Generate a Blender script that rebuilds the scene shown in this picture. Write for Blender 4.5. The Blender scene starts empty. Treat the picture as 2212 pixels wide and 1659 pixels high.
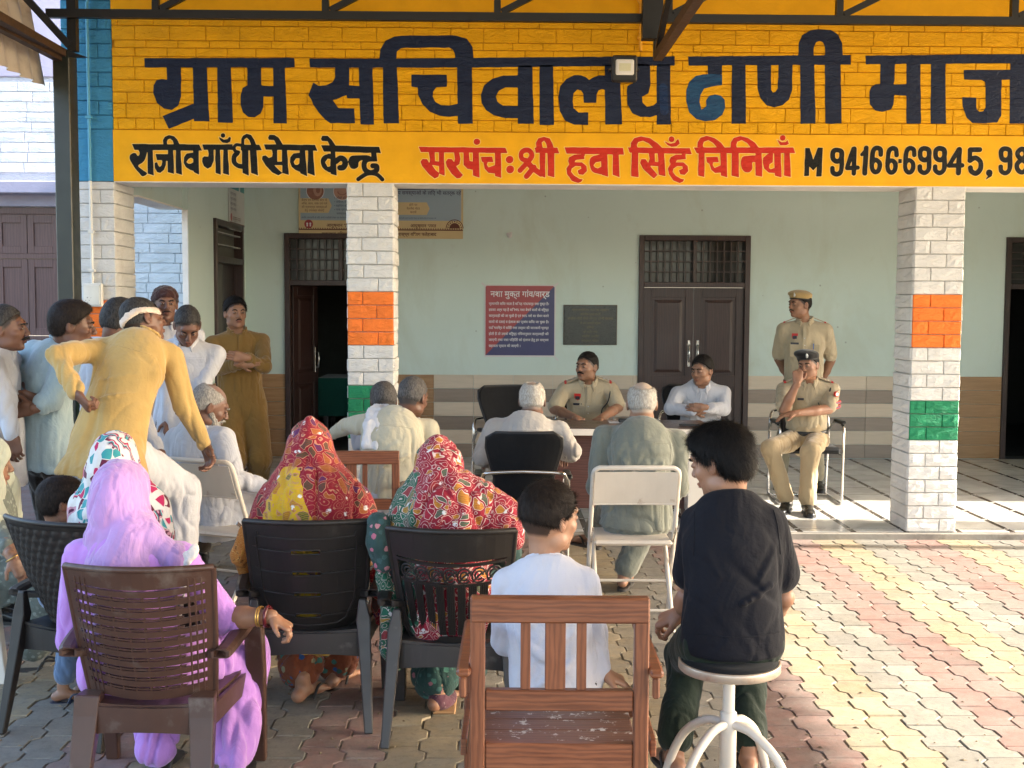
import bpy, math, random
import numpy as np
from mathutils import Vector, Matrix
from mathutils.geometry import tessellate_polygon
R = math.radians
random.seed(7)
scene = bpy.context.scene
C = scene.collection

# ------------------------------------------------------------------ camera
CAM_Z = 1.70
FPX = 2550.0
cam_rot = Matrix.Rotation(R(-0.85), 3, 'Z') @ Matrix.Rotation(R(90 - 4.03), 3, 'X') @ Matrix.Rotation(R(0.28), 3, 'Z')
cd = bpy.data.cameras.new('camera')
cam = bpy.data.objects.new('camera', cd)
C.objects.link(cam)
cam.matrix_world = Matrix.Translation((0, 0, CAM_Z)) @ cam_rot.to_4x4()
cd.sensor_width = 36.0
cd.lens = 36.0 * FPX / 2212.0
cd.clip_start = 0.05
cd.clip_end = 400
scene.camera = cam

# ------------------------------------------------------------------ light
SUN_EL, SUN_AZ = 27.0, 90.0            # sun stands to the right, level with the wall
world = bpy.data.worlds.new('World')
scene.world = world
world.use_nodes = True
wn = world.node_tree
bg = wn.nodes['Background']
sky = wn.nodes.new('ShaderNodeTexSky')
sky.sky_type = 'NISHITA'
sky.sun_disc = False
sky.sun_elevation = R(SUN_EL)
sky.sun_rotation = R(SUN_AZ)
sky.air_density = 1.0
sky.dust_density = 3.0
sky.ozone_density = 1.0
wn.links.new(sky.outputs[0], bg.inputs[0])
bg.inputs[1].default_value = 0.15
sd = bpy.data.lights.new('sun', 'SUN')
sd.energy = 2.8
sd.angle = R(0.6)
sd.color = (1.0, 0.92, 0.80)
sun = bpy.data.objects.new('sun', sd)
C.objects.link(sun)
sdir = Vector((math.cos(R(SUN_EL)), -0.02, math.sin(R(SUN_EL))))
sun.rotation_euler = sdir.to_track_quat('Z', 'Y').to_euler()
sun.location = (12, 0, 12)
vs = scene.view_settings
vs.view_transform = 'Standard'
vs.look = 'None'
vs.gamma = 1.0
vs.use_curve_mapping = False
vs.exposure = 3.0
scene.cycles.max_bounces = 8
scene.cycles.diffuse_bounces = 5
scene.cycles.use_denoising = True

# ------------------------------------------------------------------ photo -> place
def ray(px, py):
    v = Vector(((px - 1106.0) / FPX, -(py - 829.5) / FPX, -1.0))
    return cam_rot @ v
def AY(px, py, Y):
    d = ray(px, py); t = Y / d.y
    return Vector((d.x * t, Y, CAM_Z + d.z * t))
def AZ(px, py, Z):
    d = ray(px, py); t = (Z - CAM_Z) / d.z
    return Vector((d.x * t, d.y * t, Z))
def AX(px, py, X):
    d = ray(px, py); t = X / d.x
    return Vector((X, d.y * t, CAM_Z + d.z * t))

# ------------------------------------------------------------------ object helpers
def props(o, label=None, cat=None, group=None, kind=None):
    if label: o['label'] = label
    if cat: o['category'] = cat
    if group: o['group'] = group
    if kind: o['kind'] = kind
    return o
def thing(name, label, cat, loc=(0, 0, 0), rz=0.0, group=None, kind=None):
    o = bpy.data.objects.new(name, None)
    o.empty_display_size = 0.1
    C.objects.link(o)
    o.location = loc
    o.rotation_euler = (0, 0, rz)
    return props(o, label, cat, group, kind)
def link_mesh(name, me, parent=None, origin=None):
    o = bpy.data.objects.new(name, me)
    C.objects.link(o)
    if parent is not None: o.parent = parent
    return o
def copy_tree(o, parent=None, **kw):
    c = o.copy(); C.objects.link(c)
    if parent is not None: c.parent = parent
    for ch in list(o.children): copy_tree(ch, c)
    return c
def rotz(p, a):
    c, s = math.cos(a), math.sin(a)
    return (p[0] * c - p[1] * s, p[0] * s + p[1] * c, p[2])

class MB:
    """collects shapes and links them as ONE mesh"""
    def __init__(s): s.v = []; s.f = []; s.m = []; s.sm = []
    def add(s, v, f, m=0, smooth=False):
        k = len(s.v); s.v.extend([tuple(p) for p in v])
        for q in f: s.f.append(tuple(i + k for i in q)); s.m.append(m); s.sm.append(smooth)
        return s
    def box(s, x0, x1, y0, y1, z0, z1, m=0, T=None):
        v = [(x0,y0,z0),(x1,y0,z0),(x1,y1,z0),(x0,y1,z0),(x0,y0,z1),(x1,y0,z1),(x1,y1,z1),(x0,y1,z1)]
        if T is not None: v = [tuple(T @ Vector(p)) for p in v]
        return s.add(v, [(0,3,2,1),(4,5,6,7),(0,1,5,4),(1,2,6,5),(2,3,7,6),(3,0,4,7)], m)
    def bbox(s, x0, x1, y0, y1, z0, z1, b=0.004, m=0, T=None):
        """box with chamfered edges"""
        xs, ys, zs = (x0, x1), (y0, y1), (z0, z1)
        v = []; idx = {}
        for i in (0, 1):
            for j in (0, 1):
                for k in (0, 1):
                    sx, sy, sz = (b if i == 0 else -b), (b if j == 0 else -b), (b if k == 0 else -b)
                    for a, p in enumerate(((xs[i], ys[j]+sy, zs[k]+sz), (xs[i]+sx, ys[j], zs[k]+sz), (xs[i]+sx, ys[j]+sy, zs[k]))):
                        idx[i, j, k, a] = len(v); v.append(p)
        f = []
        I = lambda i, j, k, a: idx[i, j, k, a]
        for i in (0, 1): q = [I(i,0,0,0), I(i,1,0,0), I(i,1,1,0), I(i,0,1,0)]; f.append(q if i else q[::-1])
        for j in (0, 1): q = [I(0,j,0,1), I(0,j,1,1), I(1,j,1,1), I(1,j,0,1)]; f.append(q if j else q[::-1])
        for k in (0, 1): q = [I(0,0,k,2), I(1,0,k,2), I(1,1,k,2), I(0,1,k,2)]; f.append(q if k else q[::-1])
        for j in (0, 1):
            for k in (0, 1): f.append([I(0,j,k,1), I(1,j,k,1), I(1,j,k,2), I(0,j,k,2)])
        for i in (0, 1):
            for k in (0, 1): f.append([I(i,0,k,0), I(i,1,k,0), I(i,1,k,2), I(i,0,k,2)])
            for j in (0, 1): f.append([I(i,j,0,0), I(i,j,1,0), I(i,j,1,1), I(i,j,0,1)])
            for j in (0, 1):
                for k in (0, 1): f.append([I(i,j,k,0), I(i,j,k,1), I(i,j,k,2)])
        if T is not None: v = [tuple(T @ Vector(p)) for p in v]
        return s.add(v, f, m)
    def bar(s, a, b, w, h, m=0, up=(0, 0, 1)):
        a, b = Vector(a), Vector(b); d = (b - a).normalized(); u = Vector(up)
        x = d.cross(u)
        if x.length < 1e-4: x = d.cross(Vector((1, 0, 0)))
        x.normalize(); z = x.cross(d)
        v = []
        for p in (a, b):
            for i, j in ((-1,-1),(1,-1),(1,1),(-1,1)): v.append(tuple(p + x*(i*w/2) + z*(j*h/2)))
        return s.add(v, [(0,1,2,3),(7,6,5,4),(0,4,5,1),(1,5,6,2),(2,6,7,3),(3,7,4,0)], m)
    def tube(s, pts, r, n=10, m=0, smooth=True, cap=True, closed=False):
        pts = [Vector(p) for p in pts]; K = len(pts)
        rr = r if hasattr(r, '__len__') else [r] * K
        v = []; px = None
        for i, p in enumerate(pts):
            if closed: d = pts[(i+1) % K] - pts[i-1]
            else: d = pts[min(i+1, K-1)] - pts[max(i-1, 0)]
            d.normalize()
            if px is None:
                px = d.cross(Vector((0, 0, 1)))
                if px.length < 1e-3: px = d.cross(Vector((0, 1, 0)))
            px = (px - d * px.dot(d)).normalized(); py = d.cross(px)
            for k in range(n):
                a = 2*math.pi*k/n
                v.append(tuple(p + (px*math.cos(a) + py*math.sin(a)) * rr[i]))
        f = []
        for i in range(K if closed else K-1):
            i2 = (i+1) % K
            for k in range(n): f.append((i*n+k, i*n+(k+1) % n, i2*n+(k+1) % n, i2*n+k))
        s.add(v, f, m, smooth)
        if cap and not closed:
            s.add(v[:n], [tuple(range(n))[::-1]], m); s.add(v[-n:], [tuple(range(n))], m)
        return s
    def lathe(s, prof, n=24, m=0, c=(0, 0, 0), smooth=True, T=None):
        v = []
        for r, z in prof:
            for k in range(n):
                a = 2*math.pi*k/n; v.append((c[0]+r*math.cos(a), c[1]+r*math.sin(a), c[2]+z))
        if T is not None: v = [tuple(T @ Vector(p)) for p in v]
        f = []
        for i in range(len(prof)-1):
            for k in range(n): f.append((i*n+k, i*n+(k+1) % n, (i+1)*n+(k+1) % n, (i+1)*n+k))
        return s.add(v, f, m, smooth)
    def prism(s, poly, lo, hi, axis='y', m=0):
        """poly: 2D loop; extruded along axis"""
        n = len(poly)
        def P(a, b, t): return {'y': (a, t, b), 'z': (a, b, t), 'x': (t, a, b)}[axis]
        v = [P(a, b, lo) for a, b in poly] + [P(a, b, hi) for a, b in poly]
        f = []
        tri = tessellate_polygon([[Vector((a, b, 0)) for a, b in poly]])
        for t in tri: f.append(tuple(t)); f.append(tuple(i+n for i in t[::-1]))
        for i in range(n): f.append((i, (i+1) % n, n+(i+1) % n, n+i))
        return s.add(v, f, m)
    def grid(s, P, nu, nv, m=0, smooth=True, closed=False):
        """P(i,j)->point on an nu x nv sheet"""
        v = [tuple(P(i, j)) for i in range(nu) for j in range(nv)]
        f = [(i*nv+j, (i+1)*nv+j, (i+1)*nv+j+1, i*nv+j+1) for i in range(nu-1) for j in range(nv-1)]
        if closed: f += [(i*nv+nv-1, (i+1)*nv+nv-1, (i+1)*nv, i*nv) for i in range(nu-1)]
        return s.add(v, f, m, smooth)
    def mesh(s, name):
        me = bpy.data.meshes.new(name)
        me.from_pydata(s.v, [], s.f)
        me.polygons.foreach_set('material_index', s.m)
        me.polygons.foreach_set('use_smooth', s.sm)
        me.update()
        return me
    def build(s, name, mat, parent=None, fix=True, solid=0, sub=0, bev=0, **kw):
        if fix:
            import bmesh
            me = s.mesh(name); bm = bmesh.new(); bm.from_mesh(me)
            bmesh.ops.recalc_face_normals(bm, faces=bm.faces); bm.to_mesh(me); bm.free()
        else: me = s.mesh(name)
        for x in (mat if isinstance(mat, (list, tuple)) else [mat]): me.materials.append(x)
        o = link_mesh(name, me, parent)
        if bev:
            md = o.modifiers.new('b', 'BEVEL'); md.width = bev; md.segments = 2; md.limit_method = 'ANGLE'; md.angle_limit = R(40)
        if solid:
            md = o.modifiers.new('s', 'SOLIDIFY'); md.thickness = solid; md.offset = 0
        if sub:
            md = o.modifiers.new('u', 'SUBSURF'); md.levels = sub; md.render_levels = sub
        return props(o, **kw)

def spline(pts, n=6, closed=False):
    """Catmull-Rom through points of any dimension"""
    P = [np.array(p, float) for p in pts]; K = len(P); out = []
    rng = range(K) if closed else range(K-1)
    for i in rng:
        p0 = P[(i-1) % K] if (closed or i > 0) else P[0]
        p1 = P[i]; p2 = P[(i+1) % K]
        p3 = P[(i+2) % K] if (closed or i+2 < K) else P[-1]
        for k in range(n):
            t = k/n
            out.append(0.5*((2*p1) + (-p0+p2)*t + (2*p0-5*p1+4*p2-p3)*t*t + (-p0+3*p1-3*p2+p3)*t**3))
    if not closed: out.append(P[-1])
    return out

# ------------------------------------------------------------------ numpy noise
_rs = np.random.RandomState(3)
_perm = _rs.permutation(256); _perm = np.concatenate([_perm, _perm])
_val = _rs.rand(256) * 2 - 1
def vnoise(p):
    """value noise in [-1,1], p: (N,3)"""
    p = np.asarray(p, float); i = np.floor(p).astype(int); f = p - i
    f = f*f*f*(f*(f*6-15)+10); i &= 255
    def h(x, y, z): return _val[_perm[_perm[_perm[x & 255] + (y & 255)] + (z & 255)]]
    x, y, z = i.T; u, v, w = f.T
    l = lambda a, b, t: a + (b-a)*t
    return l(l(l(h(x,y,z), h(x+1,y,z), u), l(h(x,y+1,z), h(x+1,y+1,z), u), v),
             l(l(h(x,y,z+1), h(x+1,y,z+1), u), l(h(x,y+1,z+1), h(x+1,y+1,z+1), u), v), w)
def fbm(p, o=3):
    a = 1; s = 0; q = np.array(p, float)
    for k in range(o): s = s + a*vnoise(q + 17.3*k); q = q*2.03; a *= .5
    return s
# ------------------------------------------------------------------ materials
class NT:
    def __init__(s, name):
        s.mat = bpy.data.materials.new(name); s.mat.use_nodes = True
        s.t = s.mat.node_tree; s.b = s.t.nodes['Principled BSDF']
    def n(s, kind, **kw):
        x = s.t.nodes.new('ShaderNode' + kind)
        for k, v in kw.items(): setattr(x, k, v)
        return x
    def l(s, a, b): s.t.links.new(a, b)
    def val(s, inp, v):
        if hasattr(v, 'links') or isinstance(v, bpy.types.NodeSocket): s.l(v, inp)
        else: inp.default_value = v
    def coord(s, kind='Object', scale=(1, 1, 1), rot=(0, 0, 0)):
        if kind == 'pos': src = s.n('NewGeometry').outputs['Position']
        else: src = s.n('TexCoord').outputs[kind]
        m = s.n('Mapping'); m.inputs['Scale'].default_value = scale; m.inputs['Rotation'].default_value = rot
        s.l(src, m.inputs[0]); return m.outputs[0]
    def noise(s, co, scale, detail=4, rough=.55, dist=0):
        x = s.n('TexNoise'); s.l(co, x.inputs['Vector']); x.inputs['Scale'].default_value = scale
        x.inputs['Detail'].default_value = detail; x.inputs['Roughness'].default_value = rough; x.inputs['Distortion'].default_value = dist
        return x.outputs['Fac']
    def vor(s, co, scale, feature='F1', out='Distance', rnd=1):
        x = s.n('TexVoronoi', feature=feature); s.l(co, x.inputs['Vector']); x.inputs['Scale'].default_value = scale
        x.inputs['Randomness'].default_value = rnd
        return x.outputs[out]
    def wave(s, co, scale, dist=2, detail=2, dscale=1, typ='BANDS', dirn='X'):
        x = s.n('TexWave', wave_type=typ)
        if typ == 'BANDS': x.bands_direction = dirn
        s.l(co, x.inputs['Vector']); x.inputs['Scale'].default_value = scale; x.inputs['Distortion'].default_value = dist
        x.inputs['Detail'].default_value = detail; x.inputs['Detail Scale'].default_value = dscale
        return x.outputs['Fac']
    def ramp(s, fac, stops, interp='LINEAR'):
        x = s.n('ValToRGB'); x.color_ramp.interpolation = interp; e = x.color_ramp.elements
        while len(e) > 1: e.remove(e[-1])
        e[0].position = stops[0][0]; e[0].color = c4(stops[0][1])
        for p, c in stops[1:]: q = e.new(p); q.color = c4(c)
        s.l(fac, x.inputs[0]); return x.outputs[0]
    def mix(s, fac, a, b, mode='MIX'):
        x = s.n('Mix', data_type='RGBA', blend_type=mode)
        s.val(x.inputs[0], fac)
        for i, v in ((6, a), (7, b)):
            if isinstance(v, bpy.types.NodeSocket): s.l(v, x.inputs[i])
            else: x.inputs[i].default_value = c4(v)
        return x.outputs[2]
    def math(s, op, a, b=0.0, c=None):
        x = s.n('Math', operation=op); s.val(x.inputs[0], a); s.val(x.inputs[1], b)
        if c is not None: s.val(x.inputs[2], c)
        return x.outputs[0]
    def bump(s, h, strength=.3, dist=.01, prev=None):
        x = s.n('Bump'); s.l(h, x.inputs['Height']); x.inputs['Strength'].default_value = strength; x.inputs['Distance'].default_value = dist
        if prev is not None: s.l(prev, x.inputs['Normal'])
        return x.outputs[0]
    def done(s, col, rough=.6, normal=None, metal=0, spec=.5, coat=0, sheen=0, trans=0):
        b = s.b.inputs
        if isinstance(col, bpy.types.NodeSocket): s.l(col, b['Base Color'])
        else: b['Base Color'].default_value = c4(col)
        s.val(b['Roughness'], rough); b['Metallic'].default_value = metal; b['Specular IOR Level'].default_value = spec
        b['Coat Weight'].default_value = coat; b['Sheen Weight'].default_value = sheen
        if trans: b['Transmission Weight'].default_value = trans
        if normal is not None: s.l(normal, b['Normal'])
        return s.mat
def c4(c): return (c[0], c[1], c[2], 1) if len(c) == 3 else tuple(c)
def rgb(h):
    """sRGB hex -> linear"""
    o = []
    for i in (0, 2, 4):
        v = int(h[i:i+2], 16)/255; o.append(v/12.92 if v <= .04045 else ((v+.055)/1.055)**2.4)
    return tuple(o)
def mul(c, k): return tuple(min(1, x*k) for x in c)
_cache = {}
def basic(name, col, rough=.6, var=.12, vs=6, bump=.15, bs=80, bd=.004, metal=0, spec=.5, coat=0, sheen=0, co='Object', rnd=0, dirt=None, dirt_s=3, dirt_lo=.5):
    if name in _cache: return _cache[name]
    t = NT(name); c = t.coord(co)
    f = t.noise(c, vs, 5)
    colr = t.ramp(f, [(.25, mul(col, 1-var)), (.75, mul(col, 1+var))])
    if rnd:
        oi = t.n('ObjectInfo').outputs['Random']
        colr = t.mix(1.0, colr, t.ramp(oi, [(0, (1-rnd,)*3), (1, (1,)*3)]), 'MULTIPLY')
    if dirt is not None:
        g = t.ramp(t.noise(c, dirt_s, 6, .65), [(dirt_lo, (0,)*3), (dirt_lo+.18, (1,)*3)])
        colr = t.mix(g, colr, dirt)
    rr = t.math('MULTIPLY_ADD', t.noise(c, vs*3, 3), .25, rough-.12)
    nb = t.bump(t.noise(c, bs, 4), bump, bd) if bump else None
    _cache[name] = t.done(colr, rr, nb, metal, spec, coat, sheen)
    return _cache[name]

def cloth(name, col, weave=700, var=.08, sheen=.25, dirty=.0, rough=.85, crumple=.35, cs=9):
    if name in _cache: return _cache[name]
    t = NT(name); c = t.coord('Object')
    f = t.noise(c, 7, 5, .6)
    colr = t.ramp(f, [(.3, mul(col, 1-var)), (.7, mul(col, 1+var*.6))])
    fine = t.noise(t.coord('Object', (1, 1, 3)), weave, 2)
    colr = t.mix(.12, colr, t.ramp(fine, [(.3, mul(col, .6)), (.7, mul(col, 1.3))]))
    if dirty:
        colr = t.mix(t.ramp(t.noise(c, 4, 5, .7), [(.5, (0,)*3), (.75, (dirty,)*3)]), colr, mul(col, .55))
    n1 = t.bump(t.noise(t.coord('Object', (1, 1, .55)), cs, 3, .5, .8), crumple, .05)
    n2 = t.bump(t.noise(c, 45, 4, .6, .5), .25, .01, n1)
    n3 = t.bump(fine, .08, .002, n2)
    _cache[name] = t.done(colr, rough, n3, sheen=sheen, spec=.2)
    return _cache[name]

# --- masonry
def masonry(name, col, co='pos', var=.1, dirt=(.30, .26, .2), dlo=.6, rough=.75, bump=.95, spec=.2):
    if name in _cache: return _cache[name]
    t = NT(name); c = t.coord(co)
    f = t.noise(c, 5, 6, .6)
    colr = t.ramp(f, [(.3, mul(col, 1-var)), (.7, mul(col, 1+var*.5))])
    g = t.ramp(t.noise(t.coord(co, (1, 1, .5)), 2.6, 7, .7), [(dlo, (0,)*3), (dlo+.2, (.55,)*3)])
    colr = t.mix(g, colr, dirt)
    cr = t.noise(t.coord(co, (1, 1, 2.2)), 13, 5, .62, 1.4)
    n1 = t.bump(cr, bump, .02)
    n2 = t.bump(t.noise(c, 110, 4, .7), .25, .004, n1)
    _cache[name] = t.done(colr, rough, n2, spec=spec)
    return _cache[name]
m_stone_white = masonry('stone_white_paint', (.64, .625, .59), dlo=.58, dirt=(.48, .42, .35), bump=.65)
m_stone_orange = masonry('stone_orange_paint', (.86, .20, .035), dlo=.7, dirt=(.5, .3, .2))
m_stone_green = masonry('stone_green_paint', (.02, .22, .10), dlo=.72, dirt=(.2, .3, .1))
m_stone_yellow = masonry('stone_yellow_paint', (.82, .40, .004), dlo=.62, dirt=(.5, .22, .01), rough=.6)
m_stone_blue = masonry('stone_blue_paint', (.055, .25, .42), dlo=.66, dirt=(.05, .15, .25))
m_joint_yellow = masonry('joint_yellow', (.58, .25, .012), dlo=.6, dirt=(.40, .17, .01))
m_joint_white = masonry('joint_grey', (.36, .34, .32), dlo=.6, dirt=(.2, .18, .16))
m_joint_blue = masonry('joint_blue', (.035, .16, .28))
m_yellow_plaster = masonry('yellow_plaster', (.82, .40, .004), dlo=.66, dirt=(.6, .27, .01), rough=.5, bump=.18)
m_white_plaster = masonry('white_plaster', (.80, .77, .72), dlo=.6, dirt=(.5, .4, .3), bump=.15)
m_far_stone = masonry('far_stone_white', (.60, .63, .65), dlo=.7, dirt=(.6, .6, .6))
m_far_joint = masonry('far_joint', (.42, .44, .48))
m_lavender = masonry('lavender_plaster', (.34, .33, .42), dlo=.6, dirt=(.5, .48, .5), bump=.2)
def paint_letters(name, col, col2, amt=.5):
    t = NT(name); c = t.coord('pos')
    st = t.noise(t.coord('pos', (1, 1, 6)), 6, 5, .6, .6)
    colr = t.ramp(st, [(.3, col), (.75, col2)])
    cr = t.noise(t.coord('pos', (1, 1, 2.2)), 13, 5, .62, 1.4)
    return t.done(colr, t.math('MULTIPLY_ADD', st, .3, .35), t.bump(cr, .7, .02), spec=.2)
m_letter_navy = paint_letters('letter_navy', (.008, .013, .036), (.016, .027, .060))
m_letter_blue = paint_letters('letter_blue', (.010, .040, .11), (.02, .095, .20))
m_letter_black = paint_letters('letter_black', (.004, .0045, .004), (.010, .010, .008))
m_letter_red = paint_letters('letter_red', (.50, .022, .010), (.60, .035, .014))
m_joint_navy = basic('joint_navy', (.006, .009, .018), .7)

def aqua():
    t = NT('aqua_plaster'); c = t.coord('pos')
    f = t.noise(c, .9, 5, .6)
    colr = t.ramp(f, [(.3, (.545, .65, .60)), (.7, (.60, .70, .65))])
    g = t.ramp(t.noise(c, 3.1, 8, .75), [(.62, (0,)*3), (.72, (.35,)*3)])
    colr = t.mix(g, colr, (.46, .50, .43)); g2 = t.ramp(t.noise(t.coord('pos', (1.5, 1, .6)), 1.1, 6, .7, .5), [(.48, (0,)*3), (.66, (.38,)*3)]); colr = t.mix(g2, colr, (.47, .52, .42))
    sp = t.ramp(t.vor(c, 4.3), [(.03, (1,)*3), (.05, (0,)*3)])
    colr = t.mix(t.math('MULTIPLY', sp, .55), colr, (.18, .2, .17))
    n = t.bump(t.noise(c, 6, 5, .6), .12, .02)
    n = t.bump(t.noise(c, 160, 3), .12, .002, n)
    return t.done(colr, .62, n, spec=.3)
m_aqua = aqua()
def wood(name, a, b, scale=1.0, dirn='X', rough=.45, stretch=(1, 1, .12), co='Object', ring=5, worn=None, coat=0.1):
    t = NT(name); c = t.coord(co, stretch)
    w = t.wave(c, ring*scale*3.2, 7, 4, 2.2, 'BANDS', dirn)
    f = t.noise(t.coord(co, tuple(x*1.0 for x in stretch)), 60*scale, 5, .6, .4)
    m = t.math('MULTIPLY_ADD', w, .38, t.math('MULTIPLY', f, .75))
    colr = t.ramp(m, [(.2, a), (.8, b)])
    oi = t.n('ObjectInfo').outputs['Random']
    colr = t.mix(1, colr, t.ramp(oi, [(0, (.82,)*3), (1, (1,)*3)]), 'MULTIPLY')
    if worn is not None:
        g = t.ramp(t.noise(t.coord(co), 28, 6, .7), [(.57, (0,)*3), (.62, (1,)*3)])
        colr = t.mix(t.math('MULTIPLY', g, .8), colr, worn)
    return t.done(colr, t.math('MULTIPLY_ADD', f, .3, rough-.15), t.bump(m, .12, .003), coat=coat)
m_door = wood('door_dark_wood', (.024, .0105, .009), (.048, .022, .018), .8, rough=.42)
m_door_left = wood('shutter_brown_wood', (.085, .042, .036), (.13, .068, .058), .8, rough=.6)
m_teak = wood('teak_varnished', (.10, .030, .013), (.21, .070, .028), 1.3, rough=.42, coat=.2)
m_teak_h = wood('teak_varnished_across', (.10, .030, .013), (.21, .070, .028), 1.3, 'Z', .42, (.12, 1, 1), coat=.2)
m_teak_seat = wood('teak_seat_worn', (.085, .035, .02), (.16, .065, .04), 1.1, 'Y', .5, (.12, 1, 1), worn=(.5, .46, .42))
m_table_top = wood('table_top_laminate', (.035, .018, .013), (.085, .045, .03), 1.0, 'Y', .3, (.1, 1, 1))
m_table_front = wood('table_front_laminate', (.07, .022, .018), (.13, .05, .038), 1.0, 'Z', .4, (.1, 1, 1))
def tilem(name, a, b, sc=(1, 1, 1), ns=7, rough=.28, rnd=.12, dirn='X'):
    t = NT(name); c = t.coord('pos', sc)
    f = t.noise(c, ns, 5, .6, .8)
    colr = t.ramp(f, [(.3, a), (.7, b)])
    oi = t.n('ObjectInfo').outputs['Random']
    colr = t.mix(1, colr, t.ramp(oi, [(0, (1-rnd,)*3), (1, (1,)*3)]), 'MULTIPLY')
    return t.done(colr, t.math('MULTIPLY_ADD', f, .12, rough), t.bump(f, .03, .003), spec=.5)
m_tile_cream = tilem('wall_tile_cream', (.58, .48, .36), (.66, .55, .42), (.4, 1, 4))
m_tile_brown = tilem('wall_tile_brown', (.25, .195, .15), (.31, .24, .185), (.4, 1, 4))
m_tile_wood = tilem('wall_tile_wood', (.30, .16, .065), (.43, .25, .12), (.7, 1, 9), 5)
m_floor_tile = tilem('marble_tile', (.50, .49, .46), (.68, .67, .63), (1, 1, 1), 3, .16, .14)
m_floor_dark = tilem('dark_inlay_tile', (.045, .035, .03), (.10, .075, .06), (1, 1, 1), 9, .2, .1)
m_floor_white = tilem('white_inlay_tile', (.6, .58, .55), (.7, .68, .65), (1, 1, 1), 9, .2, .1)
m_grout = basic('grout', (.16, .14, .12), .8)
m_cement = basic('cement_kerb', (.21, .19, .16), .85, .25, 4, .5, 60, .006, co='pos', dirt=(.12, .1, .08), dirt_s=5)
def paver(name, base, worn, wear=.5):
    t = NT(name); c = t.coord('pos')
    f = t.noise(c, 9, 5, .65)
    colr = t.ramp(f, [(.3, mul(base, .72)), (.7, mul(base, 1.12))])
    oi = t.n('ObjectInfo').outputs['Random']
    g = t.ramp(t.noise(c, 3.2, 8, .72), [(wear-.08, (0,)*3), (wear+.16, (1,)*3)])
    colr = t.mix(t.math('MULTIPLY', g, .8), colr, worn)
    d = t.ramp(t.noise(c, 34, 6, .75), [(.50, (0,)*3), (.72, (.6,)*3)])
    colr = t.mix(d, colr, mul(worn, .5))
    sp = t.ramp(t.noise(c, 16, 5, .7), [(.64, (0,)*3), (.70, (.5,)*3)])
    colr = t.mix(sp, colr, (.42, .40, .35))
    colr = t.mix(1, colr, t.ramp(oi, [(0, (.74,)*3), (1, (1.0,)*3)]), 'MULTIPLY')
    n = t.bump(t.noise(c, 160, 5, .8), .45, .004)
    n = t.bump(t.noise(c, 22, 4), .25, .008, n)
    return t.done(colr, .82, n, spec=.25)
m_pav_red = paver('paver_red', (.26, .155, .13), (.24, .205, .18), .47)
m_pav_yellow = paver('paver_yellow', (.345, .27, .165), (.275, .245, .19), .46)
m_pav_grey = paver('paver_grey', (.275, .25, .205), (.225, .213, .187), .47)
m_sand = basic('joint_sand', (.20, .17, .125), .95, .3, 20, .5, 200, .004, co='pos')
m_steel_black = basic('black_steel_paint', (.005, .005, .005), .45, .3, 9, .1, 60, .002)
m_steel_green = basic('dark_green_steel_paint', (.009, .012, .007), .38, .3, 5, .1, 60, .002, dirt=(.02, .022, .015), dirt_s=6, dirt_lo=.6)
m_steel_brown = basic('rusty_steel', (.045, .021, .010), .6, .4, 14, .3, 80, .003)
m_sheet = basic('corrugated_sheet', (.46, .41, .35), .5, .14, 2, .08, 40, .003, metal=.15, dirt=(.25, .2, .15), dirt_s=2)
m_chrome = basic('chrome', (.62, .60, .57), .22, .05, 10, 0, metal=1)
m_black_cloth = basic('black_seat_fabric', (.006, .0065, .008), .9, .2, 10, .2, 400, .002, sheen=.05, spec=.25)
m_black_plastic = basic('black_plastic', (.012, .012, .013), .4)
m_white_enamel = basic('white_enamel_chipped', (.56, .50, .42), .42, .08, 6, .12, 60, .003, dirt=(.28, .17, .10), dirt_s=13, dirt_lo=.62)
m_white_plastic = basic('white_plastic', (.66, .60, .52), .4, .06, 5, .05, dirt=(.45, .38, .3), dirt_s=4, dirt_lo=.6)
m_pl_brown = basic('brown_plastic', (.062, .030, .021), .38, .18, 5, .12, 120, .002, dirt=(.12, .095, .08), dirt_s=7, dirt_lo=.58, spec=.4)
m_pl_char = basic('charcoal_plastic', (.021, .0175, .0155), .44, .15, 5, .1, 120, .002, dirt=(.045, .04, .035), dirt_s=7, dirt_lo=.62, spec=.35)
m_pl_legs = basic('grey_brown_plastic', (.046, .040, .037), .42, .18, 5, .1, 120, .002, dirt=(.15, .14, .12), dirt_s=8, dirt_lo=.6)
m_pipe = basic('conduit_pipe', (.62, .61, .56), .4, .05)
m_pipe_blue = basic('conduit_pipe_blue', (.07, .30, .44), .45, .1)
m_pipe_yellow = basic('conduit_pipe_yellow', (.78, .36, .015), .45, .1)
m_switch = basic('switchboard_white', (.66, .64, .58), .4, .05)
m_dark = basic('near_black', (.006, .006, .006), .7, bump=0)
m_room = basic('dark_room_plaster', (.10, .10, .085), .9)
m_green_cloth = cloth('green_table_cloth', (.005, .06, .045))
m_glass_dark = basic('dark_glass', (.02, .018, .016), .12, bump=0)
m_lamp_glass = basic('lamp_glass', (.75, .73, .68), .15, .03, bump=0)
m_led = basic('led_panel', (.62, .60, .40), .35, .1, 200)
m_paper = basic('white_paper', (.62, .60, .60), .7, .04)
# ------------------------------------------------------------------ place dimensions
YF, YP, YB = 8.38, 8.74, 12.40        # facade front, facade back, veranda back wall
ZF, ZBEAM, ZC = 0.05, 2.52, 3.05      # veranda floor, beam soffit, ceiling
XL = -2.60                            # left veranda wall
def S(name, mb, mat, parent=None, **kw):
    return mb.build(name, mat, parent, kind='structure' if parent is None else None, **kw)

# ground far around
S('ground', MB().box(-60, 60, -40, 90, -0.3, -0.06), basic('dusty_ground', (.30, .25, .18), .95, .2, .5, .4, 30, .02, co='pos'))

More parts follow.
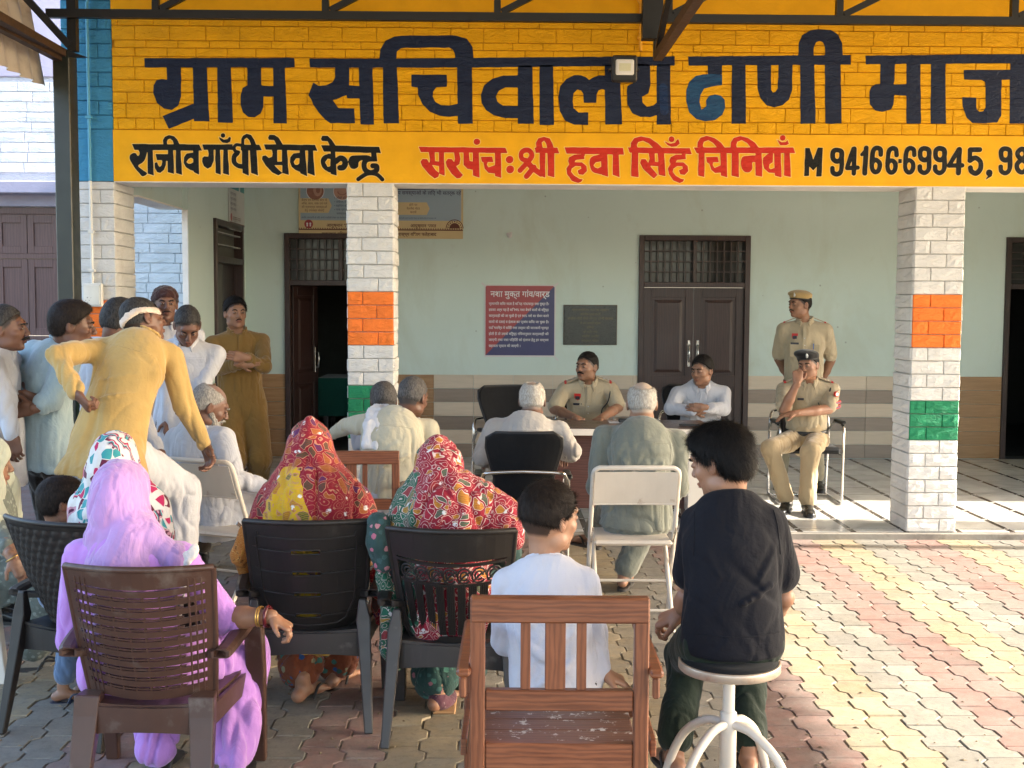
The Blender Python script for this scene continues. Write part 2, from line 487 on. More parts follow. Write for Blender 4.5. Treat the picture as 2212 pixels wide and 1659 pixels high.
# ---- pavement of zigzag pavers
pavement = S('pavement', MB().box(-7.0, 9.0, 1.0, YF - .02, -.058, -.008), m_sand)
PW, PL, AMP = .15, .226, .031
WAVE = [(0, 0), (.098, 0), (.128, AMP), (.200, AMP), (.226, 0)]     # (along Y, offset X), offset 0 .. AMP
def paver_mesh(stag, kk):
    rng = random.Random(kk)
    # outline left edge from y=0..PL following the wave, phase shifted by stag
    def off(t):
        t = t % PL
        for (a, o1), (b, o2) in zip(WAVE[:-1], WAVE[1:]):
            if a <= t <= b + 1e-9: return o1 + (o2-o1)*(t-a)/(b-a)
        return 0
    ts = sorted(set([0, PL] + [round((w[0]-stag) % PL, 5) for w in WAVE[:-1]]))
    g = .0032
    L = [(off(t+stag), t) for t in ts]
    L[0] = (L[0][0], g); L[-1] = (L[-1][0], PL-g)
    poly = [(x+g, y) for x, y in L] + [(x+PW-g, y) for x, y in reversed(L)]
    n = len(poly); c = (PW/2+AMP/2, PL/2)
    ch = .0035
    def ins(p, d):
        dx, dy = p[0]-c[0], p[1]-c[1]; l = math.hypot(dx, dy)
        return (p[0]-dx/l*d*1.1, p[1]-dy/l*d)
    v = [(x, y, -.03) for x, y in poly] + [(x, y, -.0045) for x, y in poly] + [(ins(p, ch)[0], ins(p, ch)[1], 0) for p in poly]
    f = [(i, (i+1) % n, n+(i+1) % n, n+i) for i in range(n)] + [(n+i, n+(i+1) % n, 2*n+(i+1) % n, 2*n+i) for i in range(n)]
    top = tessellate_polygon([[Vector((p[0], p[1], 0)) for p in v[2*n:]]])
    for t in top:
        a, b, d = [Vector(v[2*n+i]) for i in t]
        if (b-a).cross(d-a).z < 0: t = t[::-1]
        f.append(tuple(i+2*n for i in t))
    area = sum(poly[i][0]*poly[(i+1) % n][1]-poly[(i+1) % n][0]*poly[i][1] for i in range(n))
    if area < 0: f = [q if k >= 2*n else q[::-1] for k, q in enumerate(f)]
    return v, f
pv = {}
for kind, m in (('R', m_pav_red), ('Y', m_pav_yellow), ('T', m_pav_grey)):
    for s in (0, 1):
        v, f = paver_mesh(s*PL/2 + .03, 1)
        b = MB().add(v, f); me = b.mesh('paver'); me.materials.append(m); pv[kind, s] = (me, v, f)
cells = []
for k in range(-42, 46):
    x = 1.966 + PW*k
    kind = 'RRYYTT'[k % 6]
    if x < -5.5 or x > 7: continue
    j = 0; y = YF - .02 - PL*(1 if k % 2 else .5)
    full = True
    while y > 1.6:
        cells.append((kind, k % 2, x, y)); y -= PL
def score(c):
    kind, s, x, y = c
    vis = 4.15 < y and (-0.436*y-.1 < x < .449*y+.05) and x > -.95
    return (0 if vis else 1, y)
cells.sort(key=score)
rest = {'R': MB(), 'Y': MB(), 'T': MB()}
for i, (kind, s, x, y) in enumerate(cells):
    me, v, f = pv[kind, s]
    dz = random.uniform(-.0022, .0012); ax, ay = random.uniform(-.006, .006), random.uniform(-.006, .006)
    if i < 298:
        o = link_mesh('paver', me, pavement); o.location = (x, y, dz); o.rotation_euler = (ax, ay, random.uniform(-.004, .004))
    else:
        rest[kind].add([(p[0]+x, p[1]+y, p[2]+dz+ay*(p[0]-.08)+ax*(p[1]-.11)) for p in v], f)
for k, m in (('R', m_pav_red), ('Y', m_pav_yellow), ('T', m_pav_grey)):
    rest[k].build('further_pavers', m, pavement, fix=False, kind='stuff')

S('side_path', MB().box(-9, -2.91, YF-.02, 11.3, -.05, -.004), m_pav_red)
# ---- veranda slab and tiles
S('veranda_slab', MB().box(-2.9, 7.6, YF, 12.4, -.05, ZF-.012), m_cement)
S('kerb', MB().bbox(-7.0, 7.6, YF-.035, YF+.0, -.05, ZF-.004, .006), m_cement)
vfloor = S('veranda_floor', MB().box(XL-.2, 6.2, YF+.003, YB, ZF-.010, ZF-.004), m_grout)
T = .386
tl = MB().bbox(.021, T-.021, .007, T-.007, -.004, 0, .0012).mesh('floor_tile'); tl.materials.append(m_floor_tile)
strips, sq = MB(), MB()
cand = []
for i in range(-14, 10):
    for j in range(-1, 11):
        x = 2.596 + i*T; y = 8.50 + j*T
        if x < XL-.25 or x > 5.9 or y + T > YB + .3: continue
        y0, y1 = max(y, YF+.006), min(y+T, YB-.004)
        if y1 - y0 < .03: continue
        strips.bbox(x-.020, x+.020, y0+.014, y1-.014, ZF-.006, ZF+random.uniform(-.0005, .0005), .001)
        if y > YF: sq.bbox(x-.016, x+.016, y-.012, y+.012, ZF-.006, ZF, .001)
        strips.box(x+.020, x+T-.020, y-.0068, y+.0068, ZF-.007, ZF-.0006) if y > YF else None
        cand.append((x, y0, y1, y))
for x, y0, y1, y in cand:
    if y1-y0 < T-.001:
        o = MB().bbox(.021, T-.021, .007, (y1-y0)-.007, -.004, 0, .0012).build('floor_tile', m_floor_tile, vfloor); o.location = (x, y0, ZF)
    else:
        o = link_mesh('floor_tile', tl, vfloor); o.location = (x, y, ZF+random.uniform(-.0004, .0004))
strips.build('dark_inlay', m_floor_dark, vfloor, kind='stuff')
sq.build('white_inlay', m_floor_white, vfloor, kind='stuff')

# ---- stone blocks
def rough_block(mb, u0, u1, z0, z1, y0, y1, rng, amp=.006, nu=4, nz=2, tf=None, m=0):
    """rough faced block: front at y0 (towards -y), back y1; chamfered edge"""
    c = .005; v = []
    g = {}
    us = np.linspace(u0+c, u1-c, nu+1); zs = np.linspace(z0+c, z1-c, nz+1)
    for i, u in enumerate(us):
        for j, z in enumerate(zs):
            e = 0.35 if i in (0, nu) or j in (0, nz) else 1
            g[i, j] = len(v); v.append((u, y0 + rng.uniform(-amp, amp)*e + (.002 if e < 1 else 0), z))
    f = [(g[i, j], g[i+1, j], g[i+1, j+1], g[i, j+1]) for i in range(nu) for j in range(nz)]
    ring = [g[i, 0] for i in range(nu+1)] + [g[nu, j] for j in range(1, nz+1)] + [g[i, nz] for i in range(nu-1, -1, -1)] + [g[0, j] for j in range(nz-1, 0, -1)]
    def outp(p):
        u = u0 if p[0] < u0+c*1.5 else (u1 if p[0] > u1-c*1.5 else p[0])
        z = z0 if p[2] < z0+c*1.5 else (z1 if p[2] > z1-c*1.5 else p[2])
        return u, z
    r1 = []; r2 = []
    for q in ring:
        u, z = outp(v[q]); r1.append(len(v)); v.append((u, v[q][1]+.006, z))
    for q in ring:
        u, z = outp(v[q]); r2.append(len(v)); v.append((u, y1, z))
    n = len(ring)
    for i in range(n):
        k = (i+1) % n
        f.append((ring[k], ring[i], r1[i], r1[k])); f.append((r1[k], r1[i], r2[i], r2[k]))
    if tf: v = [tf(p) for p in v]
    return mb.add(v, f, m)

def pillar(x0, x1, y0, y1, z0, z1, label, bands, ch=.0965):
    """square pillar faced with rough painted blocks; bands: [(zlo, zhi, material)]"""
    t = thing('pillar', label, 'pillar', ((x0+x1)/2, (y0+y1)/2, z0))
    ox, oy = (x0+x1)/2, (y0+y1)/2
    def tf0(p): return (p[0]-ox, p[1]-oy, p[2]-z0)
    MB().box(x0+.016-ox, x1-.016-ox, y0+.016-oy, y1-.016-oy, 0, z1-z0).build('core', m_joint_white, t)
    n = round((z1-z0)/ch); h = (z1-z0)/n
    rng = random.Random(int(x0*100)+5)
    for k in range(n):
        za, zb = z0+k*h+.002, z0+(k+1)*h-.002
        zc = (za+zb)/2
        m = m_stone_white
        for lo, hi, mm in bands:
            if lo <= zc < hi: m = mm
        # corner blocks wrap the whole pillar: front pieces + side pieces
        sp = x0 + (x1-x0)*((.34 if k % 2 else .64)+rng.uniform(-.02, .02))
        jit = rng.uniform(-.004, .004)
        for a, b in ((x0+.007, sp-.0015), (sp+.0015, x1-.007)):
            mb = MB(); rough_block(mb, a, b, za, zb, y0+jit*.4, y0+.05, rng, .0042, 4, 3, tf0)
            mb.build('block', m, t)
        # left and right faces (white whatever the bands)
        d = y1-y0
        def tl_(p): return (x0+(p[1]-y0)-ox+jit, (y0+y1) - p[0]-oy, p[2]-z0)
        def tr_(p): return (x1-(p[1]-y0)-ox-jit, p[0]-oy, p[2]-z0)
        for tf, ya, yb in ((tl_, y0, y1-.012), (tr_, y0+.012, y1)):
            mb = MB(); rough_block(mb, ya, yb, za, zb, y0, y0+.05, rng, .0075, 4, 3, tf); mb.build('side_block', m_stone_white, t)
    return t
def zV(y, d): return CAM_Z - (y-650)*d/2550.0
def xV(x, d): return (x-1068)*d/2550.0
zo = [zV(y, YF) for y in (631, 735, 840, 0)]
pm = pillar(xV(749, YF), xV(852, YF), YF, YP, ZF, ZBEAM, 'white stone pillar with orange and green bands, left of the table', [(1.417, 1.765, m_stone_orange), (.72, 1.064, m_stone_green)])
pr = pillar(xV(1972, YF), xV(2083, YF), YF, YP, ZF, ZBEAM, 'white stone pillar with orange and green bands, at the right of the photo', [(1.376, 1.728, m_stone_orange), (.68, 1.025, m_stone_green)])
for o in (pm, pr): o['group'] = 'tricolour banded veranda pillars'

# ---- facade over the veranda (the sign wall)
xbl, xyl = -3.02, xV(256, YF)                        # blue strip from xbl to xyl, yellow from xyl on
XR = 7.7
facade = thing('sign_wall', 'yellow painted wall above the veranda with big hand painted lettering', 'wall', (0, YF, ZBEAM))
def fz(*a):  # world -> facade local
    return MB().box(a[0], a[1], a[2]-YF, a[3]-YF, a[4]-ZBEAM, a[5]-ZBEAM)
fz(xyl, XR, YF+.015, YP, ZBEAM+.002, 5.2).build('core_wall', m_joint_yellow, facade)
fz(xyl, XR, YF+.002, YP+.003, ZBEAM-.004, ZBEAM+.0015).build('soffit', m_white_plaster, facade)
ZB0 = zV(291, YF)
fz(xyl, XR, YF-.004, YF+.014, ZBEAM+.0015, ZB0-.004).build('plaster_band', m_yellow_plaster, facade)
ZT = zV(50, YF)
fz(xyl, XR, YF-.006, YF+.014, ZT+.006, ZT+.19).build('upper_plaster_band', m_yellow_plaster, facade)
fz(xyl, XR, YF-.012, YF+.014, ZT+.196, 5.2).build('top_plaster', m_yellow_plaster, facade)
cours_px = [832, 768, 680, 612, 538, 460, 397, 345, 300, 212, 150]
cz = [zV(y/2.88, YF) for y in cours_px]
cz[0] = ZB0; cz[-1] = ZT
rngb = random.Random(11)
SIGN = []          # (x0,x1,z0,z1,yoffset)
ymb = MB()
for r in range(len(cz)-1):
    za, zb = cz[r]+.0025, cz[r+1]-.0025
    L = .245 if r not in (0, 7) else .125
    if r in (5, 6, 7): L = .21
    x = xyl - rngb.uniform(0, .2) - (L/2 if r % 2 else 0)
    while x < 4.05:
        l = L*rngb.uniform(.93, 1.07); a, b = max(x, xyl)+.0015, x+l-.0015
        if b - a > .03:
            yo = rngb.uniform(-.0015, .0022)
            SIGN.append((a, b, za, zb, yo))
            mb = MB(); mb.bbox(a, b, yo, .014, za-ZBEAM, zb-ZBEAM, .0035)
            mb.build('stone_block', m_stone_yellow, facade)
        x += l
    fz(x, XR, YF, YF+.014, za, zb).build('stone_course', m_stone_yellow, facade)
# blue corner with blocks
bc = thing('corner_pillar', 'corner pillar behind the steel post, blue at the top and white with an orange band below', 'pillar', (xbl, YF, ZF))
bo = lambda p: (p[0]-xbl, p[1]-YF, p[2]-ZF)
MB().box(.004, xyl-xbl-.0005, .016, .36, ZBEAM-ZF+.001, 5.1).build('core', m_joint_blue, bc)
MB().box(.02, xyl-xbl-.02, .012, .36+.108, 0, ZBEAM-ZF).build('lower_core', m_joint_white, bc)
rb = random.Random(9)
zz = ZF; k = 0
while zz < 5.1:
    zz2 = zz + .0965 if zz < ZBEAM-.01 else zz+.098
    if zz < ZBEAM < zz2+.03: zz2 = ZBEAM
    za, zb = zz+.002, zz2-.002
    zc = (za+zb)/2
    m = m_stone_blue if zz >= ZBEAM-.001 else (m_stone_orange if 1.36 < zc < 1.70 else (m_stone_green if .66 < zc < 1.0 else m_stone_white))
    sp = xbl+(xyl-xbl)*(.3 if k % 2 else .72)
    if ZBEAM-.01 < zz < zV(300, YF) :
        if zz < ZBEAM+.01: mb = MB(); mb.bbox(xbl-xbl, xyl-xbl-.001, -.003, .05, ZBEAM-ZF+.001, zV(291, YF)-ZF-.002, .003); mb.build('plaster_panel', m_stone_blue, bc)
        zz = zV(291, YF); k += 1; continue
    for a, b in ((xbl, sp-.0015), (sp+.0015, xyl-.001)):
        mb = MB(); rough_block(mb, a, b, za, zb, YF, YF+.05, rb, .0045, 4, 2, bo); mb.build('block', m, bc)
    if zz < ZBEAM-.01:
        def tr_(p): return bo((xyl-(p[1]-YF), p[0]+.0, p[2]))
        mb = MB(); rough_block(mb, YF+.012, YF+.47, za, zb, YF, YF+.05, rb, .0065, 5, 2, tr_); mb.build('side_block', m_stone_white, bc)
    zz = zz2; k += 1

# ---- veranda walls
DC = (xV(1378, YB), xV(1618, YB))       # centre door
DL = (xV(617, YB), xV(857, YB))         # left door
DR = (5.37, 6.57)
ZD = zV(508, YB)
bw = MB()
cuts = [XL-.25, DL[0], DL[1], DC[0], DC[1], DR[0], DR[1], 7.6]
for a, b in ((0, 1), (2, 3), (4, 5), (6, 7)): bw.box(cuts[a], cuts[b], YB, YB+.23, ZF-.02, ZC)
for a, b in ((1, 2), (3, 4), (5, 6)): bw.box(cuts[a], cuts[b], YB, YB+.23, ZD, ZC)
back = S('back_wall', bw, m_aqua)
lw = MB()
lw.box(XL-.05, XL, 10.12, 11.0, -.05, ZC).box(XL-.05, XL, 12.2, YB-.001, -.05, ZC).box(XL-.05, XL, 11.0, 12.2, 2.45, ZC)
lw.box(XL-.24, XL-.05, YP+.11, 10.12, 2.47, ZC)
left = S('left_wall', lw, m_aqua)
S('left_opening_soffit', MB().box(XL-.242, XL-.045, YP+.112, 10.119, 2.455, 2.468), m_white_plaster, left)
MB().box(XL-.052, XL-.004, 10.105, 10.119, -.05, 2.455).build('reveal', m_white_plaster, left)
S('ceiling', MB().box(-3.0, 7.7, YP+.004, YB+.3, ZC+.002, ZC+.2), m_white_plaster)
ew = MB(); ew.box(6.2, 6.42, 9.66, YB-.002, -.05, ZC).box(6.2, 6.42, YF, YP, -.05, ZBEAM-.006).box(6.2, 6.42, YP+.004, 9.66, ZBEAM, ZC)  # unseen end wall; its gap is shaped to let the sun strip onto the floor
S('right_wall', ew, m_aqua)

# ---- dado tiles
dado_h = .1455
def dado(x0, x1, colset, w, parent, y=YB, phase=0):
    x = x0
    while x < x1-.02:
        xe = min(x+w, x1)
        for r in range(6):
            m = m_tile_wood if colset == 'wood' else ((m_tile_cream, m_tile_brown)[(5-r) % 2])
            MB().bbox(x+.0015, xe-.0015, y-.012, y-.0005, ZF+.002+r*dado_h, ZF+(r+1)*dado_h-.0012, .0012).build('wall_tile', m, parent)
        x = xe
dado(XL+.004, DL[0]-.002, 'wood', .4, back)
dado(DL[1]+.002, xV(937, YB), 'wood', .4, back)
dado(xV(937, YB), DC[0]-.002, 'stripe', .417, back)
dado(DC[1]+.002, xV(2080, YB), 'stripe', .417, back)
dado(xV(2080, YB), DR[0]-.002, 'wood', .45, back)
def dado_side(y0, y1):
    y = y0
    while y < y1-.02:
        ye = min(y+.42, y1)
        for r in range(6):
            MB().bbox(XL+.0005, XL+.012, y+.0015, ye-.0015, ZF+.002+r*dado_h, ZF+(r+1)*dado_h-.0012, .0012).build('wall_tile', m_tile_wood, left)
        y = ye
dado_side(10.125, 10.99)
dado_side(12.202, 12.385)

# ---- doors
def panel_leaf(w, h, name, parent, loc, rz=0, mat=m_door, handle=None, t=.035):
    b = MB()
    b.box(0, w, 0, t*.6, 0, h)
    st = .085
    b.bbox(0, st, -.012, 0, 0, h, .002).bbox(w-st, w, -.012, 0, 0, h, .002)
    rails = [(0, .13), (h*.42, h*.42+.12), (h-.10, h)]
    for a, c in rails: b.bbox(st, w-st, -.012, 0, a, c, .002)
    o = b.build(name, mat, parent)
    o.location = loc; o.rotation_euler = (0, 0, rz)
    for (a, c) in ((rails[0][1], rails[1][0]), (rails[1][1], rails[2][0])):
        p = MB()
        x0, x1 = st+.03, w-st-.03; z0, z1 = a+.03, c-.03; q = .03
        v = [(x0,0,z0),(x1,0,z0),(x1,0,z1),(x0,0,z1),(x0+q,-.010,z0+q),(x1-q,-.010,z0+q),(x1-q,-.010,z1-q),(x0+q,-.010,z1-q)]
        p.add(v, [(0,1,5,4),(1,2,6,5),(2,3,7,6),(3,0,4,7),(4,5,6,7)])
        p.build('raised_panel', mat, o)
    if handle:
        hx, hz = handle
        q = MB().bbox(hx-.014, hx+.014, -.017, -.012, hz-.14, hz+.14, .002)
        q.tube([(hx, -.017, hz-.09), (hx, -.05, hz-.08), (hx, -.055, hz), (hx, -.05, hz+.08), (hx, -.017, hz+.09)], .008, 8)
        q.build('handle', m_chrome, o)
    return o
def door_frame(t, w, h, ztr, fw=.055, split=True, grille=True):
    b = MB()
    b.bbox(0, fw, -.03, .1, 0, h, .004).bbox(w-fw, w, -.03, .1, 0, h, .004)
    b.bbox(fw, w-fw, -.028, .1, h-fw, h, .004).bbox(fw, w-fw, -.028, .1, ztr, ztr+fw, .004)
    if split: b.bbox(w/2-.02, w/2+.02, -.026, .1, ztr+fw, h-fw, .003)
    b.build('frame', m_door, t)
    if grille:
        g = MB()
        for s in ((fw, w/2-.02), (w/2+.02, w-fw)) if split else ((fw, w-fw),):
            n = max(5, round((s[1]-s[0])/.075))
            for i in range(1, n):
                x = s[0]+(s[1]-s[0])*i/n; g.bar((x, .0, ztr+fw), (x, .0, h-fw), .011, .011, up=(0, 1, 0))
            for i in (1, 2, 3):
                z = ztr+fw+(h-2*fw-ztr)*i/4; g.bar((s[0], -.012, z), (s[1], -.012, z), .010, .012)
        g.build('grille', m_door, t)
    MB().box(fw, w-fw, .07, .08, ztr+fw, h-fw).build('pane', m_glass_dark, t)
hD = ZD-ZF
dc = thing('double_door', 'closed dark brown double door with barred transom behind the table', 'door', (DC[0], YB, ZF))
wD = DC[1]-DC[0]
ztr = zV(608, YB)-ZF
door_frame(dc, wD, hD, ztr-.055)
lwid = (wD-.11)/2
panel_leaf(lwid-.002, ztr-.058, 'door_leaf', dc, (.055, .02, 0), handle=(lwid-.045, zV(762, YB)-ZF))
panel_leaf(lwid-.002, ztr-.058, 'door_leaf', dc, (.055+lwid+.002, .02, 0), handle=(.045, zV(762, YB)-ZF))
dl = thing('open_door', 'open dark brown door with barred transom, half behind the banded pillar', 'door', (DL[0], YB, ZF))
door_frame(dl, DL[1]-DL[0], hD, ztr-.055)
panel_leaf(.50, ztr-.058, 'door_leaf', dl, (.058, .10, 0), R(68), handle=(.45, 1.0))
dr = thing('open_door', 'dark open doorway with louvred transom at the right edge of the photo', 'door', (DR[0], YB, ZF))
door_frame(dr, DR[1]-DR[0], hD, ztr-.055, grille=False)
sl = MB()
for i in range(5): sl.bar((.055, -.01, ztr+.05+i*.07), (DR[1]-DR[0]-.055, -.01, ztr+.05+i*.07), .03, .008)
sl.build('louvre', m_door, dr)
# side doorway in the left wall
sdr = thing('side_door', 'narrow brown doorway with three pale louvres in the left veranda wall', 'door', (XL, 11.0, ZF))
b = MB()
h2 = 2.40; z2 = zV(570, 11.1)-ZF
b.bbox(-.12, .03, 0, .06, 0, h2, .004).bbox(-.12, .03, 1.14, 1.2, 0, h2, .004).bbox(-.12, .028, .06, 1.14, h2-.06, h2, .004).bbox(-.12, .028, .06, 1.14, z2, z2+.06, .004)
b.box(-.11, -.09, .06, 1.14, z2+.06, h2-.06)
b.build('frame', m_door, sdr)
for i in range(3):
    MB().bar((-.02, .06, z2+.17+i*.115), (-.02, 1.14, z2+.17+i*.115), .05, .012).build('louvre', m_pipe if False else basic('louvre_grey', (.30, .30, .28), .4), sdr)
MB().box(-.10, -.06, .62, 1.14, .01, z2).build('door_leaf', m_door, sdr)
# rooms behind the doors
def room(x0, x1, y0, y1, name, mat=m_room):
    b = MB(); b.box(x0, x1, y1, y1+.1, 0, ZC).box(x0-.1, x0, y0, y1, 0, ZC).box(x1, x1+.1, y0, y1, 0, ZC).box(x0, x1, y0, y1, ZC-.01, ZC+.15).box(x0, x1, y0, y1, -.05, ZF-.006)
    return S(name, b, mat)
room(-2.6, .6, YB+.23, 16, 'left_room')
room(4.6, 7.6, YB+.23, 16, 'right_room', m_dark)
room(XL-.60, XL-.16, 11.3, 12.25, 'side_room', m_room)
tb = thing('office_table', 'table under a green cloth in the dark room behind the open door', 'table', (-1.35, 13.6, ZF))
MB().bbox(-.6, .6, -.35, .35, .74, .77, .005).build('table_top', m_door, tb)
for x in (-.55, .55):
    for y in (-.3, .3): MB().bar((x, y, 0), (x, y, .74), .05, .05).build('leg', m_door, tb)
gc = thing('table_cloth', 'dark green cloth hanging over the table in the room behind the open door', 'cloth', (-1.35, 13.6, ZF))
MB().bbox(-.63, .63, -.38, .38, .772, .778, .003).bbox(-.63, .63, -.385, -.38, .35, .777, .002).bbox(-.632, -.627, -.38, .38, .4, .775, .002).build('cloth_panel', m_green_cloth, gc)
o = MB().bbox(-1.6, -1.38, 13.35, 13.65, ZF+.78, ZF+.80, .002).bbox(-1.57, -1.36, 13.37, 13.66, ZF+.801, ZF+.812, .002).build('paper_pile', m_paper)
props(o, 'pile of white papers on the green table cloth in the dark room', 'papers')

# ---- left building (far, bright)
YL = 11.15
lb = thing('left_building', 'neighbouring white block building with brown shutters behind the left group', 'building', (-5, YL, 0))
lo = lambda p: (p[0]+5, p[1]-YL, p[2])
wx0, wx1 = -7.2, xV(172, YL)     # shuttered opening
wz0, wz1 = zV(882, YL), zV(457, YL)
w = MB(); w.box(wx1+5, 5-3.02, .014, .25, 0, 6.2).box(-4, wx1+5, .014, .25, wz1, 6.2).box(-4, wx1+5, .014, .25, 0, wz0).box(-4, wx0+5, .014, .25, wz0, wz1)
w.build('wall', m_far_joint, lb)
MB().bbox(-4, 2.1, -.005, .02, zV(183, YL), 6.2, .01).build('upper_plaster', m_lavender, lb)
MB().bbox(-4, wx1+5.12, -.30, .0135, zV(426, YL-.3), zV(400, YL-.3), .008).build('sunshade', m_lavender, lb)
MB().bbox(-4, wx1+5.10, -.05, .0135, zV(455, YL), zV(424, YL), .008).build('lintel', m_lavender, lb)
rl = random.Random(4); restb = MB(); cnt = 0
HB = .0925
for r in range(int(zV(183, YL)/HB)):
    za, zb = r*HB+.002, (r+1)*HB-.002
    x = -7.3 - (.15 if r % 2 else 0)
    while x < -2.72:
        l = .30*rl.uniform(.85, 1.15); a, b2 = x+.0015, min(x+l, -2.72)-.0015
        inwin = (zb > wz0 and za < wz1 and a < wx1)
        shade = (zb > zV(455, YL) and za < zV(400, YL) and a < wx1+.1)
        if b2-a > .04 and inwin and b2 > wx1: a = wx1+.002; inwin = b2-a < .04
        if not inwin and not shade and b2-a > .04:
            vis = (a > -4.95 and b2 < -3.95 and za > 2.7) or (b2 > -3.45) or (a > -4.7 and b2 < -3.9 and za < wz0)
            if vis and cnt < 296:
                cnt += 1; mb = MB(); rough_block(mb, a, b2, za, zb, YL, YL+.02, rl, .004, 3, 2, lo); mb.build('stone_block', m_far_stone, lb)
            else: rough_block(restb, a, b2, za, zb, YL, YL+.02, rl, .004, 2, 1, lo)
        x += l
restb.build('further_blocks', m_far_stone, lb, kind='stuff')
# brown shutters
wn_ = props(thing('shuttered_window', None, None), None)
wn_.parent = lb; wn_.location = (wx0+5, .02, wz0)
ww, wh = wx1-wx0, wz1-wz0
f = MB(); f.bbox(0, ww, -.03, .05, wh-.06, wh, .004).bbox(0, ww, -.03, .05, 0, .05, .004).bbox(ww-.06, ww, -.03, .05, .05, wh-.06, .004)
zt = zV(565, YL)-wz0
f.bbox(0, ww-.06, -.028, .05, zt, zt+.045, .003)
f.build('frame', m_door_left, wn_)
xs = [xV(v, YL)-wx0 for v in (-60, 2, 69, 136)]
for a, b2 in zip(xs[:-1], xs[1:]):
    for (z0_, z1_) in ((.05, zt*.48), (zt*.48, zt), (zt+.045, wh-.06)):
        g = MB(); g.box(a+.003, b2-.003, 0, .03, z0_+.002, z1_-.002)
        g.bbox(a+.003, a+.06, -.014, 0, z0_+.002, z1_-.002, .002).bbox(b2-.06, b2-.003, -.014, 0, z0_+.002, z1_-.002, .002)
        g.bbox(a+.06, b2-.06, -.014, 0, z1_-.08, z1_-.002, .002).bbox(a+.06, b2-.06, -.014, 0, z0_+.002, z0_+.07, .002)
        g.build('shutter_panel', m_door_left, wn_)
MB().box(0, xs[0], .0, .03, 0, wh).box(xs[-1], ww-.06, 0, .03, 0, wh).build('side_board', m_door_left, wn_)

# ---- steel canopy
can = thing('steel_canopy', 'black steel truss canopy with corrugated sheets over the courtyard', 'canopy', (-2.85, 7.95, 0))
co = lambda *p: (p[0]+2.85, p[1]-7.95, p[2])
ZCH = zV(51, 7.95)                 # bottom chord centre
ZTOP = ZCH + .62
b = MB(); b.bar(co(-2.95, 7.95, ZCH), co(11.2, 7.95, ZCH), .05, .055); b.build('bottom_chord', m_steel_black, can)
b = MB(); b.bar(co(-2.95, 7.95, ZTOP), co(11.2, 7.95, ZTOP), .05, .055); b.build('top_chord', m_steel_black, can)
nx = [xV(v, 7.95) for v in (351, 708, 1071, 1435, 1798, 2172, 2540)]
for i, x in enumerate(nx):
    MB().bar(co(x, 7.95, ZCH+.028), co(x, 7.95, ZTOP-.028), .045, .045, up=(0, 1, 0)).build('web_post', m_steel_black, can)
    if i < len(nx)-1:
        MB().bar(co(x+.03, 7.95, ZCH+.035), co(nx[i+1]-.03, 7.95, ZTOP-.035), .04, .036, up=(0, 1, 0)).build('web_diagonal', m_steel_black, can)
def ltruss(X, y0, y1, zb, zt, yend, mat, n=8, s=.055):
    MB().bar(co(X, y0, zb), co(X, yend, zb), s, s).build('girder_bottom', mat, can)
    MB().bar(co(X, y0, zt), co(X, y1, zt), s, s).build('girder_top', m_steel_black, can)
    for i in range(n):
        a = y1 - (y1-y0)*i/n; c = y1 - (y1-y0)*(i+1)/n
        MB().bar(co(X, a, zb), co(X, a, zt), .04, .04, up=(0, 1, 0)).build('girder_post', m_steel_black, can)
        MB().bar(co(X, a-.03, zb+.03), co(X, c+.03, zt-.03), .04, .035, up=(1, 0, 0)).build('girder_diagonal', m_steel_black, can)
# middle girder that ends at the truss
pA = AY(1422, 128, 7.80); pB = AY(1500, 5, 7.80)
ltruss(pA.x, -2.5, 7.9, pA.z+.02, ZTOP-.06, 7.82, m_steel_brown, 6)
MB().bbox(*[x+2.85 for x in (pA.x-.10, pA.x+.035)], -.11, -.03, pA.z+.14, ZTOP, .003).build('end_plate', m_steel_black, can)
# left side: post, girder, braces
px0, px1 = xV(131, 7.95), xV(166, 7.95)
pz = zV(126, 7.95)
MB().bbox(px0+2.85, px1+2.85, 0, .155, 0, pz, .006).build('post', m_steel_green, can)
MB().bar(co(xV(170, 7.95), 8.0, pz), co(xV(170, 7.95), 8.0, ZTOP+.3), .06, .06, up=(0, 1, 0)).build('post_top', m_steel_black, can)
xg = -2.86
g1a, g1b = co(xg, 7.98, zV(132, 7.95)), co(xg, 1.0, zV(132, 7.95)-.02)
MB().bar(g1a, g1b, .06, .05).build('eave_girder', m_steel_brown, can)
MB().bar(co(xg-.02, 7.98, zV(144, 7.95)), co(xg-.35, 1.0, zV(144, 7.95)+.10), .05, .035).build('eave_rail', m_steel_brown, can)
MB().bar(co(-2.82, 7.98, zV(114, 7.95)), co(-3.12, 7.6, zV(114, 7.95)+.40), .045, .03, up=(0, 1, 0)).build('brace', m_steel_black, can)
MB().prism([(xV(165, 7.95)+2.85, zV(127, 7.95)), (xV(206, 7.95)+2.85, zV(141, 7.95)), (xV(165, 7.95)+2.85, zV(141, 7.95))], 0.0, .012).build('gusset_plate', m_steel_black, can)
